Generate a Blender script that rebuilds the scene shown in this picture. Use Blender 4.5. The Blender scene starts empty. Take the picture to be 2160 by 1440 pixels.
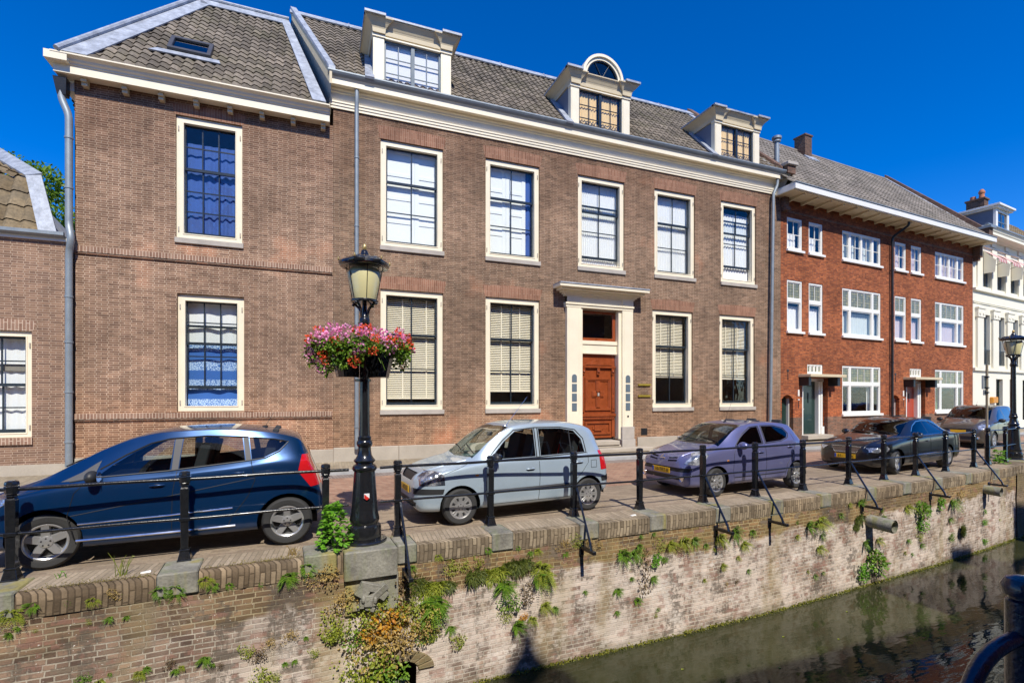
import bpy, bmesh, math, random
from mathutils import Vector, Matrix, noise
from mathutils.bvhtree import BVHTree
from mathutils.geometry import tessellate_polygon
R = math.radians
rnd = random.Random(7)
SC = bpy.context.scene
COL = SC.collection
ZUP = Vector((0, 0, 1))

# ------------------------------------------------------------------ objects
def empty(name, loc=(0, 0, 0), rz=0.0):
    o = bpy.data.objects.new(name, None)
    o.empty_display_size = .3
    COL.objects.link(o)
    o.location = loc
    o.rotation_euler = (0, 0, rz)
    return o

def tag(o, label=None, cat=None, group=None, kind=None):
    if label: o['label'] = label
    if cat: o['category'] = cat
    if group: o['group'] = group
    if kind: o['kind'] = kind
    return o

KIDS = {}
def copy_tree(o, parent=None):
    c = o.copy()
    COL.objects.link(c)
    if parent: c.parent = parent; KIDS.setdefault(parent.name, []).append(c)
    for ch in list(KIDS.get(o.name, [])):
        copy_tree(ch, c)
    return c

class G:
    """geometry collector"""
    def __init__(s): s.v = []; s.f = []; s.uv = None; s.mi = []; s.cm = 0
    def _f(s, *idx):
        s.f.append(tuple(idx)); s.mi.append(s.cm)
    def add(s, vs, fs):
        n = len(s.v); s.v += [tuple(v) for v in vs]
        for f in fs: s.f.append(tuple(i + n for i in f)); s.mi.append(s.cm)
    def box(s, x0, x1, y0, y1, z0, z1, M=None):
        vs = [(x, y, z) for z in (z0, z1) for y in (y0, y1) for x in (x0, x1)]
        if M: vs = [M @ Vector(v) for v in vs]
        s.add(vs, [(0, 2, 3, 1), (4, 5, 7, 6), (0, 1, 5, 4), (2, 6, 7, 3), (0, 4, 6, 2), (1, 3, 7, 5)])
    def hexa(s, b, t):
        """b, t: four bottom and top points, counterclockwise from above"""
        s.add(list(b) + list(t), [(3, 2, 1, 0), (4, 5, 6, 7), (0, 1, 5, 4), (1, 2, 6, 5), (2, 3, 7, 6), (3, 0, 4, 7)])
    def prism(s, poly, fn, a, b):
        """poly 2D extruded between a and b; fn(p, t) -> 3D"""
        n = len(poly)
        s.add([fn(p, a) for p in poly] + [fn(p, b) for p in poly],
              [tuple(range(n))[::-1], tuple(range(n, 2 * n))] +
              [(i, (i + 1) % n, n + (i + 1) % n, n + i) for i in range(n)])
    def extr_x(s, prof, x0, x1): s.prism(prof, lambda p, t: (t, p[0], p[1]), x0, x1)
    def extr_y(s, prof, y0, y1): s.prism(prof, lambda p, t: (p[0], t, p[1]), y0, y1)
    def extr_z(s, prof, z0, z1): s.prism(prof, lambda p, t: (p[0], p[1], t), z0, z1)
    def tube(s, path, r, seg=8, caps=True, closed=False):
        path = [Vector(p) for p in path]; n = len(path)
        rr = r if isinstance(r, (list, tuple)) else [r] * n
        rings = []; up = None
        for i, p in enumerate(path):
            if closed: d = path[(i + 1) % n] - path[i - 1]
            else: d = path[min(i + 1, n - 1)] - path[max(i - 1, 0)]
            if d.length < 1e-9: d = Vector((0, 0, 1))
            d.normalize()
            if up is None:
                up = Vector((0, 0, 1)) if abs(d.z) < .9 else Vector((1, 0, 0))
            a = d.cross(up)
            if a.length < 1e-6: a = d.cross(Vector((0, 1, 0)))
            a.normalize(); b = a.cross(d).normalized(); up = b
            rings.append([p + (a * math.cos(2 * math.pi * k / seg) + b * math.sin(2 * math.pi * k / seg)) * rr[i] for k in range(seg)])
        fs = []
        m = n if closed else n - 1
        for i in range(m):
            j = (i + 1) % n
            for k in range(seg):
                l = (k + 1) % seg
                fs.append((i * seg + k, j * seg + k, j * seg + l, i * seg + l))
        if caps and not closed:
            fs.append(tuple(range(seg))); fs.append(tuple(range((n - 1) * seg, n * seg))[::-1])
        s.add([q for rg in rings for q in rg], fs)
    def lathe(s, prof, c=(0, 0, 0), seg=20, axis='z', M=None, cap=True):
        """prof: (r, h)"""
        vs = []; n = len(prof)
        for r, h in prof:
            for k in range(seg):
                a = 2 * math.pi * k / seg
                if axis == 'z': p = Vector((r * math.cos(a), r * math.sin(a), h))
                elif axis == 'y': p = Vector((r * math.cos(a), h, r * math.sin(a)))
                else: p = Vector((h, r * math.cos(a), r * math.sin(a)))
                if M: p = M @ p
                vs.append(p + Vector(c))
        fs = []
        for i in range(n - 1):
            for k in range(seg):
                l = (k + 1) % seg
                fs.append((i * seg + k, i * seg + l, (i + 1) * seg + l, (i + 1) * seg + k))
        if cap:
            if prof[0][0] > 1e-4: fs.append(tuple(range(seg))[::-1])
            if prof[-1][0] > 1e-4: fs.append(tuple(range((n - 1) * seg, n * seg)))
        s.add(vs, fs)
    def plate(s, x0, x1, z0, z1, holes, y0, y1, back=True):
        """vertical plate in XZ with rectangular holes, front at y0, back at y1"""
        xs = sorted({x0, x1} | {h[0] for h in holes} | {h[1] for h in holes})
        zs = sorted({z0, z1} | {h[2] for h in holes} | {h[3] for h in holes})
        xs = [x for x in xs if x0 - 1e-6 <= x <= x1 + 1e-6]; zs = [z for z in zs if z0 - 1e-6 <= z <= z1 + 1e-6]
        ok = {}
        for i in range(len(xs) - 1):
            for j in range(len(zs) - 1):
                cx = (xs[i] + xs[i + 1]) / 2; cz = (zs[j] + zs[j + 1]) / 2
                ok[i, j] = not any(h[0] < cx < h[1] and h[2] < cz < h[3] for h in holes)
        vid = {}
        def V(i, j, k):
            if (i, j, k) not in vid:
                vid[i, j, k] = len(s.v); s.v.append((xs[i], y1 if k else y0, zs[j]))
            return vid[i, j, k]
        for (i, j), o in ok.items():
            if not o: continue
            s._f(V(i, j, 0), V(i + 1, j, 0), V(i + 1, j + 1, 0), V(i, j + 1, 0))
            if back: s._f(V(i, j, 1), V(i, j + 1, 1), V(i + 1, j + 1, 1), V(i + 1, j, 1))
            if not ok.get((i - 1, j)): s._f(V(i, j, 0), V(i, j + 1, 0), V(i, j + 1, 1), V(i, j, 1))
            if not ok.get((i + 1, j)): s._f(V(i + 1, j, 0), V(i + 1, j, 1), V(i + 1, j + 1, 1), V(i + 1, j + 1, 0))
            if not ok.get((i, j - 1)): s._f(V(i, j, 0), V(i, j, 1), V(i + 1, j, 1), V(i + 1, j, 0))
            if not ok.get((i, j + 1)): s._f(V(i, j + 1, 0), V(i + 1, j + 1, 0), V(i + 1, j + 1, 1), V(i, j + 1, 1))
    def ball(s, c, r, seg=10, rings=6, sc=(1, 1, 1)):
        prof = [(max(1e-5, r * math.sin(math.pi * i / rings)), -r * math.cos(math.pi * i / rings)) for i in range(rings + 1)]
        s.lathe(prof, c, seg, M=Matrix.Diagonal(sc).to_3x3(), cap=False)
    def parts(s):
        par = list(range(len(s.v)))
        def fd(i):
            while par[i] != i: par[i] = par[par[i]]; i = par[i]
            return i
        for f in s.f:
            for k in f[1:]: par[fd(k)] = fd(f[0])
        gr = {}
        for f in s.f: gr.setdefault(fd(f[0]), []).append(f)
        out = []
        for fs in gr.values():
            g = G(); mp = {}
            for f in fs:
                for k in f:
                    if k not in mp: mp[k] = len(g.v); g.v.append(s.v[k])
                g.f.append(tuple(mp[k] for k in f)); g.mi.append(0)
            out.append(g)
        return out
    def build(s, name, mat, parent=None, off=(0, 0, 0), smooth=None, bevel=0, recalc=True):
        me = bpy.data.meshes.new(name)
        me.from_pydata([(v[0] - off[0], v[1] - off[1], v[2] - off[2]) for v in s.v], [], s.f)
        mats = mat if isinstance(mat, (list, tuple)) else [mat]
        for m in mats: me.materials.append(m)
        if len(mats) > 1:
            for p, m in zip(me.polygons, s.mi): p.material_index = m
        if s.uv:
            L = me.uv_layers.new(name='UVMap')
            for p in me.polygons:
                for li in p.loop_indices: L.data[li].uv = s.uv[me.loops[li].vertex_index]
        bm = bmesh.new(); bm.from_mesh(me)
        if recalc: bmesh.ops.recalc_face_normals(bm, faces=bm.faces)
        if bevel:
            es = [e for e in bm.edges if len(e.link_faces) == 2 and e.calc_face_angle(0) > .5]
            bmesh.ops.bevel(bm, geom=es, offset=bevel, segments=1, affect='EDGES', clamp_overlap=True)
        if smooth is not None:
            for f in bm.faces: f.smooth = True
            for e in bm.edges:
                if len(e.link_faces) == 2 and e.calc_face_angle(0) > R(smooth): e.smooth = False
        bm.to_mesh(me); bm.free()
        o = bpy.data.objects.new(name, me)
        COL.objects.link(o)
        if parent:
            o.parent = parent; KIDS.setdefault(parent.name, []).append(o)
        return o

# ------------------------------------------------------------------ materials
class NT:
    def __init__(s, name):
        s.m = bpy.data.materials.new(name); s.m.use_nodes = True
        s.t = s.m.node_tree; s.t.nodes.clear()
        s.out = s.t.nodes.new('ShaderNodeOutputMaterial')
    def n(s, typ, **kw):
        nd = s.t.nodes.new('ShaderNode' + typ)
        for k, v in kw.items():
            if k.startswith('i_'):
                nd.inputs[k[2:].replace('_', ' ')].default_value = v
            else: setattr(nd, k, v)
        return nd
    def l(s, a, b): s.t.links.new(a, b)
    def val(s, sock, v):
        if hasattr(v, 'is_linked') or isinstance(v, bpy.types.NodeSocket): s.l(v, sock)
        else: sock.default_value = v
    def math(s, op, a, b=0.0, clamp=False):
        nd = s.n('Math', operation=op); nd.use_clamp = clamp
        s.val(nd.inputs[0], a); s.val(nd.inputs[1], b)
        return nd.outputs[0]
    def mix(s, fac, a, b, mode='MIX'):
        nd = s.t.nodes.new('ShaderNodeMix'); nd.data_type = 'RGBA'; nd.blend_type = mode
        s.val(nd.inputs[0], fac)
        s.val(nd.inputs[6], a if not isinstance(a, tuple) else (*a[:3], 1)); s.val(nd.inputs[7], b if not isinstance(b, tuple) else (*b[:3], 1))
        return nd.outputs[2]
    def ramp(s, fac, stops):
        nd = s.n('ValToRGB'); el = nd.color_ramp.elements
        while len(el) < len(stops): el.new(.5)
        for e, (p, c) in zip(el, stops):
            e.position = p; e.color = (c, c, c, 1) if isinstance(c, (int, float)) else (*c, 1)
        s.l(fac, nd.inputs[0]); return nd.outputs[0]
    def noise(s, vec, scale, detail=4, rough=.55):
        nd = s.n('TexNoise'); nd.inputs['Scale'].default_value = scale
        nd.inputs['Detail'].default_value = detail; nd.inputs['Roughness'].default_value = rough
        s.l(vec, nd.inputs['Vector']); return nd.outputs[0]
    def obj(s): return s.n('TexCoord').outputs['Object']
    def principled(s, **kw):
        p = s.n('BsdfPrincipled')
        for k, v in kw.items():
            sk = p.inputs[k.replace('_', ' ')]
            if isinstance(v, tuple): sk.default_value = (*v[:3], 1)
            elif isinstance(v, (int, float)): sk.default_value = v
            else: s.l(v, sk)
        s.l(p.outputs[0], s.out.inputs[0]); return p
    def bump(s, h, strength=.5, dist=.01):
        b = s.n('Bump'); b.inputs['Strength'].default_value = strength; b.inputs['Distance'].default_value = dist
        s.l(h, b.inputs['Height']); return b.outputs[0]

def facade_dirt(t, c, sep, o):
    z = sep.outputs[2]; n = t.noise(o, 1.1, 5)
    mp = t.n('Mapping'); mp.inputs['Scale'].default_value = (2.2, 2.2, .22); t.l(o, mp.inputs[0]); s = t.noise(mp.outputs[0], 1.6, 6, .6)
    top = t.ramp(t.math('ADD', t.math('MULTIPLY', z, .1), t.math('MULTIPLY', t.math('SUBTRACT', n, .5), .35)), [(.68, 0.), (.92, 1.)])
    c = t.mix(t.math('MULTIPLY', top, .75), c, t.mix(1., c, (.62, .52, .48), 'MULTIPLY'))
    low = t.ramp(t.math('ADD', t.math('MULTIPLY', z, .1), t.math('MULTIPLY', t.math('SUBTRACT', n, .5), .3)), [(.06, 1.), (.22, 0.)])
    c = t.mix(t.math('MULTIPLY', low, .55), c, t.mix(1., c, (1.35, 1.12, .92), 'MULTIPLY'))
    return t.mix(t.ramp(s, [(.5, 0.), (.75, .5)]), c, t.mix(1., c, (.55, .52, .5), 'MULTIPLY'))
def sc3(c, k): return tuple(min(1, x * k) for x in c)

def plain(name, col, rough=.6, metal=0., coat=0., var=.12, scale=4., bump=.0, spec=.5, fine=40):
    t = NT(name); o = t.obj()
    n1 = t.noise(o, scale); n2 = t.noise(o, fine)
    k = t.math('MULTIPLY', t.math('ADD', n1, t.math('MULTIPLY', n2, .5)), .6667)
    c = t.mix(t.ramp(k, [(.3, 0.), (.7, 1.)]), sc3(col, 1 - var), sc3(col, 1 + var))
    kw = dict(Base_Color=c, Roughness=t.math('ADD', t.math('MULTIPLY', n1, .2), rough - .1), Metallic=metal, Coat_Weight=coat)
    if bump: kw['Normal'] = t.bump(n2, bump, .01)
    p = t.principled(**kw); p.inputs['Specular IOR Level'].default_value = spec
    if coat: p.inputs['Coat Roughness'].default_value = .03
    return t.m

def wallvec(t, kx=1., kz=1.):
    o = t.obj(); sep = t.n('SeparateXYZ'); t.l(o, sep.inputs[0])
    cb = t.n('CombineXYZ')
    t.l(t.math('MULTIPLY', t.math('ADD', sep.outputs[0], sep.outputs[1]), kx), cb.inputs[0])
    t.l(t.math('MULTIPLY', sep.outputs[2], kz), cb.inputs[1])
    return o, cb.outputs[0], sep

def brickmat(name, a, b, mortar, bw=.22, bh=.051, ms=.005, dark=.55, dscale=.5, warm=None, vert=False, soot=.5, wobble=.004, patch=None, bump=.5, dirt=None):
    t = NT(name); o, v, sep = wallvec(t)
    if vert:
        cb = t.n('CombineXYZ'); t.l(sep.outputs[2], cb.inputs[0]); t.l(t.math('ADD', sep.outputs[0], sep.outputs[1]), cb.inputs[1]); v = cb.outputs[0]
    # small wobble so the courses are hand laid
    nz = t.n('TexNoise'); nz.inputs['Scale'].default_value = 1.3; t.l(o, nz.inputs['Vector'])
    vm = t.n('VectorMath', operation='MULTIPLY_ADD'); t.l(nz.outputs['Color'], vm.inputs[0])
    vm.inputs[1].default_value = (wobble * (4 if vert else 22), wobble * 4, 0); t.l(v, vm.inputs[2])
    br = t.n('TexBrick'); br.offset = .5 if vert else .25; t.l(vm.outputs[0], br.inputs['Vector'])
    if not vert: br.squash = .5; br.squash_frequency = 2
    for k, x in (('Scale', 1.), ('Mortar Size', ms), ('Mortar Smooth', .2), ('Bias', 0.), ('Brick Width', bw), ('Row Height', bh)):
        br.inputs[k].default_value = x
    br.inputs['Color1'].default_value = (*a, 1); br.inputs['Color2'].default_value = (*b, 1); br.inputs['Mortar'].default_value = (*mortar, 1)
    c = br.outputs['Color']
    if patch:
        pc, lo, hi, ps = patch
        m = t.ramp(t.noise(o, ps, 3), [(lo, 0.), (hi, 1.)])
        c = t.mix(m, c, t.mix(t.math('SUBTRACT', 1., br.outputs['Fac']), mortar, pc))
    # big uneven weathering
    n1 = t.noise(o, dscale, 6, .6)
    st = t.n('Mapping'); st.inputs['Scale'].default_value = (1.2, 1.2, 3.); t.l(o, st.inputs[0])
    n2 = t.noise(st.outputs[0], 2.2, 5, .65)
    k = t.ramp(n1, [(.32, dark), (.62, 1.12)])
    c = t.mix(1., c, k, 'MULTIPLY')
    c = t.mix(soot, c, t.ramp(n2, [(.3, .45), (.6, 1.2)]), 'MULTIPLY')
    if warm:
        c = t.mix(t.ramp(t.noise(o, .8, 4), [(.45, 0.), (.7, .6)]), c, warm, 'OVERLAY')
    sp = t.noise(o, 60, 3); c = t.mix(.25, c, t.ramp(sp, [(.3, .6), (.7, 1.4)]), 'MULTIPLY')
    if dirt: c = dirt(t, c, sep, o)
    h = t.math('ADD', t.math('MULTIPLY', br.outputs['Fac'], -1.), t.math('MULTIPLY', sp, .5))
    t.principled(Base_Color=c, Roughness=.88, Normal=t.bump(h, bump, .006)).inputs['Specular IOR Level'].default_value = .25
    return t.m

M = {}
M['brick'] = brickmat('brown_brick', (.165, .10, .066), (.30, .185, .118), (.47, .365, .255), dark=.60, dscale=.4, soot=.6, ms=.0042, patch=((.37, .17, .095), .62, .72, .55), dirt=facade_dirt)
M['brick_wing'] = brickmat('weathered_brown_brick', (.18, .10, .066), (.31, .185, .12), (.56, .43, .31), dark=.64, dscale=.5, soot=.6, ms=.0052, patch=((.40, .19, .11), .6, .7, .5), dirt=facade_dirt)
M['brick_annex'] = brickmat('old_brown_brick', (.17, .10, .07), (.29, .175, .115), (.45, .34, .25), dark=.75, dscale=.6, soot=.4, ms=.0055)
M['brick_red'] = brickmat('red_brick', (.25, .062, .024), (.52, .155, .052), (.16, .10, .07), bw=.215, bh=.056, dark=.62, dscale=.55, soot=.45, ms=.0065, dirt=facade_dirt)
M['brick_base'] = brickmat('sooty_brick', (.12, .07, .05), (.26, .12, .07), (.26, .2, .15), bw=.215, bh=.056, dark=.7)
M['lintel'] = brickmat('lintel_brick', (.22, .105, .065), (.32, .165, .105), (.42, .29, .20), bw=.30, bh=.058, ms=.004, vert=True, dark=.8, soot=.3)
M['course'] = brickmat('header_course', (.20, .11, .075), (.32, .20, .14), (.52, .40, .30), bw=.30, bh=.062, ms=.008, vert=True, dark=.8, soot=.3)
M['chimney'] = brickmat('chimney_brick', (.10, .06, .045), (.20, .11, .075), (.2, .15, .12), dark=.7)
M['cream'] = plain('cream_paint', (.83, .75, .57), .45, var=.07, scale=2)
M['cream_dull'] = plain('dull_cream_paint', (.62, .52, .34), .55, var=.08)
M['white'] = plain('white_paint', (.80, .79, .74), .4, var=.04, scale=2)
M['ivory'] = plain('ivory_plaster', (.80, .76, .62), .7, var=.06, scale=1.2)
M['stone'] = plain('grey_stone', (.42, .38, .33), .8, var=.2, scale=3, bump=.3)
M['plinth'] = plain('pale_plinth_stone', (.41, .36, .29), .85, var=.16, scale=2, bump=.4)
M['sash'] = plain('dark_blue_grey_paint', (.022, .032, .042), .28, var=.1)
M['sash_grey'] = plain('slate_grey_paint', (.12, .16, .19), .35, var=.1)
M['zinc'] = plain('zinc', (.27, .31, .335), .5, metal=.35, var=.14, scale=5)
M['zinc_blue'] = plain('dark_zinc_cheek', (.16, .19, .25), .55, metal=.2, var=.15, scale=3)
M['lead'] = plain('lead_sheet', (.34, .37, .42), .55, metal=.15, var=.38, scale=5, bump=.4, fine=16)
M['black'] = plain('black_gloss_paint', (.012, .013, .015), .22, coat=.5, var=.3, scale=30, bump=.15)
M['iron_dull'] = plain('black_iron', (.015, .016, .018), .4, var=.3, bump=.2)
M['door_wood'] = plain('varnished_wood', (.27, .06, .016), .3, coat=.4, var=.25, scale=6)
M['door_green'] = plain('dark_green_paint', (.012, .035, .028), .3, coat=.3)
M['door_red'] = plain('brick_red_paint', (.42, .065, .03), .45)
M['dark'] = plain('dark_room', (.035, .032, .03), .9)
M['room'] = plain('room_wall', (.25, .23, .2), .9)
M['curtain'] = plain('white_curtain', (.82, .83, .84), .9, var=.03)
M['curtain_pale'] = plain('pale_curtain', (.62, .68, .66), .9, var=.05)
M['curtain_pink'] = plain('greyish_pink_curtain', (.62, .52, .54), .9, var=.05)
M['curtain_purple'] = plain('violet_blue_curtain', (.05, .11, .36), .9, var=.15)
M['curtain_yellow'] = plain('yellow_curtain', (.86, .62, .30), .9, var=.06)
M['shutter'] = plain('white_shutter_paint', (.86, .88, .87), .5, var=.02)
M['blind'] = plain('cream_blind', (.90, .81, .63), .5, var=.04)
M['brass'] = plain('brass', (.55, .42, .06), .4, metal=.6)
M['gold'] = plain('gold_paint', (.55, .40, .16), .35, metal=.6)

def blue_pattern():
    t = NT('blue_patterned_curtain'); o = t.obj()
    mp = t.n('Mapping'); mp.inputs['Scale'].default_value = (1, 1, 1); t.l(o, mp.inputs[0])
    v = t.n('TexVoronoi', feature='DISTANCE_TO_EDGE'); v.inputs['Scale'].default_value = 22; t.l(mp.outputs[0], v.inputs['Vector'])
    w = t.ramp(t.math('ADD', v.outputs['Distance'], t.math('MULTIPLY', t.noise(o, 30), .06)), [(.1, 0.), (.13, 1.)])
    sep = t.n('SeparateXYZ'); t.l(o, sep.inputs[0])
    band = t.ramp(t.math('FRACT', t.math('MULTIPLY', sep.outputs[2], 2.1)), [(.42, 1.), (.46, 0.), (.9, 0.), (.94, 1.)])
    c = t.mix(t.math('MULTIPLY', w, band), (.035, .13, .42), (.42, .58, .80))
    t.principled(Base_Color=c, Roughness=.9); return t.m
M['curtain_blue'] = blue_pattern()

def glassmat(name, tint=(.985, .99, .99), refl=1.0, rough=.0, wav=.0):
    t = NT(name)
    tr = t.n('BsdfTransparent'); tr.inputs[0].default_value = (*tint, 1)
    gl = t.n('BsdfGlossy'); gl.inputs['Roughness'].default_value = rough; gl.inputs[0].default_value = (1, 1, 1, 1)
    lw = t.n('LayerWeight'); lw.inputs[0].default_value = .5
    sch = t.math('ADD', t.math('MULTIPLY', t.math('POWER', lw.outputs['Facing'], 5.), .9), .035)
    if wav:
        o = t.obj(); b = t.bump(t.noise(o, 2.5, 2), wav, .02); t.l(b, gl.inputs['Normal'])
    mx = t.n('MixShader'); t.l(t.math('MULTIPLY', sch, refl, True), mx.inputs[0])
    t.l(tr.outputs[0], mx.inputs[1]); t.l(gl.outputs[0], mx.inputs[2]); t.l(mx.outputs[0], t.out.inputs[0])
    return t.m
M['glass'] = glassmat('window_glass', wav=.3, refl=1.)
M['glass_old'] = glassmat('old_window_glass', (.98, .99, .985), .9, wav=.6)
M['car_glass'] = glassmat('car_window_glass', (.66, .72, .71), 1.8)
M['car_glass_dark'] = glassmat('tinted_car_glass', (.12, .14, .16), 2.2)
M['car_glass_green'] = glassmat('green_windscreen_glass', (.72, .86, .78), 1.6)

def leaded():
    t = NT('leaded_stained_glass'); o, v, sep = wallvec(t)
    br = t.n('TexBrick'); br.offset = 0.; t.l(v, br.inputs['Vector'])
    for k, x in (('Scale', 1.), ('Mortar Size', .006), ('Mortar Smooth', .0), ('Brick Width', .13), ('Row Height', .11)): br.inputs[k].default_value = x
    br.inputs['Color1'].default_value = (.30, .29, .16, 1); br.inputs['Color2'].default_value = (.16, .18, .13, 1); br.inputs['Mortar'].default_value = (.03, .03, .03, 1)
    t.principled(Base_Color=br.outputs['Color'], Roughness=.12); return t.m
M['leaded'] = leaded()

def tilemat(name, a, b, moss=(.13, .12, .06), amt=.35):
    t = NT(name); uv = t.n('TexCoord').outputs['UV']; o = t.obj()
    fl = t.n('VectorMath', operation='FLOOR'); t.l(uv, fl.inputs[0])
    wn = t.n('TexWhiteNoise', noise_dimensions='2D'); t.l(fl.outputs[0], wn.inputs['Vector'])
    c = t.mix(wn.outputs['Value'], a, b)
    n1 = t.noise(o, .9, 5); n2 = t.noise(o, 18, 4)
    c = t.mix(.8, c, t.ramp(n1, [(.3, .65), (.65, 1.2)]), 'MULTIPLY')
    c = t.mix(.7, c, t.ramp(n2, [(.3, .55), (.7, 1.35)]), 'MULTIPLY')
    c = t.mix(t.math('MULTIPLY', t.ramp(t.noise(o, 1.7, 6), [(.5, 0.), (.68, 1.)]), amt), c, moss)
    t.principled(Base_Color=c, Roughness=.85, Normal=t.bump(n2, .5, .01)).inputs['Specular IOR Level'].default_value = .3
    return t.m
M['tile'] = tilemat('grey_brown_pantile', (.11, .093, .072), (.235, .197, .152))
M['tile_red'] = tilemat('grey_pantile', (.14, .125, .105), (.27, .235, .20), amt=.15)
M['tile_big'] = tilemat('mossy_pantile', (.17, .125, .07), (.27, .21, .13), moss=(.10, .09, .07), amt=.5)

# ------------------------------------------------------------------ roofs
def tiles(name, mat, parent, off, c00, c10, c11, c01, w=.215, c=.29, amp=.022, lift=.028, nu=6):
    """pantile sheet over quad: c00 eave left, c10 eave right, c11 ridge right, c01 ridge left"""
    c00, c10, c11, c01 = map(Vector, (c00, c10, c11, c01))
    ux = (c10 - c00).normalized(); nrm = ux.cross(c01 - c00).normalized(); vy = nrm.cross(ux).normalized()
    def uvc(p): d = p - c00; return d.dot(ux), d.dot(vy)
    pts = [uvc(p) for p in (c00, c10, c11, c01)]
    H = max(pts[2][1], pts[3][1])
    rows = max(1, round(H / c)); c = H / rows
    def lim(v):
        l = pts[3][0] * v / max(pts[3][1], 1e-6); r = pts[1][0] + (pts[2][0] - pts[1][0]) * v / max(pts[2][1], 1e-6)
        return l, r
    umin = min(0, pts[3][0]); umax = max(pts[1][0], pts[2][0])
    i0 = math.floor(umin / w); i1 = math.ceil(umax / w)
    us = [(i + k / nu) * w for i in range(i0, i1) for k in range(nu)] + [i1 * w]
    g = G(); uv = []; n = len(us)
    for r in range(rows):
        for e in (0, 1):
            v = (r + e) * c; l, rr = lim(min(v, H))
            hz = lift if e == 0 else .004
            for u in us:
                uc = min(max(u, l), rr); ph = (u / w) % 1.0
                h = amp * (math.sin(2 * math.pi * ph) + .35 * math.sin(4 * math.pi * ph + .6)) + hz
                if e == 0: jit = rnd.uniform(-.003, .003)
                h += jit
                vv = v - (.012 if e == 0 else 0)
                g.v.append(tuple(c00 + ux * uc + vy * vv + nrm * h)); uv.append((u / w + .001, (r + .5)))
        # front lip of the course
        b = len(g.v) - 2 * n
        for i in range(n - 1):
            if us[i + 1] <= min(lim(r * c)[0], lim((r + 1) * c)[0]) or us[i] >= max(lim(r * c)[1], lim((r + 1) * c)[1]): continue
            g._f(b + i, b + i + 1, b + n + i + 1, b + n + i)
            if r > 0: g._f(b - n + i, b - n + i + 1, b + i + 1, b + i)
    g.uv = uv
    o = g.build(name, mat, parent, off, smooth=50, recalc=False)
    return o
# ------------------------------------------------------------------ houses
SPLIT = {'plinth', 'gable_wall', 'cheek', 'pedestal', 'side_wall', 'hinge', 'modillion', 'canopy_bracket', 'side_light', 'chimney_pot', 'corner_pier', 'awning_arm', 'number_plate', 'wall_anchor', 'rafter_end', 'awning_side'}
class House:
    """s = metres along the front, y = depth behind the front, z = height"""
    def __init__(s, name, label, origin, ang, x0, zb=.3, cat='house', group=None):
        a = R(ang); s.x0 = x0; s.zb = zb
        s.root = empty(name, (origin[0] + x0 * math.cos(a), origin[1] + x0 * math.sin(a), zb), a)
        tag(s.root, label, cat, group)
        s.off = (x0, 0, zb)
    def put(s, g, name, mat, parent=None, **k):
        if name in SPLIT and len(g.v) >= 8:
            o = None
            for q in g.parts(): o = q.build(name, mat, parent or s.root, s.off, **k)
            return o
        return g.build(name, mat, parent or s.root, s.off, **k)

def curtain_geo(x0, x1, z0, z1, y, amp=.03, n=9, fade=0.0, seed=0):
    g = G(); N = n * 8; ph = seed * 1.7
    cols = []
    for i in range(N + 1):
        t = i / N; x = x0 + (x1 - x0) * t
        a = 2 * math.pi * n * t + ph + .8 * math.sin(3 * t + seed)
        cols.append((x, math.sin(a) * amp * (.7 + .3 * math.sin(7 * t + seed))))
    for j, z in enumerate((z0, (z0 + z1) / 2, z1)):
        for x, d in cols: g.v.append((x, y + d * (1 - .25 * j), z))
    m = N + 1
    for j in range(2):
        for i in range(N): g._f(j * m + i, j * m + i + 1, (j + 1) * m + i + 1, (j + 1) * m + i)
    return g

def muntins(g, x0, x1, z0, z1, nx, nz, y0, y1, t=.028):
    for i in range(1, nx):
        x = x0 + (x1 - x0) * i / nx; g.box(x - t / 2, x + t / 2, y0, y1, z0, z1)
    for j in range(1, nz):
        z = z0 + (z1 - z0) * j / nz; g.box(x0, x1, y0 + .001, y1 - .001, z - t / 2, z + t / 2)

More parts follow.
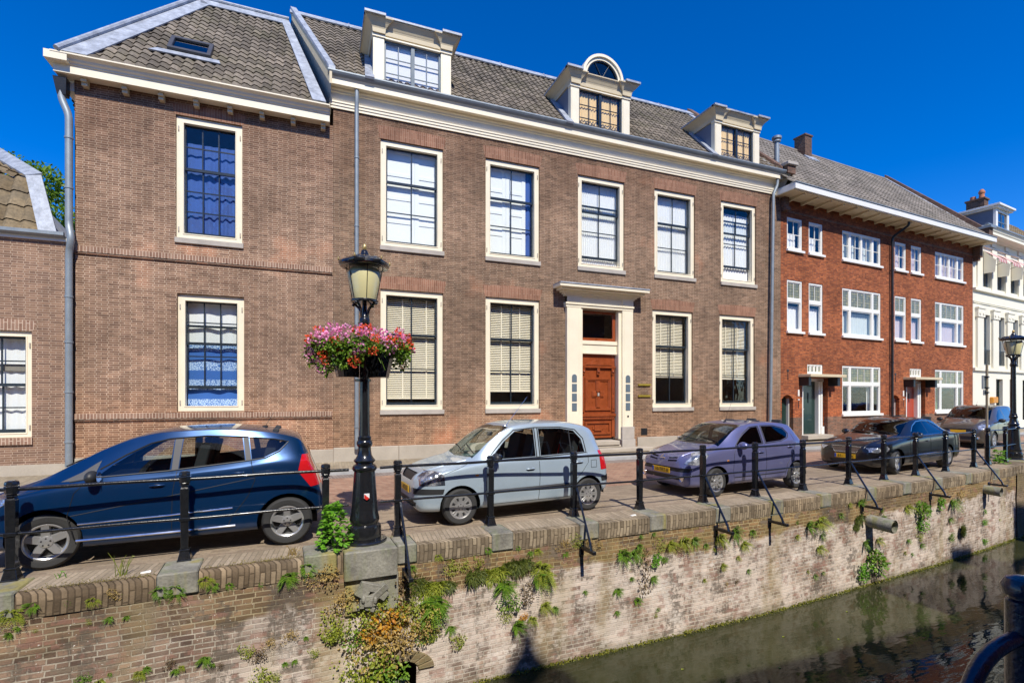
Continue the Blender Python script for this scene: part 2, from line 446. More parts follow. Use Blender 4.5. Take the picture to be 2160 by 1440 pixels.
def sash_window(H, x0, x1, z0, z1, cols, rows_up, rows_lo, split, inner, raise_=0.0, label=None, sill=True, yf=.05, fw=.155, side_bar=.045):
    """cream frame, dark sliding sashes, what hangs behind"""
    ix0, ix1, iz0, iz1 = x0 + fw, x1 - fw, z0 + fw * .85, z1 - fw
    g = G(); g.plate(x0 + .004, x1 - .004, z0 + .004, z1 - .004, [(ix0, ix1, iz0, iz1)], yf, yf + .17)
    g.plate(ix0 - .025, ix1 + .025, iz0 - .025, iz1 + .025, [(ix0, ix1, iz0, iz1)], yf - .012, yf + .02)
    w = H.put(g, 'window', M['cream'], bevel=.004)
    if label: w['label'] = label
    zs = iz0 + (iz1 - iz0) * (1 - split)
    g = G(); yu, yl = yf + .085, yf + .13
    b = side_bar
    # upper sash
    g.plate(ix0, ix1, zs - .035, iz1, [(ix0 + b, ix1 - b, zs + .03, iz1 - b)], yu, yu + .035)
    muntins(g, ix0 + b, ix1 - b, zs + .03, iz1 - b, cols, rows_up, yu + .003, yu + .03)
    # lower sash, maybe pushed up
    lz0, lz1 = iz0 + raise_, zs + .03 + raise_
    g.plate(ix0, ix1, lz0, lz1, [(ix0 + b, ix1 - b, lz0 + .075, lz1 - .055)], yl, yl + .035)
    muntins(g, ix0 + b, ix1 - b, lz0 + .075, lz1 - .055, cols, rows_lo, yl + .003, yl + .03)
    H.put(g, 'sash', M['sash'], w)
    g = G(); g.box(ix0 + b, ix1 - b, yu + .015, yu + .019, zs + .03, iz1 - b)
    g.box(ix0 + b, ix1 - b, yl + .015, yl + .019, lz0 + .075, lz1 - .055)
    H.put(g, 'pane', M['glass_old'], w)
    g = G()
    for hx in (x0 + .05, x1 - .05):
        for hz in (z0 + .22, z1 - .3): g.box(hx - .011, hx + .011, yf - .03, yf, hz - .05, hz + .05)
    H.put(g, 'hinge', M['stone'], w)
    if sill:
        g = G(); g.box(x0 - .02, x1 + .03, -.05, .2, z0 - .125, z0 + .002)
        H.put(g, 'sill', M['stone'], w, bevel=.008)
    yi = yf + .23
    for spec in inner:
        k = spec[0]
        if k == 'curtain':
            _, mt, a0, a1, b0, b1, n = spec
            g = curtain_geo(ix0 + (ix1 - ix0) * a0, ix0 + (ix1 - ix0) * a1, iz0 + (iz1 - iz0) * b0, iz0 + (iz1 - iz0) * b1, yi, .03, n, seed=x0)
            H.put(g, 'curtain', M[mt], w, smooth=80, recalc=False)
        elif k == 'shutter':
            _, a0, a1 = spec
            g = G(); sx0 = ix0 + (ix1 - ix0) * a0; sx1 = ix0 + (ix1 - ix0) * a1; nn = 2
            g.box(sx0, sx1, yi, yi + .02, iz0 - .1, iz1 + .1)
            for q in range(nn):
                p0 = sx0 + (sx1 - sx0) * q / nn; p1 = sx0 + (sx1 - sx0) * (q + 1) / nn
                hs = []
                for j in range(4):
                    h0 = iz0 + (iz1 - iz0) * j / 4 + .05; hs.append((p0 + .12, p1 - .12, h0, h0 + (iz1 - iz0) / 4 - .1))
                g.plate(p0 + .003, p1 - .003, iz0 - .1, iz1 + .1, hs, yi - .016, yi)
            H.put(g, 'shutter', M['shutter'], w, bevel=.003)
        elif k == 'blind':
            _, a0, a1, b0 = spec
            g = G(); bx0 = ix0 + (ix1 - ix0) * a0; bx1 = ix0 + (ix1 - ix0) * a1; zt = iz1 - .02; zb = iz0 + (iz1 - iz0) * b0
            z = zt - .04
            while z > zb + .04:
                g.hexa([(bx0, yi - .018, z - .022), (bx1, yi - .018, z - .022), (bx1, yi + .016, z + .012), (bx0, yi + .016, z + .012)],
                       [(bx0, yi - .018, z - .018), (bx1, yi - .018, z - .018), (bx1, yi + .016, z + .016), (bx0, yi + .016, z + .016)])
                z -= .052
            g.box(bx0, bx1, yi - .025, yi + .025, zb - .01, zb + .035); g.box(bx0, bx1, yi - .03, yi + .03, zt - .03, zt + .02)
            for f in (.3, .72): g.box(bx0 + (bx1 - bx0) * f - .018, bx0 + (bx1 - bx0) * f + .018, yi - .028, yi - .024, zb, zt)
            H.put(g, 'blind', M['blind'], w)
    return w

def lintel(H, x0, x1, z, h=.32, spread=.09, mat='lintel'):
    g = G(); n = 14
    vs = []
    for i in range(n + 1):
        t = i / n; xb = x0 - .02 + (x1 - x0 + .04) * t; xt = x0 - spread + (x1 - x0 + 2 * spread) * t
        rise = .035 * math.sin(math.pi * t)
        vs += [(xb, -.004, z), (xt, -.004, z + h + rise), (xb, .02, z), (xt, .02, z + h + rise)]
    fs = []
    for i in range(n):
        a = i * 4; b = a + 4
        fs += [(a, b, b + 1, a + 1), (a + 2, a + 3, b + 3, b + 2), (a, a + 2, b + 2, b), (a + 1, b + 1, b + 3, a + 3)]
    fs += [(0, 1, 3, 2), (n * 4, n * 4 + 2, n * 4 + 3, n * 4 + 1)]
    g.add(vs, fs)
    return H.put(g, 'lintel', M[mat])

def downpipe(H, path, r=.055, mat='zinc', name='downpipe', clips=()):
    g = G(); pts = [Vector(p) for p in path]
    # round the bends
    out = [pts[0]]
    for i in range(1, len(pts) - 1):
        a, b, c = pts[i - 1], pts[i], pts[i + 1]
        d1 = min(.12, (a - b).length * .45); d2 = min(.12, (c - b).length * .45)
        p, q = b + (a - b).normalized() * d1, b + (c - b).normalized() * d2
        for t in (0, .33, .67, 1): out.append((p * (1 - t) + b * t) * (1 - t) + (b * (1 - t) + q * t) * t)
    out.append(pts[-1])
    g.tube(out, r, 12)
    for z in clips:
        # the straight run at this height
        for i in range(len(pts) - 1):
            a, b = pts[i], pts[i + 1]
            if min(a.z, b.z) <= z <= max(a.z, b.z) and abs(a.x - b.x) < .03:
                g.lathe([(r + .012, -.02), (r + .012, .02)], (a.x, a.y, z), 12); g.box(a.x - .012, a.x + .012, a.y, a.y + .09, z - .012, z + .012)
    return H.put(g, name, M[mat], smooth=40)

def shell(H, x0, x1, z0, z1, depth, holes, mat, thick=.225, skew=0.0):
    """front wall with openings, side and back walls as separate parts"""
    g = G(); g.plate(x0, x1, z0, z1, holes, 0, thick)
    H.put(g, 'front_wall', M[mat])
    g = G()
    for xa in (x0, x1):
        t = .3 if xa == x0 else -.3
        b = [(xa, thick, z0), (xa + t, thick, z0), (xa + t + skew, depth, z0), (xa + skew, depth, z0)]
        g.hexa(b, [(p[0], p[1], z1) for p in b])
    H.put(g, 'side_wall', M[mat])
    g = G(); g.box(x0 + skew, x1 + skew, depth, depth + .3, z0, z1); H.put(g, 'back_wall', M[mat])
    g = G(); g.box(x0 + .3, x1 - .3, 2.6, 2.7, z0, z1 - .05)
    g.box(x0 + .3, x1 - .3, thick, 2.6, (z0 + z1) / 2 - .25, (z0 + z1) / 2 - .1); g.box(x0 + .3, x1 - .3, thick, 2.6, z1 - .15, z1 - .05)
    H.put(g, 'interior', M['room'])

# ============ the mansion
MH = House('brick_mansion', 'large brown brick mansion with five-bay front, three dormers and carved wooden door', (0, 14), 0, .42)
WX = [(1.63, 3.36), (4.63, 6.36), (7.69, 9.41), (10.60, 12.30), (13.46, 15.12)]
UZ = (6.10, 9.0); GZ = (1.63, 4.93)
GX = [WX[0], WX[1], None, (10.52, 12.2), (13.4, 15.05)]
DOOR = (7.80, 9.2, .5, 4.85)
holes = [(a, b, *UZ) for a, b in WX] + [(p[0], p[1], *GZ) for p in GX if p] + [(DOOR[0], DOOR[1], DOOR[2], DOOR[3])]
shell(MH, .42, 16.35, .2, 9.75, 8.0, holes, 'brick', skew=-2.0)
inn = [[('shutter', -.05, 1.2)], [('shutter', -.05, .86), ('curtain', 'curtain_purple', .86, 1.2, 0, 1, 3)],
       [('curtain', 'curtain', -.02, 1.25, -.05, 1.0, 26)], [('curtain', 'curtain', -.02, 1.2, -.05, 1.0, 24)], [('curtain', 'curtain', -.05, 1.25, -.05, .93, 14)]]
for i, (a, b) in enumerate(WX):
    sash_window(MH, a, b, *UZ, 2, 1, 2, .36, inn[i], raise_=(0, 0, .2, 0, .45)[i],
                label=('upper window with closed white panelled shutters', 'upper window with white shutters and a dark blue gap', 'upper window over the door, lower sash slightly raised', 'upper window with white pleated curtain', 'rightmost upper window with its sash pushed up')[i])
    lintel(MH, a, b, 9.0, .34)
gb = [(0, 1.12, .06), (0, 1.0, .13), None, (-.02, .95, .30), (-.02, .95, .29)]
for i, p in enumerate(GX):
    if not p: continue
    sash_window(MH, p[0], p[1], *GZ, 2, 1, 2, .35, [('blind', *gb[i])], label='ground floor window with cream slatted blind')
    lintel(MH, p[0], p[1], 4.93, .33)
# plinth, cornice
g = G()
for a, b in ((.42, 7.2), (9.9, 16.35)):
    xs = [a + (b - a) * k / 4 for k in range(5)]
    for k in range(4): g.box(xs[k] + .003, xs[k + 1] - .003, -.045, .02, .2, .655)
MH.put(g, 'plinth', M['plinth'], bevel=.012)
cor = [(.02, 9.56), (-.04, 9.56), (-.04, 9.62), (-.06, 9.63), (-.06, 9.69), (-.08, 9.70), (-.08, 9.74), (-.095, 9.77), (-.02, 9.78), (-.02, 9.97), (-.05, 9.98), (-.06, 10.02), (-.10, 10.05),
       (-.11, 10.085), (-.23, 10.09), (-.23, 10.07), (-.26, 10.07), (-.26, 10.21), (-.275, 10.215), (-.29, 10.25), (.02, 10.25)]
g = G(); g.extr_x(cor, .33, 16.45); MH.put(g, 'cornice', M['cream'])
g = G(); g.extr_x([(-.28, 10.252), (-.31, 10.252), (-.35, 10.29), (-.38, 10.34), (-.38, 10.37), (-.34, 10.37), (-.29, 10.30), (.02, 10.30), (.02, 10.252)], .28, 16.5)
MH.put(g, 'gutter', M['zinc'])
downpipe(MH, [(1.0, -.18, 10.06), (1.0, -.18, 9.85), (1.0, -.14, 9.6), (1.0, -.14, .62)], .055, clips=(8.3, 6.5, 4.6, 2.6, 1.2))
downpipe(MH, [(15.98, -.18, 10.06), (15.98, -.18, 9.85), (15.82, -.14, 9.5), (15.66, -.14, .55)], .055, clips=(8.3, 6.6, 4.6, 2.7, 1.3))
# main roof with skewed gable verges
RL, RR = (.35, -.32, 10.33), (16.30, -.32, 10.33)
TL, TR = (-.68, 3.0, 13.86), (14.72, 3.0, 13.86)
tiles('tiled_roof', M['tile'], MH.root, MH.off, RL, RR, TR, TL)
BK = 6.6
g = G(); g.add([TL, TR, (13.2, BK, 10.2), (-1.8, BK, 10.2)], [(0, 1, 2, 3)])
MH.put(g, 'rear_roof', M['tile'])
g = G(); g.add([(.36, 0, 9.4), (.36, -.38, 10.1), (-.68, 3.0, 13.8), (-1.8, 8, 9.4)], [(0, 1, 2, 3)]); g.add([(16.3, 0, 9.4), (16.3, -.38, 10.1), (14.72, 3.0, 13.8), (13.2, 8, 9.4)], [(0, 1, 2, 3)])
MH.put(g, 'gable_wall', M['plinth'])
def strip(H, name, a, b, nrm, w, t, mat, bumps=0, **k):
    """flat bar from a to b lying on a slope with normal nrm"""
    a, b, nrm = Vector(a), Vector(b), Vector(nrm).normalized(); d = (b - a).normalized(); s = d.cross(nrm).normalized()
    g = G(); q = [a - s * w / 2, a + s * w / 2, b + s * w / 2, b - s * w / 2]
    g.hexa([p for p in q], [p + nrm * t for p in q])
    if bumps:
        L = (b - a).length; n = int(L / bumps)
        for i in range(1, n):
            c = a + (b - a) * i / n; q = [c - s * w / 2 - d * .02, c + s * w / 2 - d * .02, c + s * w / 2 + d * .02, c - s * w / 2 + d * .02]
            g.hexa([p for p in q], [p + nrm * (t + .02) for p in q])
    return H.put(g, name, M[mat], bevel=.006, **k)
slope_n = (0, -3.66, 3.42)
strip(MH, 'ridge_lead', (-.75, 2.95, 13.86), (14.8, 2.95, 13.86), slope_n, .30, .05, 'lead', bumps=1.6)
g = G(); g.tube([(-.75, 3.02, 13.93), (14.8, 3.02, 13.93)], .06, 8); MH.put(g, 'ridge_roll', M['lead'])
# raised verge boards beside the lower roof
g = G()
a0, a1 = Vector((.30, -.36, 10.30)), Vector((-.74, 3.0, 13.92))
for (o1, o2, zz, zt) in ((0, .16, .06, .16),):
    g.hexa([a0 + Vector((o1, 0, zz)), a0 + Vector((o2, 0, zz)), a1 + Vector((o2, 0, zz)), a1 + Vector((o1, 0, zz))],
           [a0 + Vector((o1, 0, zt)), a0 + Vector((o2, 0, zt)), a1 + Vector((o2, 0, zt)), a1 + Vector((o1, 0, zt))])
MH.put(g, 'verge_capping', M['lead'])
g = G(); o1, o2 = .02, .08
g.hexa([a0 + Vector((o1, 0, -.30)), a0 + Vector((o2, 0, -.30)), a1 + Vector((o2, 0, -.22)), a1 + Vector((o1, 0, -.22))],
       [a0 + Vector((o1, 0, .058)), a0 + Vector((o2, 0, .058)), a1 + Vector((o2, 0, .058)), a1 + Vector((o1, 0, .058))])
MH.put(g, 'verge_board', M['cream_dull'])
# right gable parapet of dark brick
b0, b1 = Vector((16.12, -.25, 10.22)), Vector((14.62, 3.1, 13.85))
g = G(); g.hexa([b0, b0 + Vector((.26, 0, 0)), b1 + Vector((.26, 0, 0)), b1], [b0 + Vector((0, 0, .32)), b0 + Vector((.26, 0, .32)), b1 + Vector((.26, 0, .32)), b1 + Vector((0, 0, .32))])
MH.put(g, 'gable_parapet', M['chimney'])
strip(MH, 'verge_lead', (16.0, -.28, 10.3), (14.5, 3.05, 13.92), slope_n, .22, .05, 'lead')
g = G(); g.box(16.22, 16.62, -.42, .1, 10.27, 10.55); MH.put(g, 'corner_pier', M['chimney'])
g = G(); g.box(16.16, 16.68, -.5, .16, 10.55, 10.68); MH.put(g, 'pier_cap', M['stone'], bevel=.02)
g = G(); g.box(16.36, 16.6, -.16, .05, 9.1, 9.95); g.box(16.38, 16.58, -.24, .05, 8.98, 9.1); MH.put(g, 'corbel', M['brick_base'])

def dormer(H, x0, x1, arch, curtain, dark, zt=12.02, zb=10.28):
    y0 = -.24
    g = G()
    pw = .29
    for (a, b) in ((x0, x0 + pw), (x1 - pw, x1)):
        g.box(a, b, y0, y0 + .18, zb, zt - .42)
        g.box(a - .025, b + .025, y0 - .03, y0 + .16, zt - .46, zt - .38)
        g.box(a + .03, b - .03, y0 - .018, y0 + .01, zb, zt - .55)
    g.box(x0 + pw, x1 - pw, y0 + .02, y0 + .16, zt - .40, zt - .2)
    g.box(x0 + pw, x1 - pw, y0 - .012, y0 + .14, zt - .46, zt - .415)
    d = H.put(g, 'dormer', M['cream'], bevel=.004)
    def yr(z): return -.32 + (z - 10.33) * 3.32 / 3.53
    # cornice mitred round three sides with little breaks over the pilasters
    g = G()
    for (oa, ob, za, zc) in ((.02, .03, zt - .38, zt - .27), (.03, .055, zt - .27, zt - .22), (.06, .11, zt - .22, zt - .15), (.11, .20, zt - .15, zt - .06), (.215, .22, zt - .06, zt - .03)):
        ye = yr(za)
        def ringp(a, b, o, yb, z, e=0): return [(a - o, y0 - o * .7 - e, z), (b + o, y0 - o * .7 - e, z), (b + o, yb, z), (a - o, yb, z)]
        g.hexa(ringp(x0, x1, oa, ye, za), ringp(x0, x1, ob, ye, zc))
        for (a, b) in ((x0, x0 + pw), (x1 - pw, x1)): g.hexa(ringp(a + (.001 if a == x0 else 0), b - (.001 if a != x0 else 0), oa - .002, y0 + .05, za + .001, .06), ringp(a, b, ob - .002, y0 + .05, zc + .001, .06))
    H.put(g, 'cornice', M['cream_dull'], d)
    g = G(); ye = yr(zt)
    if not arch: g.box(x0 - .24, x1 + .24, y0 - .19, ye + .1, zt - .03, zt + .02)
    else:
        g.box(x0 - .24, x0 + .36, y0 - .19, ye + .1, zt - .03, zt + .02); g.box(x1 - .36, x1 + .24, y0 - .19, ye + .1, zt - .03, zt + .02)
        g.box(x0 + .36, x1 - .36, y0 + .25, ye, zt - .03, zt + .02)
    for a in (x0 - .24, x1 - .30): g.box(a, a + .54, y0 - .27, y0 - .1, zt - .03, zt + .03)
    H.put(g, 'lead_top', M['lead'], d)
    # cheeks
    g = G()
    for (xa, xb) in ((x0 + .02, x0 + .08), (x1 - .08, x1 - .02)):
        g.extr_x([(y0 + .1, zb - .1), (y0 + .1, zt - .3), (yr(zt - .3) + .05, zt - .3)], xa, xb)
    H.put(g, 'cheek', M['zinc_blue'], d)
    g = G(); g.hexa([(x0 - .22, yr(zb) - .02, zb + .03), (x0 + .02, yr(zb) - .02, zb + .03), (x0 + .02, yr(zt - .35), zt - .30), (x0 - .12, yr(zt - .35), zt - .30)],
                    [(x0 - .22, yr(zb) - .05, zb + .08), (x0 + .02, yr(zb) - .05, zb + .08), (x0 + .02, yr(zt - .35) - .03, zt - .25), (x0 - .12, yr(zt - .35) - .03, zt - .25)])
    H.put(g, 'flashing', M['lead'], d)
    # casements
    wx0, wx1, wz0, wz1 = x0 + pw, x1 - pw, zb - .02, zt - .46
    g = G(); xm = (wx0 + wx1) / 2; yy = y0 + .06; fz = .05
    hs = [(wx0 + fz, xm - .05, wz0 + .05, wz1 - fz), (xm + .05, wx1 - fz, wz0 + .05, wz1 - fz)]
    g.plate(wx0, wx1, wz0, wz1, hs, yy, yy + .05)
    g.box(xm - .045, xm + .045, yy - .02, yy + .01, wz0, wz1)
    for h in hs: muntins(g, h[0], h[1], h[2], h[3], 2, 3, yy + .01, yy + .035, .022)
    w = H.put(g, 'window', M['sash_grey' if not dark else 'sash'], d)
    g = G()
    for h in hs: g.box(h[0], h[1], yy + .02, yy + .024, h[2], h[3])
    H.put(g, 'pane', M['glass'], d)
    if curtain == 'shutter':
        g = G(); g.box(wx0, wx1, yy + .09, yy + .11, wz0, wz1 + .1); H.put(g, 'roller_blind', M['curtain'], d)
    else:
        for h in hs:
            g = curtain_geo(h[0] - .03, h[1] - .04, wz0, wz1 + .05, yy + .08, .025, 7, seed=h[0]); H.put(g, 'curtain', M['curtain_yellow'], d, smooth=80, recalc=False)
    g = G(); g.box(x0 + .1, x1 - .1, 1.2, 1.25, zb, zt - .3); H.put(g, 'lining', M['room'], d)
    if arch:
        xc = (x0 + x1) / 2 + .03; r = .74; n = 28; ya = y0 - .06
        def ring(r0, r1, ya, yb):
            gg = G(); vs = []
            for i in range(n + 1):
                a = math.pi * i / n
                for (rr, yv) in ((r0, ya), (r1, ya), (r1, yb), (r0, yb)): vs.append((xc + rr * math.cos(a), yv, zt - .03 + rr * math.sin(a)))
            fs = [(0, 1, 2, 3), (n * 4 + 3, n * 4 + 2, n * 4 + 1, n * 4)]
            for i in range(n):
                for k in range(4): l = (k + 1) % 4; fs.append((i * 4 + k, i * 4 + l, i * 4 + 4 + l, i * 4 + 4 + k))
            gg.add(vs, fs); return gg
        g = ring(r - .085, r, ya - .05, ya + 1.3); g2 = ring(r - .17, r - .08, ya, ya + .15); g.add(g2.v, g2.f)
        H.put(g, 'arched_pediment', M['cream'], d, smooth=40)
        g = G(); rr = r - .17
        pts = [(xc + rr * math.cos(math.pi * i / n), zt - .03 + rr * math.sin(math.pi * i / n)) for i in range(n + 1)]
        g.extr_y(pts, ya + .07, ya + .08); H.put(g, 'fanlight_pane', M['car_glass_dark'], d)
        g = G(); g2 = ring(rr - .035, rr, ya + .03, ya + .07); g.add(g2.v, g2.f); g.box(xc - rr, xc + rr, ya + .03, ya + .07, zt - .03, zt + .0)
        for a in (62, 118):
            g.tube([(xc, ya + .05, zt), (xc + rr * math.cos(R(a)), ya + .05, zt - .03 + rr * math.sin(R(a)))], .012, 6)
        g.lathe([(.001, -.03), (.07, -.02), (.07, .02), (.001, .03)], (xc, ya + .05, zt), 12, axis='y')
        H.put(g, 'fanlight_frame', M['sash'], d)
        g = G(); g.box(x0 + .1, x1 - .1, ya + .3, ya + .32, zt - .3, zt + .75 - .05) if 0 else g.extr_y(pts, ya + .5, ya + .52); H.put(g, 'fanlight_lining', M['dark'], d)
    return d
dormer(MH, 1.41, 3.53, False, 'shutter', False)
dormer(MH, 7.31, 9.45, True, 'yellow', True)
dormer(MH, 12.96, 15.02, False, 'yellow', True)

# door case
g = G()
px = [(7.24, 7.74), (9.25, 9.66)]
for a, b in px:
    g.box(a, b, -.13, .02, 1.02, 4.78)
    if a < 8: g.box(b, b + .06, -.10, .25, .62, 4.78)
    else: g.box(a - .11, a, -.07, .25, .62, 4.78)
g.box(7.20, 9.66, -.14, .02, 4.78, 4.86); g.box(7.18, 9.68, -.17, .02, 4.86, 4.92)
g.box(7.24, 9.66, -.12, .02, 4.92, 5.12)
g.box(7.24, 7.74, -.15, .02, 4.93, 5.14); g.box(9.25, 9.66, -.15, .02, 4.93, 5.14)
for o, a, b in ((.04, 5.12, 5.17), (.09, 5.17, 5.22), (.16, 5.22, 5.27), (.27, 5.27, 5.33), (.38, 5.33, 5.42)):
    g.box(7.2 - o, 9.66 + o, -.12 - o, .02, a, b)
g.box(7.80, 9.14, .02, .14, 3.66, 3.78); g.box(7.80, 9.14, .05, .14, 3.42, 3.66); g.box(7.80, 9.14, .03, .14, 3.36, 3.42)
g.box(7.80, 9.14, .12, .25, 4.74, 4.8)
for a, b in px:
    for c in (a + .06, b - .09): g.box(c, c + .03, -.138, -.12, 1.1, 4.7)
dc = MH.put(g, 'door_case', M['cream'], bevel=.005)
g = G(); g.box(6.82, 10.04, -.52, .0, 5.42, 5.455); MH.put(g, 'lead_top', M['lead'], dc)
g = G()
for a, b in px:
    g.box(a - .03, b + .03, -.17, .02, .62, 1.02); g.box(a - .05, b + .05, -.2, .02, .3, .62)
MH.put(g, 'pedestal', M['stone'], dc, bevel=.012)
# arched side lights in the pilasters
g = G()
for xc in (7.49, 9.455):
    for k in range(4):
        z = 1.55 + k * .30
        if k < 3: g.box(xc - .085, xc + .085, -.142, -.128, z, z + .245)
        else:
            pts = [(xc - .085, z), (xc + .085, z)] + [(xc + .085 * math.cos(math.pi * i / 10), z + .16 + .085 * math.sin(math.pi * i / 10)) for i in range(11)]
            g.extr_y(pts, -.142, -.128)
MH.put(g, 'side_light', M['sash_grey'], dc)
g = G(); g.lathe([(.03, -.15), (.03, -.13)], (9.46, 0, 1.36), 10, axis='y'); MH.put(g, 'bell_push', M['iron_dull'], dc)
# transom light
g = G(); g.plate(7.81, 9.13, 3.78, 4.74, [(7.92, 9.02, 3.88, 4.66)], .1, .16); tw = MH.put(g, 'transom_window', M['door_wood'], bevel=.006)
g = G(); g.box(7.92, 9.02, .125, .13, 3.88, 4.66); MH.put(g, 'pane', M['glass'], tw)
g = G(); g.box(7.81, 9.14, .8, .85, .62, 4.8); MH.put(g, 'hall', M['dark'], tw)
# carved door
dx0, dx1 = 7.84, 9.12
g = G(); g.box(dx0, dx1, .13, .18, .66, 3.36)
g.extr_y([(dx0 + .01, 2.98), (dx1 - .01, 2.98), ((dx0 + dx1) / 2, 3.2)], .055, .13)
g.extr_y([(dx0 + .16, 3.005), (dx1 - .16, 3.005), ((dx0 + dx1) / 2, 3.12)], .035, .06)
g.box(dx0 + .01, dx1 - .01, .05, .13, 2.92, 2.98)
for x in (dx0 + .05, dx1 - .15, (dx0 + dx1) / 2 - .05):
    g.box(x, x + .1, .06, .13, 2.70, 2.92); g.ball((x + .05, .06, 2.8), .045)
g.plate(dx0 + .16, dx1 - .16, 1.55, 2.6, [(dx0 + .22, dx1 - .22, 1.61, 2.54)], .085, .13); g.plate(dx0 + .2, dx1 - .2, 1.59, 2.56, [(dx0 + .26, dx1 - .26, 1.65, 2.5)], .1, .13)
cx = (dx0 + dx1) / 2
for (ox, oz, w, h) in ((0, .24, .08, .2), (0, -.26, .08, .2), (.13, 0, .09, .1), (-.13, 0, .09, .1)):
    g.box(cx + ox - w, cx + ox + w, .1, .13, 2.08 + oz - h, 2.08 + oz + h); g.box(cx + ox - w + .03, cx + ox + w - .03, .085, .13, 2.08 + oz - h + .03, 2.08 + oz + h - .03)
g.box(dx0 + .02, dx0 + .13, .09, .13, 1.5, 2.68); g.box(dx1 - .13, dx1 - .02, .09, .13, 1.5, 2.68)
for x in (dx0 + .075, dx1 - .075): g.tube([(x, .09, 1.6), (x, .09, 2.0)], .03, 8); g.tube([(x, .09, 2.1), (x, .09, 2.6)], .025, 8)
g.box(dx0, dx1, .05, .13, 1.36, 1.44); g.box(dx0 + .03, dx1 - .03, .08, .13, 1.26, 1.36)
for k in range(18): g.ball((dx0 + .09 + k * .065, .075, 1.31), .025, 6, 4)
g.plate(dx0 + .16, dx1 - .16, .78, 1.2, [(dx0 + .23, dx1 - .23, .85, 1.13)], .085, .13); g.box(cx - .2, cx + .2, .1, .13, .94, 1.04); g.box(cx - .14, cx + .14, .08, .13, .9, 1.08)
g.box(dx0 + .02, dx0 + .13, .09, .13, .7, 1.24); g.box(dx1 - .13, dx1 - .02, .09, .13, .7, 1.24)
dr = MH.put(g, 'door', M['door_wood'], bevel=.004); dr['label'] = 'carved reddish wooden door with small pediment'
g = G(); g.box(cx - .03, cx + .03, .07, .1, 2.02, 2.12); MH.put(g, 'knocker', M['stone'], dr)
g = G(); g.box(7.86, 9.02, -.34, .18, .46, .6); g.box(7.0, 10.1, -.62, -.2, .26, .38); g.box(7.8, 9.1, -.30, .1, .38, .46); MH.put(g, 'doorstep', M['plinth'], bevel=.015)
# brass nameplate bars by the door
g = G(); g.box(9.93, 10.42, -.05, -.01, 2.36, 2.42); g.box(9.93, 10.42, -.05, -.01, 1.99, 2.05); np_ = MH.put(g, 'name_plate', M['brass'])
g = G(); g.box(9.98, 10.37, -.03, -.02, 2.05, 2.36); MH.put(g, 'plate_glass', M['glass'], np_)
g = G(); g.box(10.06, 10.30, -.012, .02, .72, .95); MH.put(g, 'air_vent', M['iron_dull'])

# ============ the lower wing on the left
LW = House('brick_wing', 'lower brown brick house with hipped tiled roof and skylight, joined left of the mansion', (0, 14), 0, -5.02)
W1 = (-3.10, -1.70, 5.77, 8.69); W2 = (-3.07, -1.66, 1.64, 4.45)
shell(LW, -5.02, .415, .2, 9.1, 8.0, [W1, W2], 'brick_wing', skew=-1.6)
sash_window(LW, *W1, 3, 2, 3, .40, [('curtain', 'curtain_purple', 0, 1, 0, .86, 6)], label='tall window with violet blue curtains', side_bar=.03)
sash_window(LW, *W2, 3, 2, 2, .40, [('curtain', 'curtain', 0, 1, .60, 1.02, 2), ('curtain', 'curtain_blue', 0, 1, -.03, .60, 2)], raise_=.42, label='window with white and blue patterned curtain, sash pushed up', side_bar=.03, sill=False)
lintel(LW, W1[0], W1[1], 8.69, .24); lintel(LW, W2[0], W2[1], 4.45, .25, mat='course')
g = G(); g.plate(-3.31, -1.44, 1.625, 4.78, [(W2[0] - .002, W2[1] + .002, 1.62, 4.455)], -.018, .02, back=False); LW.put(g, 'window_surround', M['brick_wing'])
for z in (5.24, 1.49):
    g = G(); g.box(-5.02, .40, -.05, .02, z, z + .125); LW.put(g, 'string_course', M['course'])
    g = G(); g.box(-5.02, .40, -.035, .02, z - .045, z - .001); LW.put(g, 'string_course_base', M['brick_base'])
g = G(); g.box(-5.02, .42, -.04, .02, .2, .62); LW.put(g, 'plinth', M['plinth'], bevel=.01)
cor2 = [(.02, 9.06), (-.20, 9.06), (-.20, 9.05), (-.27, 9.05), (-.27, 9.23), (-.29, 9.235), (-.30, 9.27), (-.335, 9.30), (-.35, 9.34), (-.40, 9.37), (-.43, 9.385), (-.43, 9.415), (.02, 9.415)]
g = G(); g.extr_x(cor2, -5.30, .325)
g.box(-5.29, -5.01, -.262, 1.2, 9.053, 9.228); g.box(-5.41, -5.01, -.42, 1.2, 9.238, 9.408); g.box(-5.2, -5.03, .0, 1.2, 8.8, 9.05)
LW.put(g, 'cornice', M['cream'])
g = G()
for x in (-4.80, -4.06, -3.36, -2.66, -1.95, -1.25, -.54, .17):
    g.box(x - .055, x + .055, -.19, .01, 8.97, 9.058); g.box(x - .055, x + .055, -.14, .01, 8.90, 8.97)
LW.put(g, 'modillion', M['cream_dull'], bevel=.01)
LRL, LRR, LTR, LTL = (-5.1, -.38, 9.40), (.22, -.38, 9.40), (-.80, 3.0, 13.56), (-3.10, 3.0, 13.56)
tiles('tiled_roof', M['tile'], LW.root, LW.off, LRL, LRR, LTR, LTL, w=.215, c=.27, amp=.024, lift=.030)
tiles('hip_roof', M['tile'], LW.root, LW.off, (-6.9, 6.4, 9.4), (-5.1, -.38, 9.40), LTL, (-3.4, 3.8, 13.56), w=.25, c=.3)
g = G(); g.add([LTL, LTR, (-2.0, 6.6, 9.4), (-6.9, 6.4, 9.4), (-3.4, 3.8, 13.56)], [(0, 1, 2, 3, 4)]); LW.put(g, 'rear_roof', M['tile'])
ln = (0, -4.16, 3.38)
g = G()
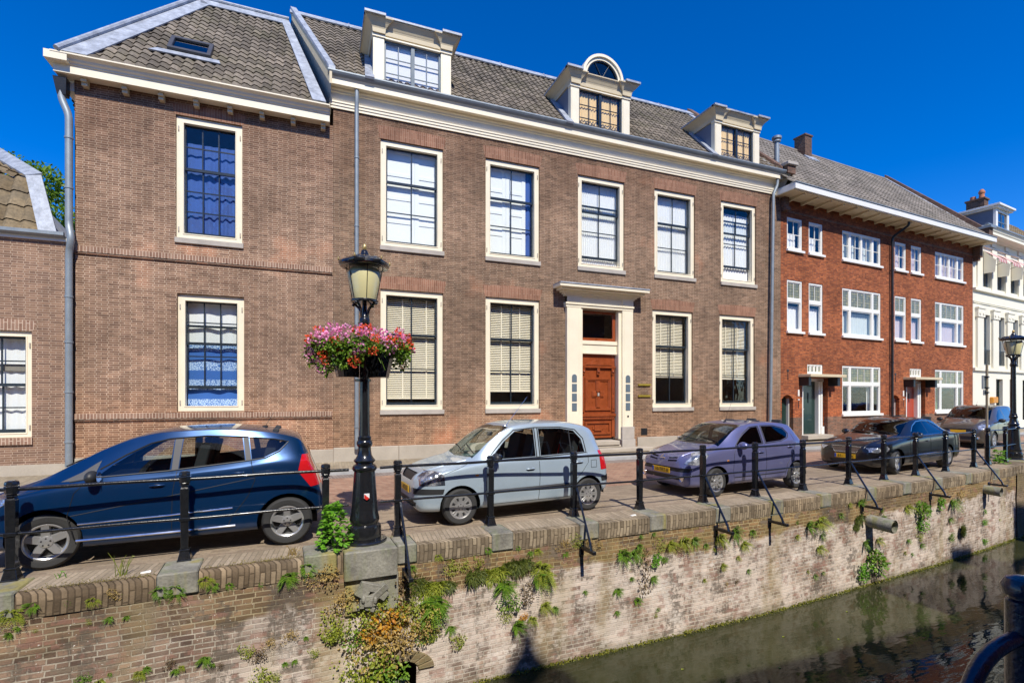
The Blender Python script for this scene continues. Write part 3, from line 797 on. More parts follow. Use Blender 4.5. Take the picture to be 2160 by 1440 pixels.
def quadstrip(g, pts, nrm, t):
    nrm = Vector(nrm).normalized(); g.hexa([Vector(p) + nrm * .03 for p in pts], [Vector(p) + nrm * (.03 + t) for p in pts])
def LP(x, z): return (x, -.38 + (z - 9.4) * 3.38 / 4.16, z)
quadstrip(g, [LP(-5.15, 9.4), LP(-4.66, 9.4), LP(-2.88, 13.3), LP(-3.15, 13.56)], ln, .03)
LW.put(g, 'hip_lead', M['lead'])
g = G(); g.tube([(-5.18, -.45, 9.45), (-3.15, 2.95, 13.66)], .06, 8); LW.put(g, 'hip_roll', M['lead'])
g = G(); quadstrip(g, [LP(-3.1, 13.3), LP(-.72, 13.3), LP(-.80, 13.6), LP(-3.15, 13.6)], ln, .03); g.tube([(-3.15, 2.98, 13.66), (-.78, 2.98, 13.66)], .05, 8)
LW.put(g, 'ridge_lead', M['lead'])
g = G(); quadstrip(g, [LP(-.08, 9.42), LP(.24, 9.42), LP(-.78, 13.5), LP(-1.0, 13.5)], ln, .04); LW.put(g, 'valley_lead', M['lead'])
# skylight
M['blackplastic_frame'] = plain('dark_grey_frame', (.07, .07, .075), .4)
def SK(u, v, h): p = Vector(LP(-3.36, 10.36)); e = Vector(ln).normalized(); up = Vector((0, 3.38, 4.16)).normalized(); return p + Vector((u, 0, 0)) + up * v + e * h
g = G()
for (u0, u1, v0, v1) in ((0, .92, 0, .09), (0, .92, .66, .75), (0, .09, .09, .66), (.83, .92, .09, .66)):
    g.hexa([SK(u0, v0, 0), SK(u1, v0, 0), SK(u1, v1, 0), SK(u0, v1, 0)], [SK(u0, v0, .13), SK(u1, v0, .13), SK(u1, v1, .13), SK(u0, v1, .13)])
sk = LW.put(g, 'skylight', M['blackplastic_frame'], bevel=.008)
g = G(); g.hexa([SK(.09, .09, .06), SK(.83, .09, .06), SK(.83, .66, .06), SK(.09, .66, .06)], [SK(.09, .09, .08), SK(.83, .09, .08), SK(.83, .66, .08), SK(.09, .66, .08)])
LW.put(g, 'pane', M['car_glass_dark'], sk)
g = G(); g.hexa([SK(-.35, -.2, .03), SK(1.15, -.2, .03), SK(1.1, -.02, .03), SK(-.2, -.02, .03)], [SK(-.35, -.2, .06), SK(1.15, -.2, .06), SK(1.1, -.02, .06), SK(-.2, -.02, .06)])
LW.put(g, 'flashing', M['lead'], sk)
# downpipe at the left corner with its dark hopper
downpipe(LW, [(-5.22, -.1, 8.72), (-5.22, -.1, 8.55), (-5.08, -.12, 8.2), (-5.08, -.12, 5.75), (-5.02, -.2, 5.55), (-5.02, -.2, 5.4), (-5.08, -.12, 5.15), (-5.08, -.12, .45)], .07, clips=(7.7, 6.6, 4.2, 3.2, 2.1, 1.0))
g = G(); g.hexa([(-5.28, -.16, 8.62), (-5.12, -.16, 8.62), (-5.12, .02, 8.62), (-5.28, .02, 8.62)], [(-5.34, -.2, 8.98), (-5.1, -.2, 8.98), (-5.1, .05, 8.98), (-5.34, .05, 8.98)])
LW.put(g, 'rain_hopper', M['iron_dull'])

# ============ the low annex at the far left
AN = House('brick_annex', 'low brown brick house with mossy pantile roof at the left edge', (0, 14), 0, -12.0)
AW = (-7.3, -5.77, 1.11, 3.42)
shell(AN, -12.0, -5.14, .2, 5.42, 6.0, [AW, (-10.2, -8.7, 1.11, 3.42)], 'brick_annex')
sash_window(AN, *AW, 3, 2, 2, .5, [('curtain', 'curtain', 0, 1, -.02, 1.02, 7)], label='window with white curtains at the left edge', sill=False, fw=.12)
sash_window(AN, -10.2, -8.7, 1.11, 3.42, 3, 2, 2, .5, [('curtain', 'curtain', 0, 1, -.02, 1.02, 7)], sill=False, fw=.12)
g = G(); g.box(AW[0], AW[1] + .02, -.05, .1, .96, 1.108); AN.put(g, 'brick_sill', M['course'])
lintel(AN, AW[0], AW[1], 3.42, .22, mat='course')
g = G(); g.box(-12, -5.14, -.04, .02, .2, .52); AN.put(g, 'plinth', M['plinth'])
g = G(); g.box(-12, -5.14, -.05, .4, 5.42, 5.5); AN.put(g, 'fascia', M['white'])
g = G(); g.extr_x([(-.12, 5.49), (-.17, 5.53), (-.17, 5.6), (-.12, 5.6), (-.1, 5.53), (.0, 5.53), (.4, 5.503), (.4, 5.501)], -12, -5.16); AN.put(g, 'gutter', M['zinc'])
A0, A1, A2, A3 = (-12, .05, 5.5), (-5.5, .05, 5.5), (-5.98, .62, 6.95), (-12, .62, 6.95)
tiles('tiled_roof', M['tile_big'], AN.root, AN.off, A0, A1, A2, A3, w=.30, c=.36, amp=.035, lift=.035)
tiles('upper_roof', M['tile_big'], AN.root, AN.off, A3, A2, (-7.6, 2.6, 8.1), (-12, 2.6, 8.1), w=.30, c=.36, amp=.035, lift=.035)
g = G(); an = (0, -1.45, .57)
quadstrip(g, [(-5.62, .0, 5.5), (-5.3, .0, 5.5), (-5.82, .6, 7.0), (-6.10, .6, 6.95)], an, .05); quadstrip(g, [(-6.12, .6, 6.93), (-5.82, .6, 7.02), (-7.5, 2.6, 8.25), (-7.75, 2.6, 8.1)], (.1, -1, 1.6), .05)
AN.put(g, 'hip_lead', M['lead'])
g = G(); g.add([(-5.35, .05, 5.5), (-5.9, .62, 6.98), (-7.6, 2.6, 8.15), (-5.9, 6, 5.5)], [(0, 1, 2, 3)]); AN.put(g, 'side_roof', M['lead'])
# ============ the two red brick houses
RO = (16.35, 14.0); RA = 4.2
def light_window(H, x0, x1, z0, z1, lights, inner=None, curtain='curtain', zc=None, label=None, sill=True, tone='white'):
    """white frame; lights = (x0,x1,z0,z1,nx,nz,leaded)"""
    g = G(); g.plate(x0 + .003, x1 - .003, z0 + .003, z1 - .003, [l[:4] for l in lights], .02, .14)
    w = H.put(g, 'window', M[tone], bevel=.005)
    if label: w['label'] = label
    g = G(); gl = G(); ld = G()
    for (a, b, c, d, nx, nz, lead) in lights:
        t = .032
        g.plate(a, b, c, d, [(a + t, b - t, c + t, d - t)], .045, .09)
        muntins(g, a + t, b - t, c + t, d - t, nx, nz, .05, .08, .022)
        (ld if lead else gl).box(a + t, b - t, .066, .07, c + t, d - t)
    H.put(g, 'casement', M[tone], w)
    if gl.v: H.put(gl, 'pane', M['glass'], w)
    if ld.v: H.put(ld, 'leaded_pane', M['leaded'], w)
    if sill:
        g = G(); g.box(x0 - .05, x1 + .07, -.08, .12, z0 - .09, z0 + .002); H.put(g, 'sill', M[tone], w, bevel=.006)
    if inner:
        for (mt, a, b, c, d, n) in inner:
            g = curtain_geo(a + .08, b + .22, c, d, .21, .028, n, seed=a); H.put(g, 'curtain', M[mt], w, smooth=80, recalc=False)
    return w

def red_house(k, label, o, doorm, cur, cur2):
    H = House('red_brick_house', label, RO, RA, o, cat='house')
    X = lambda v: o + v
    sm = [(X(.36), X(1.25)), (X(1.64), X(2.50))]
    big = (X(3.76), X(6.45)) if k == 0 else (X(3.66), X(6.28))
    rec = (X(1.24), X(2.82), .42, 2.72); arch = (X(.06), X(.72), .42, 2.08)
    glz = (X(1.55), X(2.50), 2.88, 3.27)
    ho = [(a, b, 7.62, 8.85) for a, b in sm] + [(a, b, 4.5, 6.46) for a, b in sm] + [(*big, 7.62, 8.82), (*big, 4.5, 6.46), (*big, 1.28, 3.27), rec, arch, glz]
    x1 = X(7.14)
    g = G(); g.plate(o + .002, x1, 1.2, 9.56, ho, 0, .16); H.put(g, 'front_wall', M['brick_red'])
    g = G(); g.plate(o + .002, x1, .2, 1.2, [h for h in ho if h[2] < 1.2], 0, .16); H.put(g, 'wall_base', M['brick_base'])
    g = G(); g.box(o + .01, o + .25, .35, 7.5, .2, 9.5); g.box(x1 - .25, x1 - .01, .35, 7.5, .2, 9.5); g.box(o + .25, x1 - .25, 7.2, 7.5, .2, 9.5); H.put(g, 'side_wall', M['brick_red'])
    g = G()
    for z in (3.7, 6.9): g.box(o + .25, x1 - .25, .36, 3, z, z + .15)
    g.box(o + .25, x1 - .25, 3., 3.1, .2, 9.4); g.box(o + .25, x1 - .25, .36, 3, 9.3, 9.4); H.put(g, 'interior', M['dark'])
    for a, b in sm:
        light_window(H, a, b, 7.62, 8.85, [(a + .07, b - .07, 7.70, 8.76, 2, 2, False)], [(cur, a, b - .35, 7.6, 8.3 if k == 0 else 8.8, 4)])
        light_window(H, a, b, 4.5, 6.46, [(a + .07, b - .07, 4.58, 5.62, 1, 1, False), (a + .07, b - .07, 5.76, 6.38, 2, 1, True)], [(cur, a, b - .2, 4.5, 5.5, 5)])
    a, b = big; q = .42; tn = 'white' if k == 0 else 'white'
    def cols(z0, z1, n1, n2, lead): return [(a + .07, a + .07 + q, z0, z1, 1, n2, lead), (a + q + .2, b - q - .2, z0, z1, n1, n2, lead), (b - .07 - q, b - .07, z0, z1, 1, n2, lead)]
    xm = (a + b) / 2
    light_window(H, a, b, 7.62, 8.82, [(a + .07, a + .07 + q, 7.7, 8.74, 1, 2, False), (a + q + .2, xm - .05, 7.7, 8.74, 2, 2, False), (xm + .05, b - q - .2, 7.7, 8.74, 2, 2, False), (b - .07 - q, b - .07, 7.7, 8.74, 1, 2, False)],
                 [(cur2, a, b, 7.6, 8.85, 11)] if k else [('curtain_pale', a, a + .9, 7.6, 8.8, 4), ('curtain_pale', b - 1.1, b - .5, 7.6, 8.8, 3)])
    light_window(H, a, b, 4.5, 6.46, cols(4.58, 5.56, 1, 1, False) + cols(5.70, 6.38, 3, 1, True), [(cur2 if k else 'curtain_pale', a, b - .2, 4.5, 5.5, 16)])
    light_window(H, a, b, 1.28, 3.27, cols(1.36, 2.44, 1, 1, False) + cols(2.58, 3.19, 3, 1, True), [('curtain', b - .75, b - .55, 1.3, 2.5, 2)] if k == 0 else None)
    light_window(H, *glz, [(glz[0] + .06 + i * .215, glz[0] + .06 + i * .215 + .17, 2.94, 3.21, 1, 1, True) for i in range(4)], sill=False)
    # soldier course over the openings
    g = G(); g.box(o, x1, -.012, .02, 9.02, 9.09); H.put(g, 'string_course', M['brick_base'])
    # canopy
    g = G(); g.box(X(1.02), X(3.22), -.50, .02, 2.755, 2.86); H.put(g, 'canopy', M['cream_dull'], bevel=.008)
    g = G(); g.box(X(1.08), X(1.22), -.38, .02, 2.42, 2.75); g.box(X(2.84), X(3.0), -.38, .02, 2.42, 2.75); H.put(g, 'canopy_bracket', M['iron_dull'])
    # porch: deep recess with frame and door
    g = G(); g.box(X(1.242), X(1.30), -.01, .12, .5, 2.718); g.box(X(1.46), X(1.56), .18, .34, .5, 2.6); g.box(X(2.40), X(2.52), .10, .34, .5, 2.6); g.box(X(1.3), X(2.818), .16, .34, 2.6, 2.718); g.box(X(2.52), X(2.70), .06, .34, .42, .8)
    g.box(X(2.53), X(2.62), .08, .34, .8, 2.6)
    fr = H.put(g, 'door_frame', M['white'], bevel=.006)
    g = G(); g.box(X(1.56), X(2.40), .26, .31, .52, 2.6)
    g.box(X(1.66), X(2.30), .25, .27, .65, 2.5)
    d = H.put(g, 'door', M[doorm], bevel=.004); d['label'] = ('dark green front door' if k == 0 else 'brick red front door')
    g = G(); g.box(X(1.94), X(1.98), .23, .26, 1.75, 2.15); H.put(g, 'letter_slot', M['iron_dull'], d)
    g = G(); g.ball((X(1.62), .22, 1.5), .035); H.put(g, 'handle', M['stone'], d)
    g = G(); g.box(X(1.2), X(2.75), -.28, .5, .34, .50); H.put(g, 'doorstep', M['plinth'], bevel=.01)
    g = G(); g.box(X(1.245), X(1.255), .16, .36, .42, 2.72); g.box(X(2.80), X(2.815), .16, .36, .42, 2.72); g.box(X(1.25), X(1.5), .34, .36, .42, 2.72); g.box(X(2.6), X(2.81), .34, .36, .42, 2.72); H.put(g, 'porch_reveal', M['brick_red'])
    # passage door with arched head
    n = 8; xc = X(.39); hw = .33
    g = G(); vs = []
    pts = [(arch[0] - .002, 2.09)] + [(xc - hw * math.cos(math.pi * i / n), 2.0 + .16 * math.sin(math.pi * i / n)) for i in range(n + 1)] + [(arch[1] + .002, 2.09)]
    g.extr_y([(arch[0], 1.98)] + [(arch[0], 2.081), (arch[1], 2.081), (arch[1], 1.98)] + [(xc + hw * math.cos(math.pi * i / n), 1.95 + .12 * math.sin(math.pi * i / n)) for i in range(n + 1)], .003, .3) if 0 else None
    g = G(); m = 10
    vs = []
    for i in range(m + 1):
        t = i / m; x = arch[0] + (arch[1] - arch[0]) * t; z = 1.90 + .17 * math.sin(math.pi * t)
        vs += [(x, .002, z), (x, .002, 2.0801), (x, .3, z), (x, .3, 2.0801)]
    fs = [(0, 1, 3, 2), (4 * m, 4 * m + 2, 4 * m + 3, 4 * m + 1)]
    for i in range(m): p = i * 4; r_ = p + 4; fs += [(p, r_, r_ + 1, p + 1), (p, p + 2, r_ + 2, r_)]
    g.add(vs, fs); H.put(g, 'arch', M['brick_red'])
    g = G(); g.box(arch[0] + .1, arch[1], .28, .32, .5, 2.1); H.put(g, 'passage_door', M[doorm])
    g = G(); g.box(arch[1] - .03, arch[1] - .002, .17, .3, .4, 2.1); H.put(g, 'passage_frame', M['white'])
    g = G(); g.box(X(.98), X(1.07), -.015, .01, 2.02, 2.26); H.put(g, 'number_plate', M['white'])
    g = G(); g.box(X(.98), X(1.07), -.02, .01, 1.86, 1.90); H.put(g, 'letter_flap', M['white'])
    g = G(); g.box(X(1.005), X(1.03), -.015, .01, 1.55, 1.82); g.box(X(.34), X(.46), -.015, .01, 2.95, 3.02); g.box(X(.39), X(.41), -.015, .01, 2.65, 2.95); H.put(g, 'wall_anchor', M['iron_dull'])
    # eaves
    e0 = o - (.28 if k == 0 else 0); e1 = x1 + (0 if k == 0 else .35)
    g = G(); g.box(e0, e1, -.74, .05, 9.50, 9.53)
    for i in range(9): xx = o + .35 + i * .8; pass
    H.put(g, 'soffit', M['cream_dull'])
    g = G()
    for i in range(9): xx = o + .35 + i * .8; g.extr_x([(-.66, 9.498), (-.66, 9.45), (-.0, 9.38), (-.0, 9.498)], xx, xx + .09)
    H.put(g, 'rafter_end', M['cream_dull'])
    g = G(); g.box(e0, e1, -.80, -.74, 9.53, 9.75); g.box(e0, e0 + .04, -.74, .05, 9.53, 9.75); g.box(e1 - .04, e1, -.74, .05, 9.53, 9.75); H.put(g, 'fascia', M['white'], bevel=.004)
    g = G(); g.box(e0 - .01, e1 + .01, -.83, -.60, 9.752, 9.78); H.put(g, 'gutter', M['zinc'])
    # roof
    ls = -1.15 if k == 0 else 0.0
    L0 = (e0 + .02, -.70, 9.78); R0 = (e1 if k == 0 else e1 - .30, -.70, 9.78)
    sk = -.9
    T0 = ((o + ls * 1.0 if k == 0 else o + sk), 3.4, 13.95); T1 = (x1 + sk, 3.4, 13.95)
    tiles('tiled_roof', M['tile_red'], H.root, H.off, L0, R0, T1, T0, w=.25, c=.33, amp=.028, lift=.03, nu=5)
    g = G(); g.add([T0, T1, (x1 - 2, 7.5, 9.6), (o - 2, 7.5, 9.6)], [(0, 1, 2, 3)]); g.tube([(T0[0], 3.42, 13.97), (T1[0], 3.42, 13.97)], .09, 8); H.put(g, 'ridge', M['tile_red'])
    if k == 1:
        g = G(); p0 = Vector((x1 + .02, -.6, 9.75)); p1 = Vector((x1 + sk - .05, 3.5, 13.95))
        g.hexa([p0, p0 + Vector((.3, 0, 0)), p1 + Vector((.3, 0, 0)), p1], [p0 + Vector((0, 0, .42)), p0 + Vector((.3, 0, .42)), p1 + Vector((.3, 0, .34)), p1 + Vector((0, 0, .34))])
        g.box(x1 - .02, x1 + .36, -.65, -.1, 9.8, 10.25); H.put(g, 'gable_parapet', M['chimney'])
        g = G(); g.box(x1 - .08, x1 + .42, -.75, -.02, 10.25, 10.36); H.put(g, 'parapet_cap', M['zinc'])
        nn = (0, -4.17, 4.1)
        strip(H, 'verge_lead', (x1 - .1, -.6, 9.84), (x1 + sk - .15, 3.4, 14.0), nn, .2, .04, 'lead')
        g = G(); g.tube([], .01) if 0 else None
        g.box(x1 + .0, x1 + .25, -.3, .05, 8.9, 9.5); g.box(x1 + .02, x1 + .22, -.22, .05, 8.75, 8.9); H.put(g, 'corbel', M['brick_base'])
    else:
        c0 = o + 5.75
        g = G(); g.box(c0, c0 + .5, 2.95, 3.5, 13.2, 14.55); g.box(c0 - .04, c0 + .54, 2.91, 3.54, 14.55, 14.62); H.put(g, 'chimney', M['chimney'])
        g = G(); g.hexa([(c0 - .1, 2.7, 13.25), (c0 + .7, 2.7, 13.25), (c0 + .7, 2.95, 13.52), (c0 - .1, 2.95, 13.52)], [(c0 - .1, 2.68, 13.31), (c0 + .7, 2.68, 13.31), (c0 + .7, 2.93, 13.58), (c0 - .1, 2.93, 13.58)]); H.put(g, 'chimney_flashing', M['lead'])
        g = G(); g.tube([(o + .05, .2, 10.6), (o + .05, .2, 11.75)], .09, 12); g.lathe([(.14, 0), (.14, .05), (.1, .06), (.1, .1), (.17, .11), (.17, .19), (.12, .22)], (o + .05, .2, 11.7), 14); H.put(g, 'flue_pipe', M['zinc'], smooth=40)
        downpipe(H, [(7.35, -.62, 9.5), (7.35, -.62, 9.35), (7.12, -.10, 8.95), (7.12, -.10, .4)], .05, 'iron_dull', clips=(7.5, 5.5, 3.5, 1.5))
    return H
RH0 = red_house(0, 'orange-red brick house with white windows and dark green door, beside the mansion', 0.0, 'door_green', 'curtain', 'curtain')
RH1 = red_house(1, 'orange-red brick house with white windows and red door, next to the white building', 7.14, 'door_red', 'curtain_pink', 'curtain_pink')
# plant behind the glass
g = G(); 
for (x, h) in ((11.75, .75), (11.62, .5), (11.9, .35), (11.5, .22)): g.tube([(x, .35, 1.25), (x + .03, .35, 1.25 + h * .5), (x, .35, 1.25 + h)], [.045, .05, .03], 8)
cac = g.build('cactus', plain('cactus_green', (.16, .28, .13), .7), None, (0, 0, 0), smooth=60)
cac.matrix_world = Matrix.Translation((RO[0], RO[1], 0)) @ Matrix.Rotation(R(RA), 4, 'Z')
tag(cac, 'pale green cactus standing behind the ground floor window of the red-door house', 'cactus')

# ============ ivory plastered house at the right edge
_a = R(RA); WO = (RO[0] + 14.29 * math.cos(_a), RO[1] + 14.29 * math.sin(_a))
WH = House('ivory_house', 'ivory plastered classical house with red striped awnings at the right edge', WO, 7.0, 0.0)
up = [(1.15 + i * 1.72, 2.15 + i * 1.72, 7.62, 9.45) for i in range(6)]
mid = [(1.10 + i * 1.82, 2.0 + i * 1.82, 3.62, 6.2) for i in range(6)]
gr = [(2.75 + i * 1.75, 3.6 + i * 1.75, .5, 2.92) for i in range(5)]
shell(WH, .01, 12.5, .2, 10.1, 7.0, up + mid + gr, 'ivory')
g = G()
for (z0, z1, d) in ((7.32, 7.46, .12), (6.70, 6.74, .04), (6.78, 6.80, .03), (3.30, 3.45, .10), (9.62, 9.70, .08), (.2, .7, .05)):
    g.box(.01, 12.5, -d, .02, z0, z1)
for i in range(8):
    g.box(.35 + i * 1.72, .85 + i * 1.72, -.07, .02, 9.75, 10.0)
for i in range(7): z = .85 + i * .36; g.box(.2, 12.5, -.012, .01, z, z + .34) if 0 else None
for i in range(7):
    x = .25 + i * 1.82; g.box(x + .05, x + .75, -.10, .02, 3.45, 6.05); g.box(x, x + .8, -.14, .02, 6.0, 6.42); g.box(x - .02, x + .82, -.17, .02, 6.42, 6.5)
for i in range(7):
    x = .40 + i * 1.72; g.box(x, x + .6, -.06, .02, 7.46, 9.6)
WH.put(g, 'stucco_mouldings', M['ivory'], bevel=.006)
g = G()
for i in range(7):
    x = .25 + i * 1.82
    for q in (.2, .6): g.lathe([(.001, -.17), (.09, -.165), (.10, -.14)], (x + q, 0, 6.2), 12, axis='y')
WH.put(g, 'capital', M['ivory'], smooth=40)
g = G(); g.extr_x([(.02, 10.0), (-.12, 10.02), (-.18, 10.08), (-.46, 10.10), (-.50, 10.10), (-.50, 10.24), (-.53, 10.26), (-.56, 10.34), (-.60, 10.42), (.02, 10.44)], -.05, 12.5); WH.put(g, 'cornice', M['ivory'])
g = G(); g.box(-.1, 12.5, -.64, -.5, 10.42, 10.48); WH.put(g, 'gutter', M['zinc'])
for (lst, nz) in ((up, 2), (mid, 3), (gr, 2)):
    for (a, b, c, d) in lst:
        g = G(); g.plate(a, b, c, d, [(a + .07, (a + b) / 2 - .03, c + .07, d - .07), ((a + b) / 2 + .03, b - .07, c + .07, d - .07)], .14, .2); muntins(g, a + .07, b - .07, c + .07, d - .07, 1, nz, .15, .19)
        w = WH.put(g, 'window', M['sash_grey' if lst is not gr else 'door_green'])
        g = G(); g.box(a + .07, b - .07, .17, .174, c + .07, d - .07); WH.put(g, 'pane', M['glass'], w)
        if lst is mid:
            g = G(); g.box(a + .05, b - .05, -.03, .0, c + .75, c + .78); g.box(a + .05, b - .05, -.03, .0, c + .03, c + .06)
            for k in range(7): xx = a + .08 + k * (b - a - .16) / 6; g.box(xx - .008, xx + .008, -.025, -.005, c + .03, c + .76)
            WH.put(g, 'balcony_rail', M['iron_dull'], w)
        if lst is not gr:
            g = curtain_geo(a, b - .3, c, d, .42, .03, 4, seed=a); WH.put(g, 'curtain', M['curtain'], w, smooth=80, recalc=False)
def stripes():
    t = NT('red_striped_canvas'); o = t.obj(); sep = t.n('SeparateXYZ'); t.l(o, sep.inputs[0])
    m = t.ramp(t.math('FRACT', t.math('MULTIPLY', sep.outputs[0], 5.)), [(.48, 0.), (.52, 1.)])
    t.principled(Base_Color=t.mix(m, (.42, .04, .045), (.75, .66, .62)), Roughness=.9); return t.m
M['stripe'] = stripes()
for (a, b, c, d) in up:
    g = G(); g.hexa([(a - .02, -.62, d - .55), (b + .02, -.62, d - .55), (b + .02, -.05, d - .03), (a - .02, -.05, d - .03)], [(a - .02, -.62, d - .54), (b + .02, -.62, d - .54), (b + .02, -.05, d - .02), (a - .02, -.05, d - .02)])
    n = 8
    for i in range(n):
        x0 = a + (b - a) * i / n; x1 = a + (b - a) * (i + 1) / n; xm = (x0 + x1) / 2
        g.extr_y([(x0, d - .55), (x1, d - .55), (x1, d - .66), (xm, d - .71), (x0, d - .66)], -.63, -.62)
    aw = WH.put(g, 'awning', M['stripe'])
    g = G(); g.tube([(a, -.62, d - .55), (a, -.05, d - .7)], .012, 6); g.tube([(b, -.62, d - .55), (b, -.05, d - .7)], .012, 6); WH.put(g, 'awning_arm', M['iron_dull'], aw)
    g = G(); g.extr_x([(-.55, d - .62), (-.50, d - 1.2), (-.06, d - 1.2), (-.06, d - .05)], a - .09, a - .05); WH.put(g, 'awning_side', M['ivory'], aw)
tiles('tiled_roof', M['tile_big'], WH.root, WH.off, (3.1, -.4, 10.44), (12.5, -.4, 10.44), (12.5, 2.3, 13.2), (8.2, 2.3, 13.2), w=.3, c=.38, amp=.035, lift=.035)
g = G(); g.add([(8.2, 2.3, 13.2), (12.5, 2.3, 13.2), (12.5, 7.3, 10), (8.2, 7.3, 10)], [(0, 1, 2, 3)]); g.add([(3.1, -.4, 10.4), (8.2, 2.3, 13.2), (8.2, 7.3, 10)], [(0, 1, 2)]); g.add([(0, -.4, 10.4), (3.2, -.4, 10.4), (8.2, 7, 10.4), (0, 7, 10.4)], [(0, 1, 2, 3)]); WH.put(g, 'rear_roof', M['tile_big'])
dx0, dx1 = 1.45, 3.05
g = G(); g.plate(dx0, dx1, 10.4, 11.55, [(dx0 + .22, dx1 - .22, 10.45, 11.4)], -.42, -.3); g.box(dx0 - .12, dx1 + .12, -.55, 3.6, 11.55, 11.64); g.box(dx0 - .2, dx1 + .2, -.63, 3.6, 11.64, 11.74)
dd = WH.put(g, 'dormer', M['white'], bevel=.005)
g = G(); g.box(dx0 + .04, dx0 + .08, -.3, 3.6, 10.3, 11.56); g.box(dx1 - .08, dx1 - .04, -.3, 3.6, 10.3, 11.56); WH.put(g, 'cheek', M['zinc_blue'], dd)
g = G(); g.box(dx0 + .22, dx1 - .22, -.36, -.355, 10.45, 11.4); WH.put(g, 'pane', M['car_glass_dark'], dd)
g = G(); g.box(dx0 + .22, dx1 - .22, -.38, -.34, 10.9, 10.95); g.box((dx0 + dx1) / 2 - .02, (dx0 + dx1) / 2 + .02, -.38, -.34, 10.45, 11.4); WH.put(g, 'sash', M['sash_grey'], dd)
g = G(); g.box(8.8, 9.4, 2.5, 3.4, 11.5, 14.4); g.box(8.74, 9.46, 2.44, 3.46, 14.4, 14.5); WH.put(g, 'chimney', M['chimney'])
M['terracotta'] = plain('terracotta', (.42, .16, .08), .8)
g = G(); g.lathe([(.16, 14.2), (.15, 14.5)], (9.1, 3.15, .25), 12); g.lathe([(.17, 14.2), (.13, 14.55), (.17, 14.6), (.17, 14.7), (.08, 14.85)], (9.1, 2.72, .25), 12); WH.put(g, 'chimney_pot', M['terracotta'], smooth=40)
g = G(); g.box(1.95, 2.55, -.16, .0, 1.66, 1.98); WH.put(g, 'letter_box', plain('orange_letter_box', (.60, .25, .02), .4), bevel=.03)
# ------------------------------------------------------------------ quay line
QT = [(-14, 6.55), (-6, 6.93), (-3.08, 7.06), (.1, 7.26), (2.5, 7.38), (5.3, 7.47), (8.2, 7.60), (11.3, 7.87), (14.1, 8.13), (17.3, 8.50), (20.6, 8.98), (26, 9.9), (34, 11.4), (60, 16)]
def qy(x):
    for i in range(len(QT) - 1):
        if x <= QT[i + 1][0] or i == len(QT) - 2:
            (a, ya), (b, yb) = QT[i], QT[i + 1]
            p = QT[max(i - 1, 0)]; n = QT[min(i + 2, len(QT) - 1)]
            t = (x - a) / (b - a); m0 = (yb - p[1]) / (b - p[0]) * (b - a); m1 = (n[1] - ya) / (n[0] - a) * (b - a)
            return (2 * t**3 - 3 * t**2 + 1) * ya + (t**3 - 2 * t**2 + t) * m0 + (-2 * t**3 + 3 * t**2) * yb + (t**3 - t**2) * m1
def qn(x):
    d = Vector((1, (qy(x + .1) - qy(x - .1)) / .2, 0)).normalized(); return d, Vector((-d.y, d.x, 0))
def Q(x, off=0., z=0.):
    d, n = qn(x); return Vector((x, qy(x), z)) + n * off
WATER = -2.10
EDGE = -.47   # canal-side face measured from the post line

def ribbon(g, xs, pts):
    """pts: list of (offset, z) across; xs along the quay"""
    n = len(pts); b = len(g.v)
    for x in xs:
        for p in pts:
            q = p(x) if callable(p) else Q(x, p[0], p[1]); g.v.append(tuple(q))
    for i in range(len(xs) - 1):
        for k in range(n - 1): g._f(b + i * n + k, b + (i + 1) * n + k, b + (i + 1) * n + k + 1, b + i * n + k + 1)

def paving(name, a, b, mortar, bw, bh, rot=0, herring=False, dark=.75):
    t = NT(name); o = t.obj(); mp = t.n('Mapping'); mp.inputs['Rotation'].default_value = (0, 0, R(rot)); t.l(o, mp.inputs[0])
    br = t.n('TexBrick'); br.offset = .5; t.l(mp.outputs[0], br.inputs['Vector'])
    for k, x in (('Scale', 1.), ('Mortar Size', .006), ('Mortar Smooth', .3), ('Brick Width', bw), ('Row Height', bh)): br.inputs[k].default_value = x
    br.inputs['Color1'].default_value = (*a, 1); br.inputs['Color2'].default_value = (*b, 1); br.inputs['Mortar'].default_value = (*mortar, 1)
    c = t.mix(.9, br.outputs['Color'], t.ramp(t.noise(o, .7, 6), [(.3, dark), (.65, 1.15)]), 'MULTIPLY')
    sp = t.noise(o, 35, 4); c = t.mix(.5, c, t.ramp(sp, [(.3, .7), (.7, 1.3)]), 'MULTIPLY')
    h = t.math('ADD', t.math('MULTIPLY', br.outputs['Fac'], -1.), t.math('MULTIPLY', sp, .4))
    t.principled(Base_Color=c, Roughness=.82, Normal=t.bump(h, .6, .006)); return t.m
M['road'] = paving('red_paving_brick', (.24, .125, .08), (.36, .21, .135), (.33, .27, .19), .21, .105, rot=41)
M['parking'] = paving('grey_brown_paving_brick', (.22, .165, .115), (.33, .255, .18), (.27, .22, .155), .21, .068, rot=4)
M['walk'] = paving('yellow_grey_pavement_brick', (.25, .20, .13), (.34, .28, .19), (.22, .19, .14), .21, .068, rot=90)
M['gutterbrick'] = paving('dark_gutter_brick', (.17, .13, .11), (.25, .20, .17), (.36, .32, .27), .5, .075, rot=80)
M['kerb'] = plain('kerb_stone', (.36, .36, .35), .8, var=.15, bump=.3)

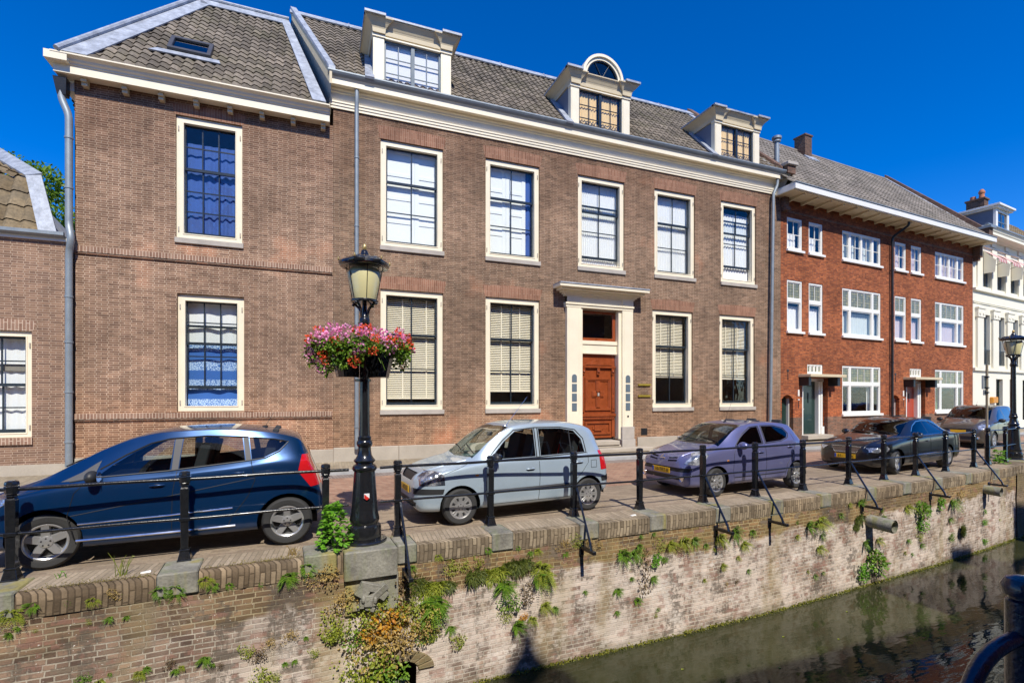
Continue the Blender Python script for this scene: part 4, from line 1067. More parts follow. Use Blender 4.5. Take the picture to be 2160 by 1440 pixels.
def st(name, mat, g, **k):
    o = g.build(name, M[mat] if isinstance(mat, str) else mat, None, **k); o['kind'] = 'structure'; return o
xs = [-40 + i * .8 for i in range(126)]
KY = 12.72
def ky(x): return KY + max(0, x - 17) * .075 + (.03 * max(0, x - 30))
def pt(f, z): return lambda x: Vector((x, f(x), z))
g = G(); ribbon(g, xs, [(.02, -.012), (2.1, .01)]); st('parking_strip', 'parking', g, recalc=False)
g = G(); ribbon(g, xs, [(2.1, .01), pt(lambda x: ky(x) - .42, .11)]); st('road', 'road', g, recalc=False)
g = G(); ribbon(g, xs, [pt(lambda x: ky(x) - .42, .11), pt(lambda x: ky(x), .125)]); st('gutter', 'gutterbrick', g, recalc=False)
g = G(); ribbon(g, xs, [pt(lambda x: ky(x), .10), pt(lambda x: ky(x), .205), pt(lambda x: ky(x) + .17, .215), pt(lambda x: ky(x) + .17, .1)]); st('kerb', 'kerb', g)
g = G(); ribbon(g, xs, [pt(lambda x: ky(x) + .168, .211), pt(lambda x: 14.6 + max(0, x - 16) * .12, .33)]); st('pavement', 'walk', g, recalc=False)
M['earth'] = plain('ground', (.14, .12, .09), .9)
g = G(); g.add([(-300, 14.3, .15), (300, 14.3, .15), (300, 600, .15), (-300, 600, .15)], [(0, 1, 2, 3)]); st('ground', 'earth', g)

# ------------------------------------------------------------------ canal wall
def wallmat2(name):
    def dirt(t, c, sep, o):
        X = sep.outputs[0]; Z = t.math('SUBTRACT', sep.outputs[2], 1.0 - WATER)
        n15 = t.noise(o, 1.5, 4); cl = lambda v: t.math('ADD', v, 0., True)
        up = cl(t.math('MULTIPLY', t.math('ADD', t.math('ADD', Z, .68), t.math('MULTIPLY', t.math('SUBTRACT', n15, .5), .6)), 11.))
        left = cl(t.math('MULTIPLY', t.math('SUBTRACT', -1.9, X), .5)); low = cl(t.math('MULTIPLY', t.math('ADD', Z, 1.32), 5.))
        lime = t.ramp(t.math('ADD', t.noise(o, 1.3, 6, .62), t.math('MULTIPLY', t.noise(o, 6.5, 5, .6), .55)), [(.68, 0.), (.86, 1.)])
        keep = t.math('MULTIPLY', t.math('SUBTRACT', 1., up), t.math('SUBTRACT', 1., t.math('MULTIPLY', left, low)))
        base = cl(t.math('ADD', t.math('MULTIPLY', lime, 1.0), t.math('MULTIPLY', keep, .12)))
        c = t.mix(t.math('MULTIPLY', t.math('MULTIPLY', base, keep), .68), c, (.76, .655, .56))
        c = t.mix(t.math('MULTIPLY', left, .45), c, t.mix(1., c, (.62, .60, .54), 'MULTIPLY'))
        ub = t.mix(1., c, (1.0, .88, .58), 'MULTIPLY'); ub = t.mix(t.ramp(t.noise(o, 1.1, 5), [(.42, 0.), (.66, .55)]), ub, (.21, .165, .06)); ub = t.mix(t.ramp(t.noise(o, .45, 3), [(.5, 0.), (.62, .6)]), ub, (.06, .048, .038))
        c = t.mix(t.math('MULTIPLY', up, t.math('SUBTRACT', 1., t.math('MULTIPLY', left, .6))), c, ub)
        st_ = t.n('Mapping'); st_.inputs['Scale'].default_value = (1.6, 1.6, .35); t.l(o, st_.inputs[0])
        brk = t.n('TexBrick'); brk.offset = .5; cb2 = t.n('CombineXYZ'); t.l(X, cb2.inputs[0]); t.l(sep.outputs[2], cb2.inputs[1]); t.l(cb2.outputs[0], brk.inputs['Vector'])
        for k, x in (('Scale', 1.), ('Mortar Size', .004), ('Brick Width', .23), ('Row Height', .063)): brk.inputs[k].default_value = x
        brk.inputs['Color1'].default_value = (0, 0, 0, 1); brk.inputs['Color2'].default_value = (1, 1, 1, 1); brk.inputs['Mortar'].default_value = (.5, .5, .5, 1)
        pb = t.math('MULTIPLY', t.math('SUBTRACT', brk.outputs['Color'], .5), .22)
        fineN = t.math('MULTIPLY', t.math('SUBTRACT', t.noise(o, 14, 4, .7), .5), .55)
        c = t.mix(t.ramp(t.math('ADD', t.math('ADD', t.noise(st_.outputs[0], 1.5, 6, .65), pb), fineN), [(.55, 0.), (.64, .75)]), c, (.105, .085, .065))
        c = t.mix(t.ramp(t.math('ADD', t.math('ADD', t.noise(o, 1.9, 5), pb), fineN), [(.60, 0.), (.68, .7)]), c, t.mix(keep, (.22, .17, .12), (.72, .64, .56)))
        c = t.mix(t.ramp(t.math('ADD', t.noise(o, 3.3, 4), pb), [(.60, 0.), (.66, .55)]), c, (.30, .15, .11))
        c = t.mix(t.ramp(t.noise(st_.outputs[0], .9, 3), [(.56, 0.), (.68, .45)]), c, (.33, .26, .12))
        wet = cl(t.math('MULTIPLY', t.math('ADD', t.math('SUBTRACT', -WATER * -1 + .16, Z), t.math('MULTIPLY', t.math('SUBTRACT', n15, .5), .4)), 6.))
        c = t.mix(t.math('MULTIPLY', wet, .6), c, (.14, .125, .07))
        c = t.mix(t.ramp(t.noise(o, 42, 2), [(.70, 0.), (.74, .8)]), c, (.75, .70, .62))
        return c
    return brickmat(name, (.13, .085, .065), (.37, .25, .18), (.46, .40, .32), bw=.23, bh=.063, ms=.009, dark=.78, dirt=dirt, soot=.45, bump=1.3, wobble=.008)
def wallmat(name, upper):
    def dirt(t, c, sep, o):
        z = sep.outputs[2]
        if upper:
            c = t.mix(t.math('MULTIPLY', t.ramp(t.noise(o, 1.1, 5), [(.42, 0.), (.62, 1.)]), .6), c, (.20, .165, .06))
            c = t.mix(t.math('MULTIPLY', t.ramp(t.noise(o, .45, 3), [(.5, 0.), (.62, 1.)]), .55), c, (.06, .05, .04))
        else:
            # lime bloom, irregular
            lime = t.ramp(t.math('ADD', t.noise(o, 1.6, 6, .6), t.math('MULTIPLY', t.noise(o, 7, 4), .5)), [(.62, 0.), (.86, 1.)])
            zx = t.ramp(t.math('MULTIPLY', sep.outputs[0], .08), [(.0, .35), (.22, 1.)])
            c = t.mix(t.math('MULTIPLY', t.math('MULTIPLY', lime, zx), .85), c, (.60, .49, .42))
            dk = t.ramp(t.math('ADD', t.noise(o, .8, 5), t.math('MULTIPLY', z, -.12)), [(.62, 0.), (.78, 1.)])
            c = t.mix(t.math('MULTIPLY', dk, .6), c, (.10, .085, .07))
            yl = t.ramp(t.noise(o, .7, 3), [(.55, 0.), (.66, 1.)]); c = t.mix(t.math('MULTIPLY', yl, .4), c, (.34, .27, .14))
            gr = t.ramp(t.math('ADD', t.math('MULTIPLY', z, -1.), t.math('MULTIPLY', t.noise(o, 9, 4), .12)), [(.0, 0.), (1., 1.)])
            mv = t.math('GREATER_THAN', t.math('ADD', t.math('MULTIPLY', z, -1.), t.math('MULTIPLY', t.noise(o, 6, 5), .16)), -WATER + .01)
            c = t.mix(t.math('MULTIPLY', mv, .9), c, (.10, .11, .02))
        return c
    if upper: return brickmat(name, (.17, .115, .075), (.27, .19, .13), (.30, .25, .17), bw=.23, bh=.062, ms=.007, dark=.72, dirt=dirt, bump=.9, wobble=.006)
    return brickmat(name, (.25, .15, .12), (.40, .27, .22), (.50, .44, .38), bw=.23, bh=.062, ms=.009, dark=.78, dirt=dirt, soot=.4, bump=1., wobble=.008)
M['canal_up'] = wallmat('mossy_canal_brick', True); M['canal_lo'] = wallmat2('lime_stained_canal_brick')
M['coping'] = brickmat('coping_brick', (.17, .13, .085), (.44, .35, .235), (.15, .115, .075), bw=.25, bh=.062, ms=.007, vert=True, dark=.7, soot=.6, bump=1.2, wobble=.01,
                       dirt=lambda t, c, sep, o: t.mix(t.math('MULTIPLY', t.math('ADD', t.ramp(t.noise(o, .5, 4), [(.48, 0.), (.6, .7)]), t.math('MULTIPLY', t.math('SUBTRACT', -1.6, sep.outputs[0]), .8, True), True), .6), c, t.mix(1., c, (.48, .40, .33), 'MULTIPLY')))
M['coping_top'] = paving('coping_top_brick', (.27, .21, .14), (.38, .30, .21), (.22, .18, .12), .5, .062, rot=94)
def stonemat():
    t = NT('stained_coping_stone'); o = t.obj(); mp = t.n('Mapping'); mp.inputs['Scale'].default_value = (1, 1, .15); t.l(o, mp.inputs[0])
    n1 = t.noise(o, 3, 6, .6); n2 = t.noise(o, 30, 4)
    c = t.mix(t.ramp(n1, [(.3, 0.), (.7, 1.)]), (.15, .14, .115), (.31, .295, .24))
    c = t.mix(t.ramp(t.noise(mp.outputs[0], 3.2, 3), [(.52, 0.), (.64, .75)]), c, (.30, .25, .06))
    c = t.mix(t.ramp(t.noise(mp.outputs[0], 5.1, 4), [(.52, 0.), (.66, .6)]), c, (.17, .19, .09))
    c = t.mix(.5, c, t.ramp(n2, [(.3, .6), (.7, 1.35)]), 'MULTIPLY')
    t.principled(Base_Color=c, Roughness=.85, Normal=t.bump(t.math('ADD', n2, n1), .6, .012)); return t.m
M['copestone'] = stonemat()
CW = empty('canal_wall', Q(2, EDGE, WATER - 1)); tag(CW, 'old brick canal wall with lime stains below and brick coping on top', 'canal wall')
cwo = tuple(CW.location)
wx = [-16 + i * .25 for i in range(0, 240)]
def rough(x, z, a): return a * (noise.noise(Vector((x * 1.3, z * 1.3, 3))) + .5 * noise.noise(Vector((x * 5, z * 5, 9))))
def wall_band(name, mat, z0, z1, off, nz, xa=None, a=.02, hole=None):
    g = G(); X = [x for x in wx if (xa is None or xa[0] <= x <= xa[1])]
    for x in X:
        for j in range(nz + 1):
            z = z0 + (z1 - z0) * j / nz; q = Q(x, EDGE + off + rough(x, z, a), z); g.v.append(tuple(q))
    m = nz + 1
    for i in range(len(X) - 1):
        for j in range(nz):
            xm = (X[i] + X[i + 1]) / 2; zm = z0 + (z1 - z0) * (j + .5) / nz
            if hole and hole[0] < xm < hole[1] and zm < hole[2]: continue
            g._f(i * m + j, (i + 1) * m + j, (i + 1) * m + j + 1, i * m + j + 1)
    return g.build(name, M[mat], CW, cwo, recalc=False)
wall_band('brickwork', 'canal_lo', WATER - .8, -.26, .0, 22, hole=(.75, 1.30, -1.62), a=.03)
# coping: soldier bricks between stone blocks
POSTS1 = [-6.0, -4.55, -3.08, -1.49, .12]
POSTS2 = [1.09, 2.52, 4.0, 5.34, 6.8, 8.18, 9.65, 11.28, 12.69, 14.12, 15.67, 17.34]
POSTS3 = [18.3, 19.6, 21.6, 23.0, 24.4, 25.8]
BR = {1.09: -.03, 4.0: -.17, 6.8: -.2, 8.18: -.24, 11.28: -.38, 14.12: -.42, 17.34: -.55}
allp = [p for p in POSTS1 + POSTS2 if p != .12] + [.64]
stones = sorted([(p - .20, p + .20) for p in POSTS1[:-1]] + [(-.17, .22)] + [(p - .17, p + .17) for p in POSTS2[1:]] + [(.30, .98), (.985, 1.25)])
def seg(x0, x1, n): return [x0 + (x1 - x0) * i / n for i in range(n + 1)]
ends = [-16.0] + [v for s in stones for v in s] + [18.9]
E0 = EDGE
gf, gt = G(), G()
for i in range(0, len(ends), 2):
    a, b = ends[i], ends[i + 1]
    if b - a < .03: continue
    X = seg(a + .004, b - .004, max(2, int((b - a) / .031)))
    old = a < .3
    def prof(x, k):
        w = .5 + .5 * math.cos(2 * math.pi * x / .062)      # every brick a little rounded
        j = noise.noise(Vector((math.floor(x / .062) * 3.1, k, 0))) * (.014 if old else .007)
        r_ = .036 if old else .02
        return j, w, r_
    n0 = len(gf.v); m = 5
    for x in X:
        j, w_, r_ = prof(x, 1); d = -.004 * w_
        for (o, z) in ((E0 - .012 + j, -.27), (E0 - .02 + j + d, -.13), (E0 - .018 + j + d, -r_), (E0 + r_ * .35 + j, -.008 + d), (E0 + .07, .0 + d * .5)):
            gf.v.append(tuple(Q(x, o, z)))
    for q in range(len(X) - 1):
        for k in range(m - 1): gf._f(n0 + q * m + k, n0 + (q + 1) * m + k, n0 + (q + 1) * m + k + 1, n0 + q * m + k + 1)
    n0 = len(gt.v)
    for x in X:
        gt.v.append(tuple(Q(x, E0 + .068, .0))); gt.v.append(tuple(Q(x, .03, .004)))
    for q in range(len(X) - 1): gt._f(n0 + 2 * q, n0 + 2 * q + 2, n0 + 2 * q + 3, n0 + 2 * q + 1)
gf.build('coping', M['coping'], CW, cwo, smooth=60, recalc=False)
gt.build('coping_top', M['coping_top'], CW, cwo, recalc=False)
for (a, b) in stones:
    g = G(); lamp = (a == .30)
    o0 = E0 - (.10 if lamp else .035); o1 = .02; zb = -.36 if lamp else -.245
    P = [Q(a + .003, o0), Q(b - .003, o0), Q(b - .003, o1), Q(a + .003, o1)]
    g.hexa([p + Vector((0, 0, zb)) for p in P], [p + Vector((0, 0, .012)) for p in P])
    s = g.build('coping_stone', M['copestone'], CW, cwo, bevel=.015)
    if lamp: s['label'] = 'large stone block under the near lamp post, streaked yellow'
# far step of the wall and the second lamp's block
wall_band('yellow_brickwork', 'canal_up', WATER - .8, -.2, -.03, 14, xa=(18.7, 44))
g = G(); P = [Q(18.9, E0 - .05), Q(44, E0 - .05), Q(44, .05), Q(18.9, .05)]
for x0, x1 in [(18.9 + i, 19.9 + i) for i in range(24)]:
    P = [Q(x0, E0 - .04), Q(x1, E0 - .04), Q(x1, .05), Q(x0, .05)]; g.hexa([p + Vector((0, 0, -.22)) for p in P], [p + Vector((0, 0, .0)) for p in P])
g.build('far_coping', M['coping'], CW, cwo)
g = G(); P = [Q(20.0, E0 - .14), Q(21.2, E0 - .14), Q(21.2, .1), Q(20.0, .1)]; g.hexa([p + Vector((0, 0, -.5)) for p in P], [p + Vector((0, 0, .02)) for p in P]); g.build('coping_stone', M['copestone'], CW, cwo, bevel=.02)
# carved console under the lamp block
g = G()
def BX(x, o, z, sx, so, sz, rx=0, ry=0, rz=0):
    MM = Matrix.Translation(Q(x, E0 + o, z)) @ Matrix.Rotation(R(rz + 3), 4, 'Z') @ Matrix.Rotation(R(ry), 4, 'Y') @ Matrix.Rotation(R(rx), 4, 'X')
    g.box(-sx, sx, -so, so, -sz, sz, MM)
BX(.66, .02, -.58, .34, .05, .24)
for a in ((.62, -.07, -.46, .13, .06, .05, 0, 20), (.74, -.08, -.53, .11, .05, .045, 10, -38), (.52, -.08, -.52, .08, .05, .06, 0, 35), (.80, -.06, -.6, .06, .05, .04, 0, -50), (.60, -.09, -.63, .05, .06, .07, 0, 10),
          (.52, -.07, -.66, .03, .05, .06, 0, 5), (.66, -.08, -.66, .025, .05, .05, 0, -5), (.45, -.05, -.72, .05, .04, .03, 0, 0), (.62, -.07, -.74, .06, .05, .03, 0, 25), (.70, -.06, -.6, .04, .05, .1, 0, 60)): BX(*a)
for k in range(4): g.ball(tuple(Q(.53 + k * .05, E0 - .13, -.60 - .01 * k)), .028, 8, 6, (1, 1, 1.8))
g.build('carved_console', M['copestone'], CW, cwo, bevel=.018)
# outlet hole and pipes
g = G(); c = Q(1.02, EDGE)
P = [Q(.72, EDGE + .02), Q(1.33, EDGE + .02), Q(1.33, EDGE + 1.2), Q(.72, EDGE + 1.2)]
b = [p + Vector((0, 0, -2.6)) for p in P]; t = [p + Vector((0, 0, -1.6)) for p in P]
g.add(b + t, [(3, 2, 6, 7), (0, 4, 7, 3), (1, 5, 6, 2), (4, 5, 6, 7)]); g.build('outlet', M['dark'], CW, cwo, recalc=False)
g = G(); n = 9
for i in range(n):
    a0 = math.pi * i / n; a1 = math.pi * (i + .92) / n; r0, r1 = .26, .48; xc, zc = 1.02, -1.72
    def AP(r_, a, o): return tuple(Q(xc - r_ * math.cos(a), EDGE + o, zc + r_ * .62 * math.sin(a)))
    g.hexa([AP(r0, a0, -.03), AP(r0, a1, -.03), AP(r0, a1, .2), AP(r0, a0, .2)], [AP(r1, a0, -.03), AP(r1, a1, -.03), AP(r1, a1, .2), AP(r1, a0, .2)])
g.build('outlet_arch', M['canal_up'], CW, cwo, bevel=.01)
for (x, z, r_, L) in ((11.2, -.70, .14, .5), (16.6, -.47, .12, .35), (1.03, -2.0, .17, .1)):
    g = G(); a = Q(x, EDGE + .1, z); b = Q(x, EDGE - L, z - .03); g.tube([a, b], r_, 14, caps=False); g.tube([b, a], r_ * .82, 14, caps=False); g.tube([a, b + (a - b) * .3], r_ * .8, 12)
    g.build('drain_pipe', M['copestone'], CW, cwo, smooth=50)

# ------------------------------------------------------------------ railings
def post_geo(g, x, h=1.09):
    p = Q(x); d, n = qn(x); MM = Matrix.Translation(p) @ Matrix.Rotation(math.atan2(d.y, d.x), 4, 'Z')
    def fr(r0, z0, r1, z1, seg=4, rot=45):
        vs = []
        for r_, z in ((r0, z0), (r1, z1)):
            for k in range(seg):
                a = R(rot) + 2 * math.pi * k / seg; vs.append(MM @ Vector((r_ * math.cos(a), r_ * math.sin(a), z)))
        g.hexa(vs[:4], vs[4:]) if seg == 4 else g.add(vs, [tuple(range(seg))[::-1], tuple(range(seg, 2 * seg))] + [(k, (k + 1) % seg, seg + (k + 1) % seg, seg + k) for k in range(seg)])
    q = 1.414
    fr(.075 * q, .0, .075 * q, .03); fr(.07 * q, .03, .048 * q, .13); fr(.055 * q, .13, .055 * q, .15); fr(.04 * q, .15, .045 * q, .88)
    fr(.045 * q, .88, .03 * q, .915); fr(.06, .915, .06, .93, 8, 22); fr(.045, .93, .062, .955, 8, 22); fr(.062, .955, .066, 1.03, 8, 22); fr(.062, 1.035, .066, 1.05, 8, 22); fr(.066, 1.05, .058, 1.08, 8, 22); fr(.058, 1.08, .03, h, 8, 22)
    fr(.055 * q, .49, .055 * q, .53)
def railing(label, posts, xa, xb):
    root = empty('quay_railing', Q((xa + xb) / 2)); tag(root, label, 'railing', 'black iron railings along the quay'); off = tuple(root.location)
    for x in posts:
        g = G(); post_geo(g, x); g.build('post', M['black'], root, off, bevel=.004)
        if x in BR:
            g = G(); w_ = x + BR[x]; g.tube([Q(x + .03, -.03, .50), Q(x + .03, -.08, .42), Q(w_ + .03, EDGE - .28, -.25), Q(w_ + .03, EDGE - .31, -.33)], [.022, .02, .02, .022], 6)
            b = g.build('brace', M['black'], root, off)
            g = G(); d, n = qn(x); P = [Q(w_ + .0, EDGE + .05), Q(w_ + .06, EDGE + .05), Q(w_ + .06, EDGE - .40), Q(w_ + .0, EDGE - .40)]
            g.hexa([p + Vector((0, 0, -.375)) for p in P][::-1], [p + Vector((0, 0, -.325)) for p in P][::-1])
            P = [Q(w_ - .01, EDGE - .03), Q(w_ + .07, EDGE - .03), Q(w_ + .07, EDGE + .03), Q(w_ - .01, EDGE + .03)]
            g.hexa([p + Vector((0, 0, -.48)) for p in P], [p + Vector((0, 0, -.30)) for p in P])
            g.build('bracket', M['black'], root, off, bevel=.005)
    n = int((xb - xa) / .35) + 2
    for name, z, r_ in (('top_rail', .995, .021), ('middle_rail', .51, .018)):
        g = G(); g.tube([Q(xa + (xb - xa) * i / n, 0, z + .004 * math.sin(i * 1.3)) for i in range(n + 1)], r_, 8); g.build(name, M['black'], root, off, smooth=50)
    return root
railing('black iron railing beside the dark blue car, ending before the near lamp post', POSTS1, -9, .42)
railing('long black iron railing from the near lamp post to the pole with signs', POSTS2, .84, 17.36)
railing('black iron railing set back around the far lamp post at the right edge', POSTS3, 18.28, 27)

def pchip_lin(P):
    def f(x):
        for i in range(len(P) - 1):
            if x <= P[i + 1][0] or i == len(P) - 2:
                t = (x - P[i][0]) / (P[i + 1][0] - P[i][0]); return P[i][1] + t * (P[i + 1][1] - P[i][1])
    return f
# ------------------------------------------------------------------ lamps
M['lamp_glass'] = plain('frosted_lamp_glass', (.58, .53, .28), .3, coat=.4, var=.05, scale=3)
def lampgeo(label, x, off_, rz, shield=True):
    p = Q(x, off_); root = empty('street_lamp', p, rz); tag(root, label, 'street lamp', 'classic lamp posts on the quay')
    prof = [(.0, 0), (.30, 0), (.30, .035), (.285, .05), (.22, .055), (.225, .10), (.222, .21), (.215, .24), (.185, .26), (.19, .28), (.20, .31), (.195, .35), (.178, .42), (.165, .62), (.152, .80), (.142, .96), (.14, .985), (.155, 1.0),
            (.165, 1.02), (.162, 1.05), (.145, 1.075), (.118, 1.09), (.116, 1.10), (.142, 1.125), (.146, 1.14), (.12, 1.17), (.098, 1.21), (.086, 1.28), (.085, 1.325), (.10, 1.34), (.108, 1.37), (.105, 1.40), (.088, 1.42), (.09, 1.44), (.092, 1.46), (.076, 1.48),
            (.072, 1.6), (.064, 2.9), (.063, 3.0), (.075, 3.01), (.085, 3.03), (.07, 3.05), (.088, 3.07), (.09, 3.09), (.072, 3.11), (.07, 3.16), (.06, 3.18), (.05, 3.19), (.045, 3.2), (.035, 3.3), (.03, 3.42)]
    g = G(); g.lathe(prof, seg=28); post = g.build('lamp_post', M['black'], root, smooth=35)
    g = G(); g.lathe([(.15, 3.42), (.185, 3.425), (.19, 3.445), (.185, 3.465), (.165, 3.47), (.12, 3.47)], seg=28)
    for k in range(4):
        a = math.pi / 4 + k * math.pi / 2; path = []
        for t in range(8):
            u = t / 7; r_ = .05 + .12 * u + .05 * math.sin(math.pi * u) * -.6; z = 3.17 + .25 * (u ** .8); path.append((r_ * math.cos(a), r_ * math.sin(a), z))
        g.tube(path, [.02, .018, .016, .015, .016, .018, .02, .022], 6)
        g.ball((.185 * math.cos(a), .185 * math.sin(a), 3.40), .024, 8, 6)
    g.build('lantern_cradle', M['black'], root, smooth=50)
    # lantern glass: frosted tapered cylinder, clear outer panes held by thin bars
    g = G(); g.lathe([(.155, 3.475), (.235, 3.80), (.20, 3.86)], seg=28, cap=True); lg = g.build('lantern_glass', M['lamp_glass'], root, smooth=60)
    g = G()
    for k in range(6):
        a = R(30) + k * math.pi / 3; g.tube([(.172 * math.cos(a), .172 * math.sin(a), 3.47), (.262 * math.cos(a), .262 * math.sin(a), 3.90)], .006, 5)
    g.lathe([(.262, 3.88), (.268, 3.89), (.262, 3.90)], seg=24, cap=False)
    g.build('glazing_bar', M['black'], root)
    g = G(); seg = 48; rings = [(.245, 3.885), (.31, 3.885), (.335, 3.91), (.330, 3.945), (.30, 3.955), (.27, 3.985), (.20, 4.02), (.11, 4.045), (.075, 4.06), (.05, 4.10), (.045, 4.13), (.02, 4.15)]
    for i, (r_, z) in enumerate(rings):
        for k in range(seg):
            a = 2 * math.pi * k / seg; lob = abs(math.sin(3 * a)); f = 1 + (.03 * (1 - lob) ** 3 if 1 <= i <= 4 else 0); dz = (.018 * (1 - lob) ** 2 if 2 <= i <= 6 else 0)
            g.v.append((r_ * f * math.cos(a), r_ * f * math.sin(a), z + dz))
    for i in range(len(rings) - 1):
        for k in range(seg): l = (k + 1) % seg; g._f(i * seg + k, i * seg + l, (i + 1) * seg + l, (i + 1) * seg + k)
    g._f(*range(seg)[::-1]) if 0 else g.f.append(tuple(range(seg))[::-1]); g.mi.append(0) if len(g.mi) < len(g.f) else None
    hood = g.build('lantern_hood', M['black'], root, smooth=50)
    for k in range(6):
        a = k * math.pi / 3; g = G(); g.lathe([(.001, 0), (.011, .01), (.014, .03), (.008, .055), (.001, .06)], (.345 * math.cos(a), .345 * math.sin(a), 3.95), 8); g.build('finial_tip', M['gold'], hood)
    g = G(); g.lathe([(.02, 4.14), (.028, 4.155), (.034, 4.18), (.03, 4.21), (.014, 4.235), (.001, 4.245)], seg=14); g.build('finial', M['gold'], root, smooth=60)
    zr_ = pchip_lin([(0, 0), (2.9, 2.86), (3.0, 2.94), (3.47, 3.33), (3.9, 3.79), (4.25, 4.12)])
    for o in [q for o_ in KIDS[root.name] for q in [o_] + KIDS.get(o_.name, [])]:
        for v in o.data.vertices: v.co.z = zr_(v.co.z)
    if shield:
        g = G(); g.extr_y([(-.035, .69), (.035, .69), (.035, .63), (.0, .60), (-.035, .63)], -.185, -.165); s = g.build('city_shield', plain('white_enamel', (.8, .8, .8), .4), root)
        g = G(); g.extr_y([(-.033, .688), (.033, .628), (.0, .603), (-.033, .632)], -.19, -.184); g.build('red_half', plain('red_enamel', (.6, .03, .02), .4), s)
    return root
lampgeo('black cast iron lamp post with flower planter, between the dark blue and silver-blue cars', .62, -.08, R(4))
lampgeo('black cast iron lamp post without flowers, at the right end of the quay', 20.65, .1, R(10), False)

# ------------------------------------------------------------------ leaves
def leafmat(name, a, b, trans=.25):
    t = NT(name); o = t.obj(); geo = t.n('NewGeometry')
    c = t.mix(geo.outputs['Random Per Island'], a, b)
    c = t.mix(.6, c, t.ramp(t.noise(o, 9, 3), [(.3, .55), (.7, 1.35)]), 'MULTIPLY')
    p = t.n('BsdfPrincipled'); t.l(c, p.inputs['Base Color']); p.inputs['Roughness'].default_value = .45; p.inputs['Specular IOR Level'].default_value = .35
    tl = t.n('BsdfTranslucent'); t.l(t.mix(.5, c, (1, 1, .4), 'SOFT_LIGHT'), tl.inputs[0])
    mx = t.n('MixShader'); mx.inputs[0].default_value = trans; t.l(p.outputs[0], mx.inputs[1]); t.l(tl.outputs[0], mx.inputs[2]); t.l(mx.outputs[0], t.out.inputs[0])
    return t.m
M['leaf'] = leafmat('green_leaf', (.07, .16, .012), (.20, .33, .03))
M['leaf_bright'] = leafmat('bright_green_leaf', (.10, .28, .02), (.22, .45, .04), .35)
M['leaf_dark'] = leafmat('dark_green_leaf', (.055, .085, .015), (.15, .17, .03))
M['leaf_olive'] = leafmat('yellow_green_leaf', (.16, .22, .02), (.38, .40, .05))
M['leaf_dry'] = leafmat('dry_straw_leaf', (.30, .20, .06), (.50, .36, .12))
M['leaf_orange'] = leafmat('orange_leaf', (.40, .15, .015), (.60, .33, .03))
M['leaf_brown'] = leafmat('withered_leaf', (.09, .055, .03), (.17, .12, .04))
M['tree_leaf'] = leafmat('tree_leaf', (.09, .19, .015), (.26, .40, .04), .35)
def leaf(g, c, d, n, L, W):
    """pointed leaf from c along d"""
    d = d.normalized(); s = d.cross(n).normalized(); m = s.cross(d)
    a = c; b = c + d * L * .5 + s * W * .5 + m * L * .06; e = c + d * L - m * L * .08; f = c + d * L * .5 - s * W * .5 + m * L * .06
    k = len(g.v); g.v += [tuple(a), tuple(b), tuple(e), tuple(f)]; g._f(k, k + 1, k + 2, k + 3)
def rv(r_=rnd): 
    while 1:
        v = Vector((r_.uniform(-1, 1), r_.uniform(-1, 1), r_.uniform(-1, 1)))
        if .05 < v.length < 1: return v.normalized()
def fern_geo(seed, n=24, nl=12):
    """rosette of fronds, unit radius, growing out of a wall facing -Y"""
    r_ = random.Random(seed); g = G()
    for i in range(n):
        a = r_.uniform(0, 2 * math.pi); L = r_.uniform(.6, 1.1)
        d = Vector((math.cos(a), -r_.uniform(.35, .9), math.sin(a) * .75 + .15)).normalized(); p = Vector((0, 0, 0)) + rv(r_) * .12
        for k in range(nl):
            t = (k + 1) / nl; q = p + d * L * t + Vector((0, -.05, -.38 * L)) * t * t; w = .20 * math.sin(math.pi * min(.98, t * .85 + .1))
            s = d.cross(Vector((0, -1, .3))).normalized()
            for sg in (-1, 1): leaf(g, q, s * sg + d * .5, Vector((0, -1, .5)), w * .9, .05)
    return g
def clump_geo(seed, n=110, sz=.22, flat=.6):
    r_ = random.Random(seed); g = G()
    lobes = [(rv(r_) * .55, r_.uniform(.35, .6)) for _ in range(5)]
    for i in range(n):
        c, rad = lobes[r_.randrange(5)]; v = rv(r_); p = c + v * rad * r_.uniform(.5, 1); p.y = -abs(p.y) * flat - .03
        leaf(g, p, v + Vector((0, -.4, -.2)) + rv(r_) * .5, Vector((0, -1, .8)) + rv(r_) * .5, sz * r_.uniform(.7, 1.2), sz * r_.uniform(.5, .8))
    return g
def tussock_geo(seed, n=150):
    r_ = random.Random(seed); g = G()
    for i in range(n):
        a = r_.uniform(0, 2 * math.pi); b = Vector((r_.uniform(-.55, .55), -.03, r_.uniform(-.3, .3))); L = r_.uniform(.3, .65)
        d = Vector((math.cos(a), -r_.uniform(.2, .8), math.sin(a) * .7)).normalized(); m_ = b + d * L * .6 + Vector((0, -.02, .03)); e = b + d * L + Vector((0, 0, -.16 * L))
        s = d.cross(Vector((0, -1, .2))).normalized() * r_.uniform(.018, .035); k = len(g.v)
        g.v += [tuple(b - s), tuple(b + s), tuple(m_ + s), tuple(m_ - s), tuple(e)]; g._f(k, k + 1, k + 2, k + 3); g._f(k + 3, k + 2, k + 4)
    return g
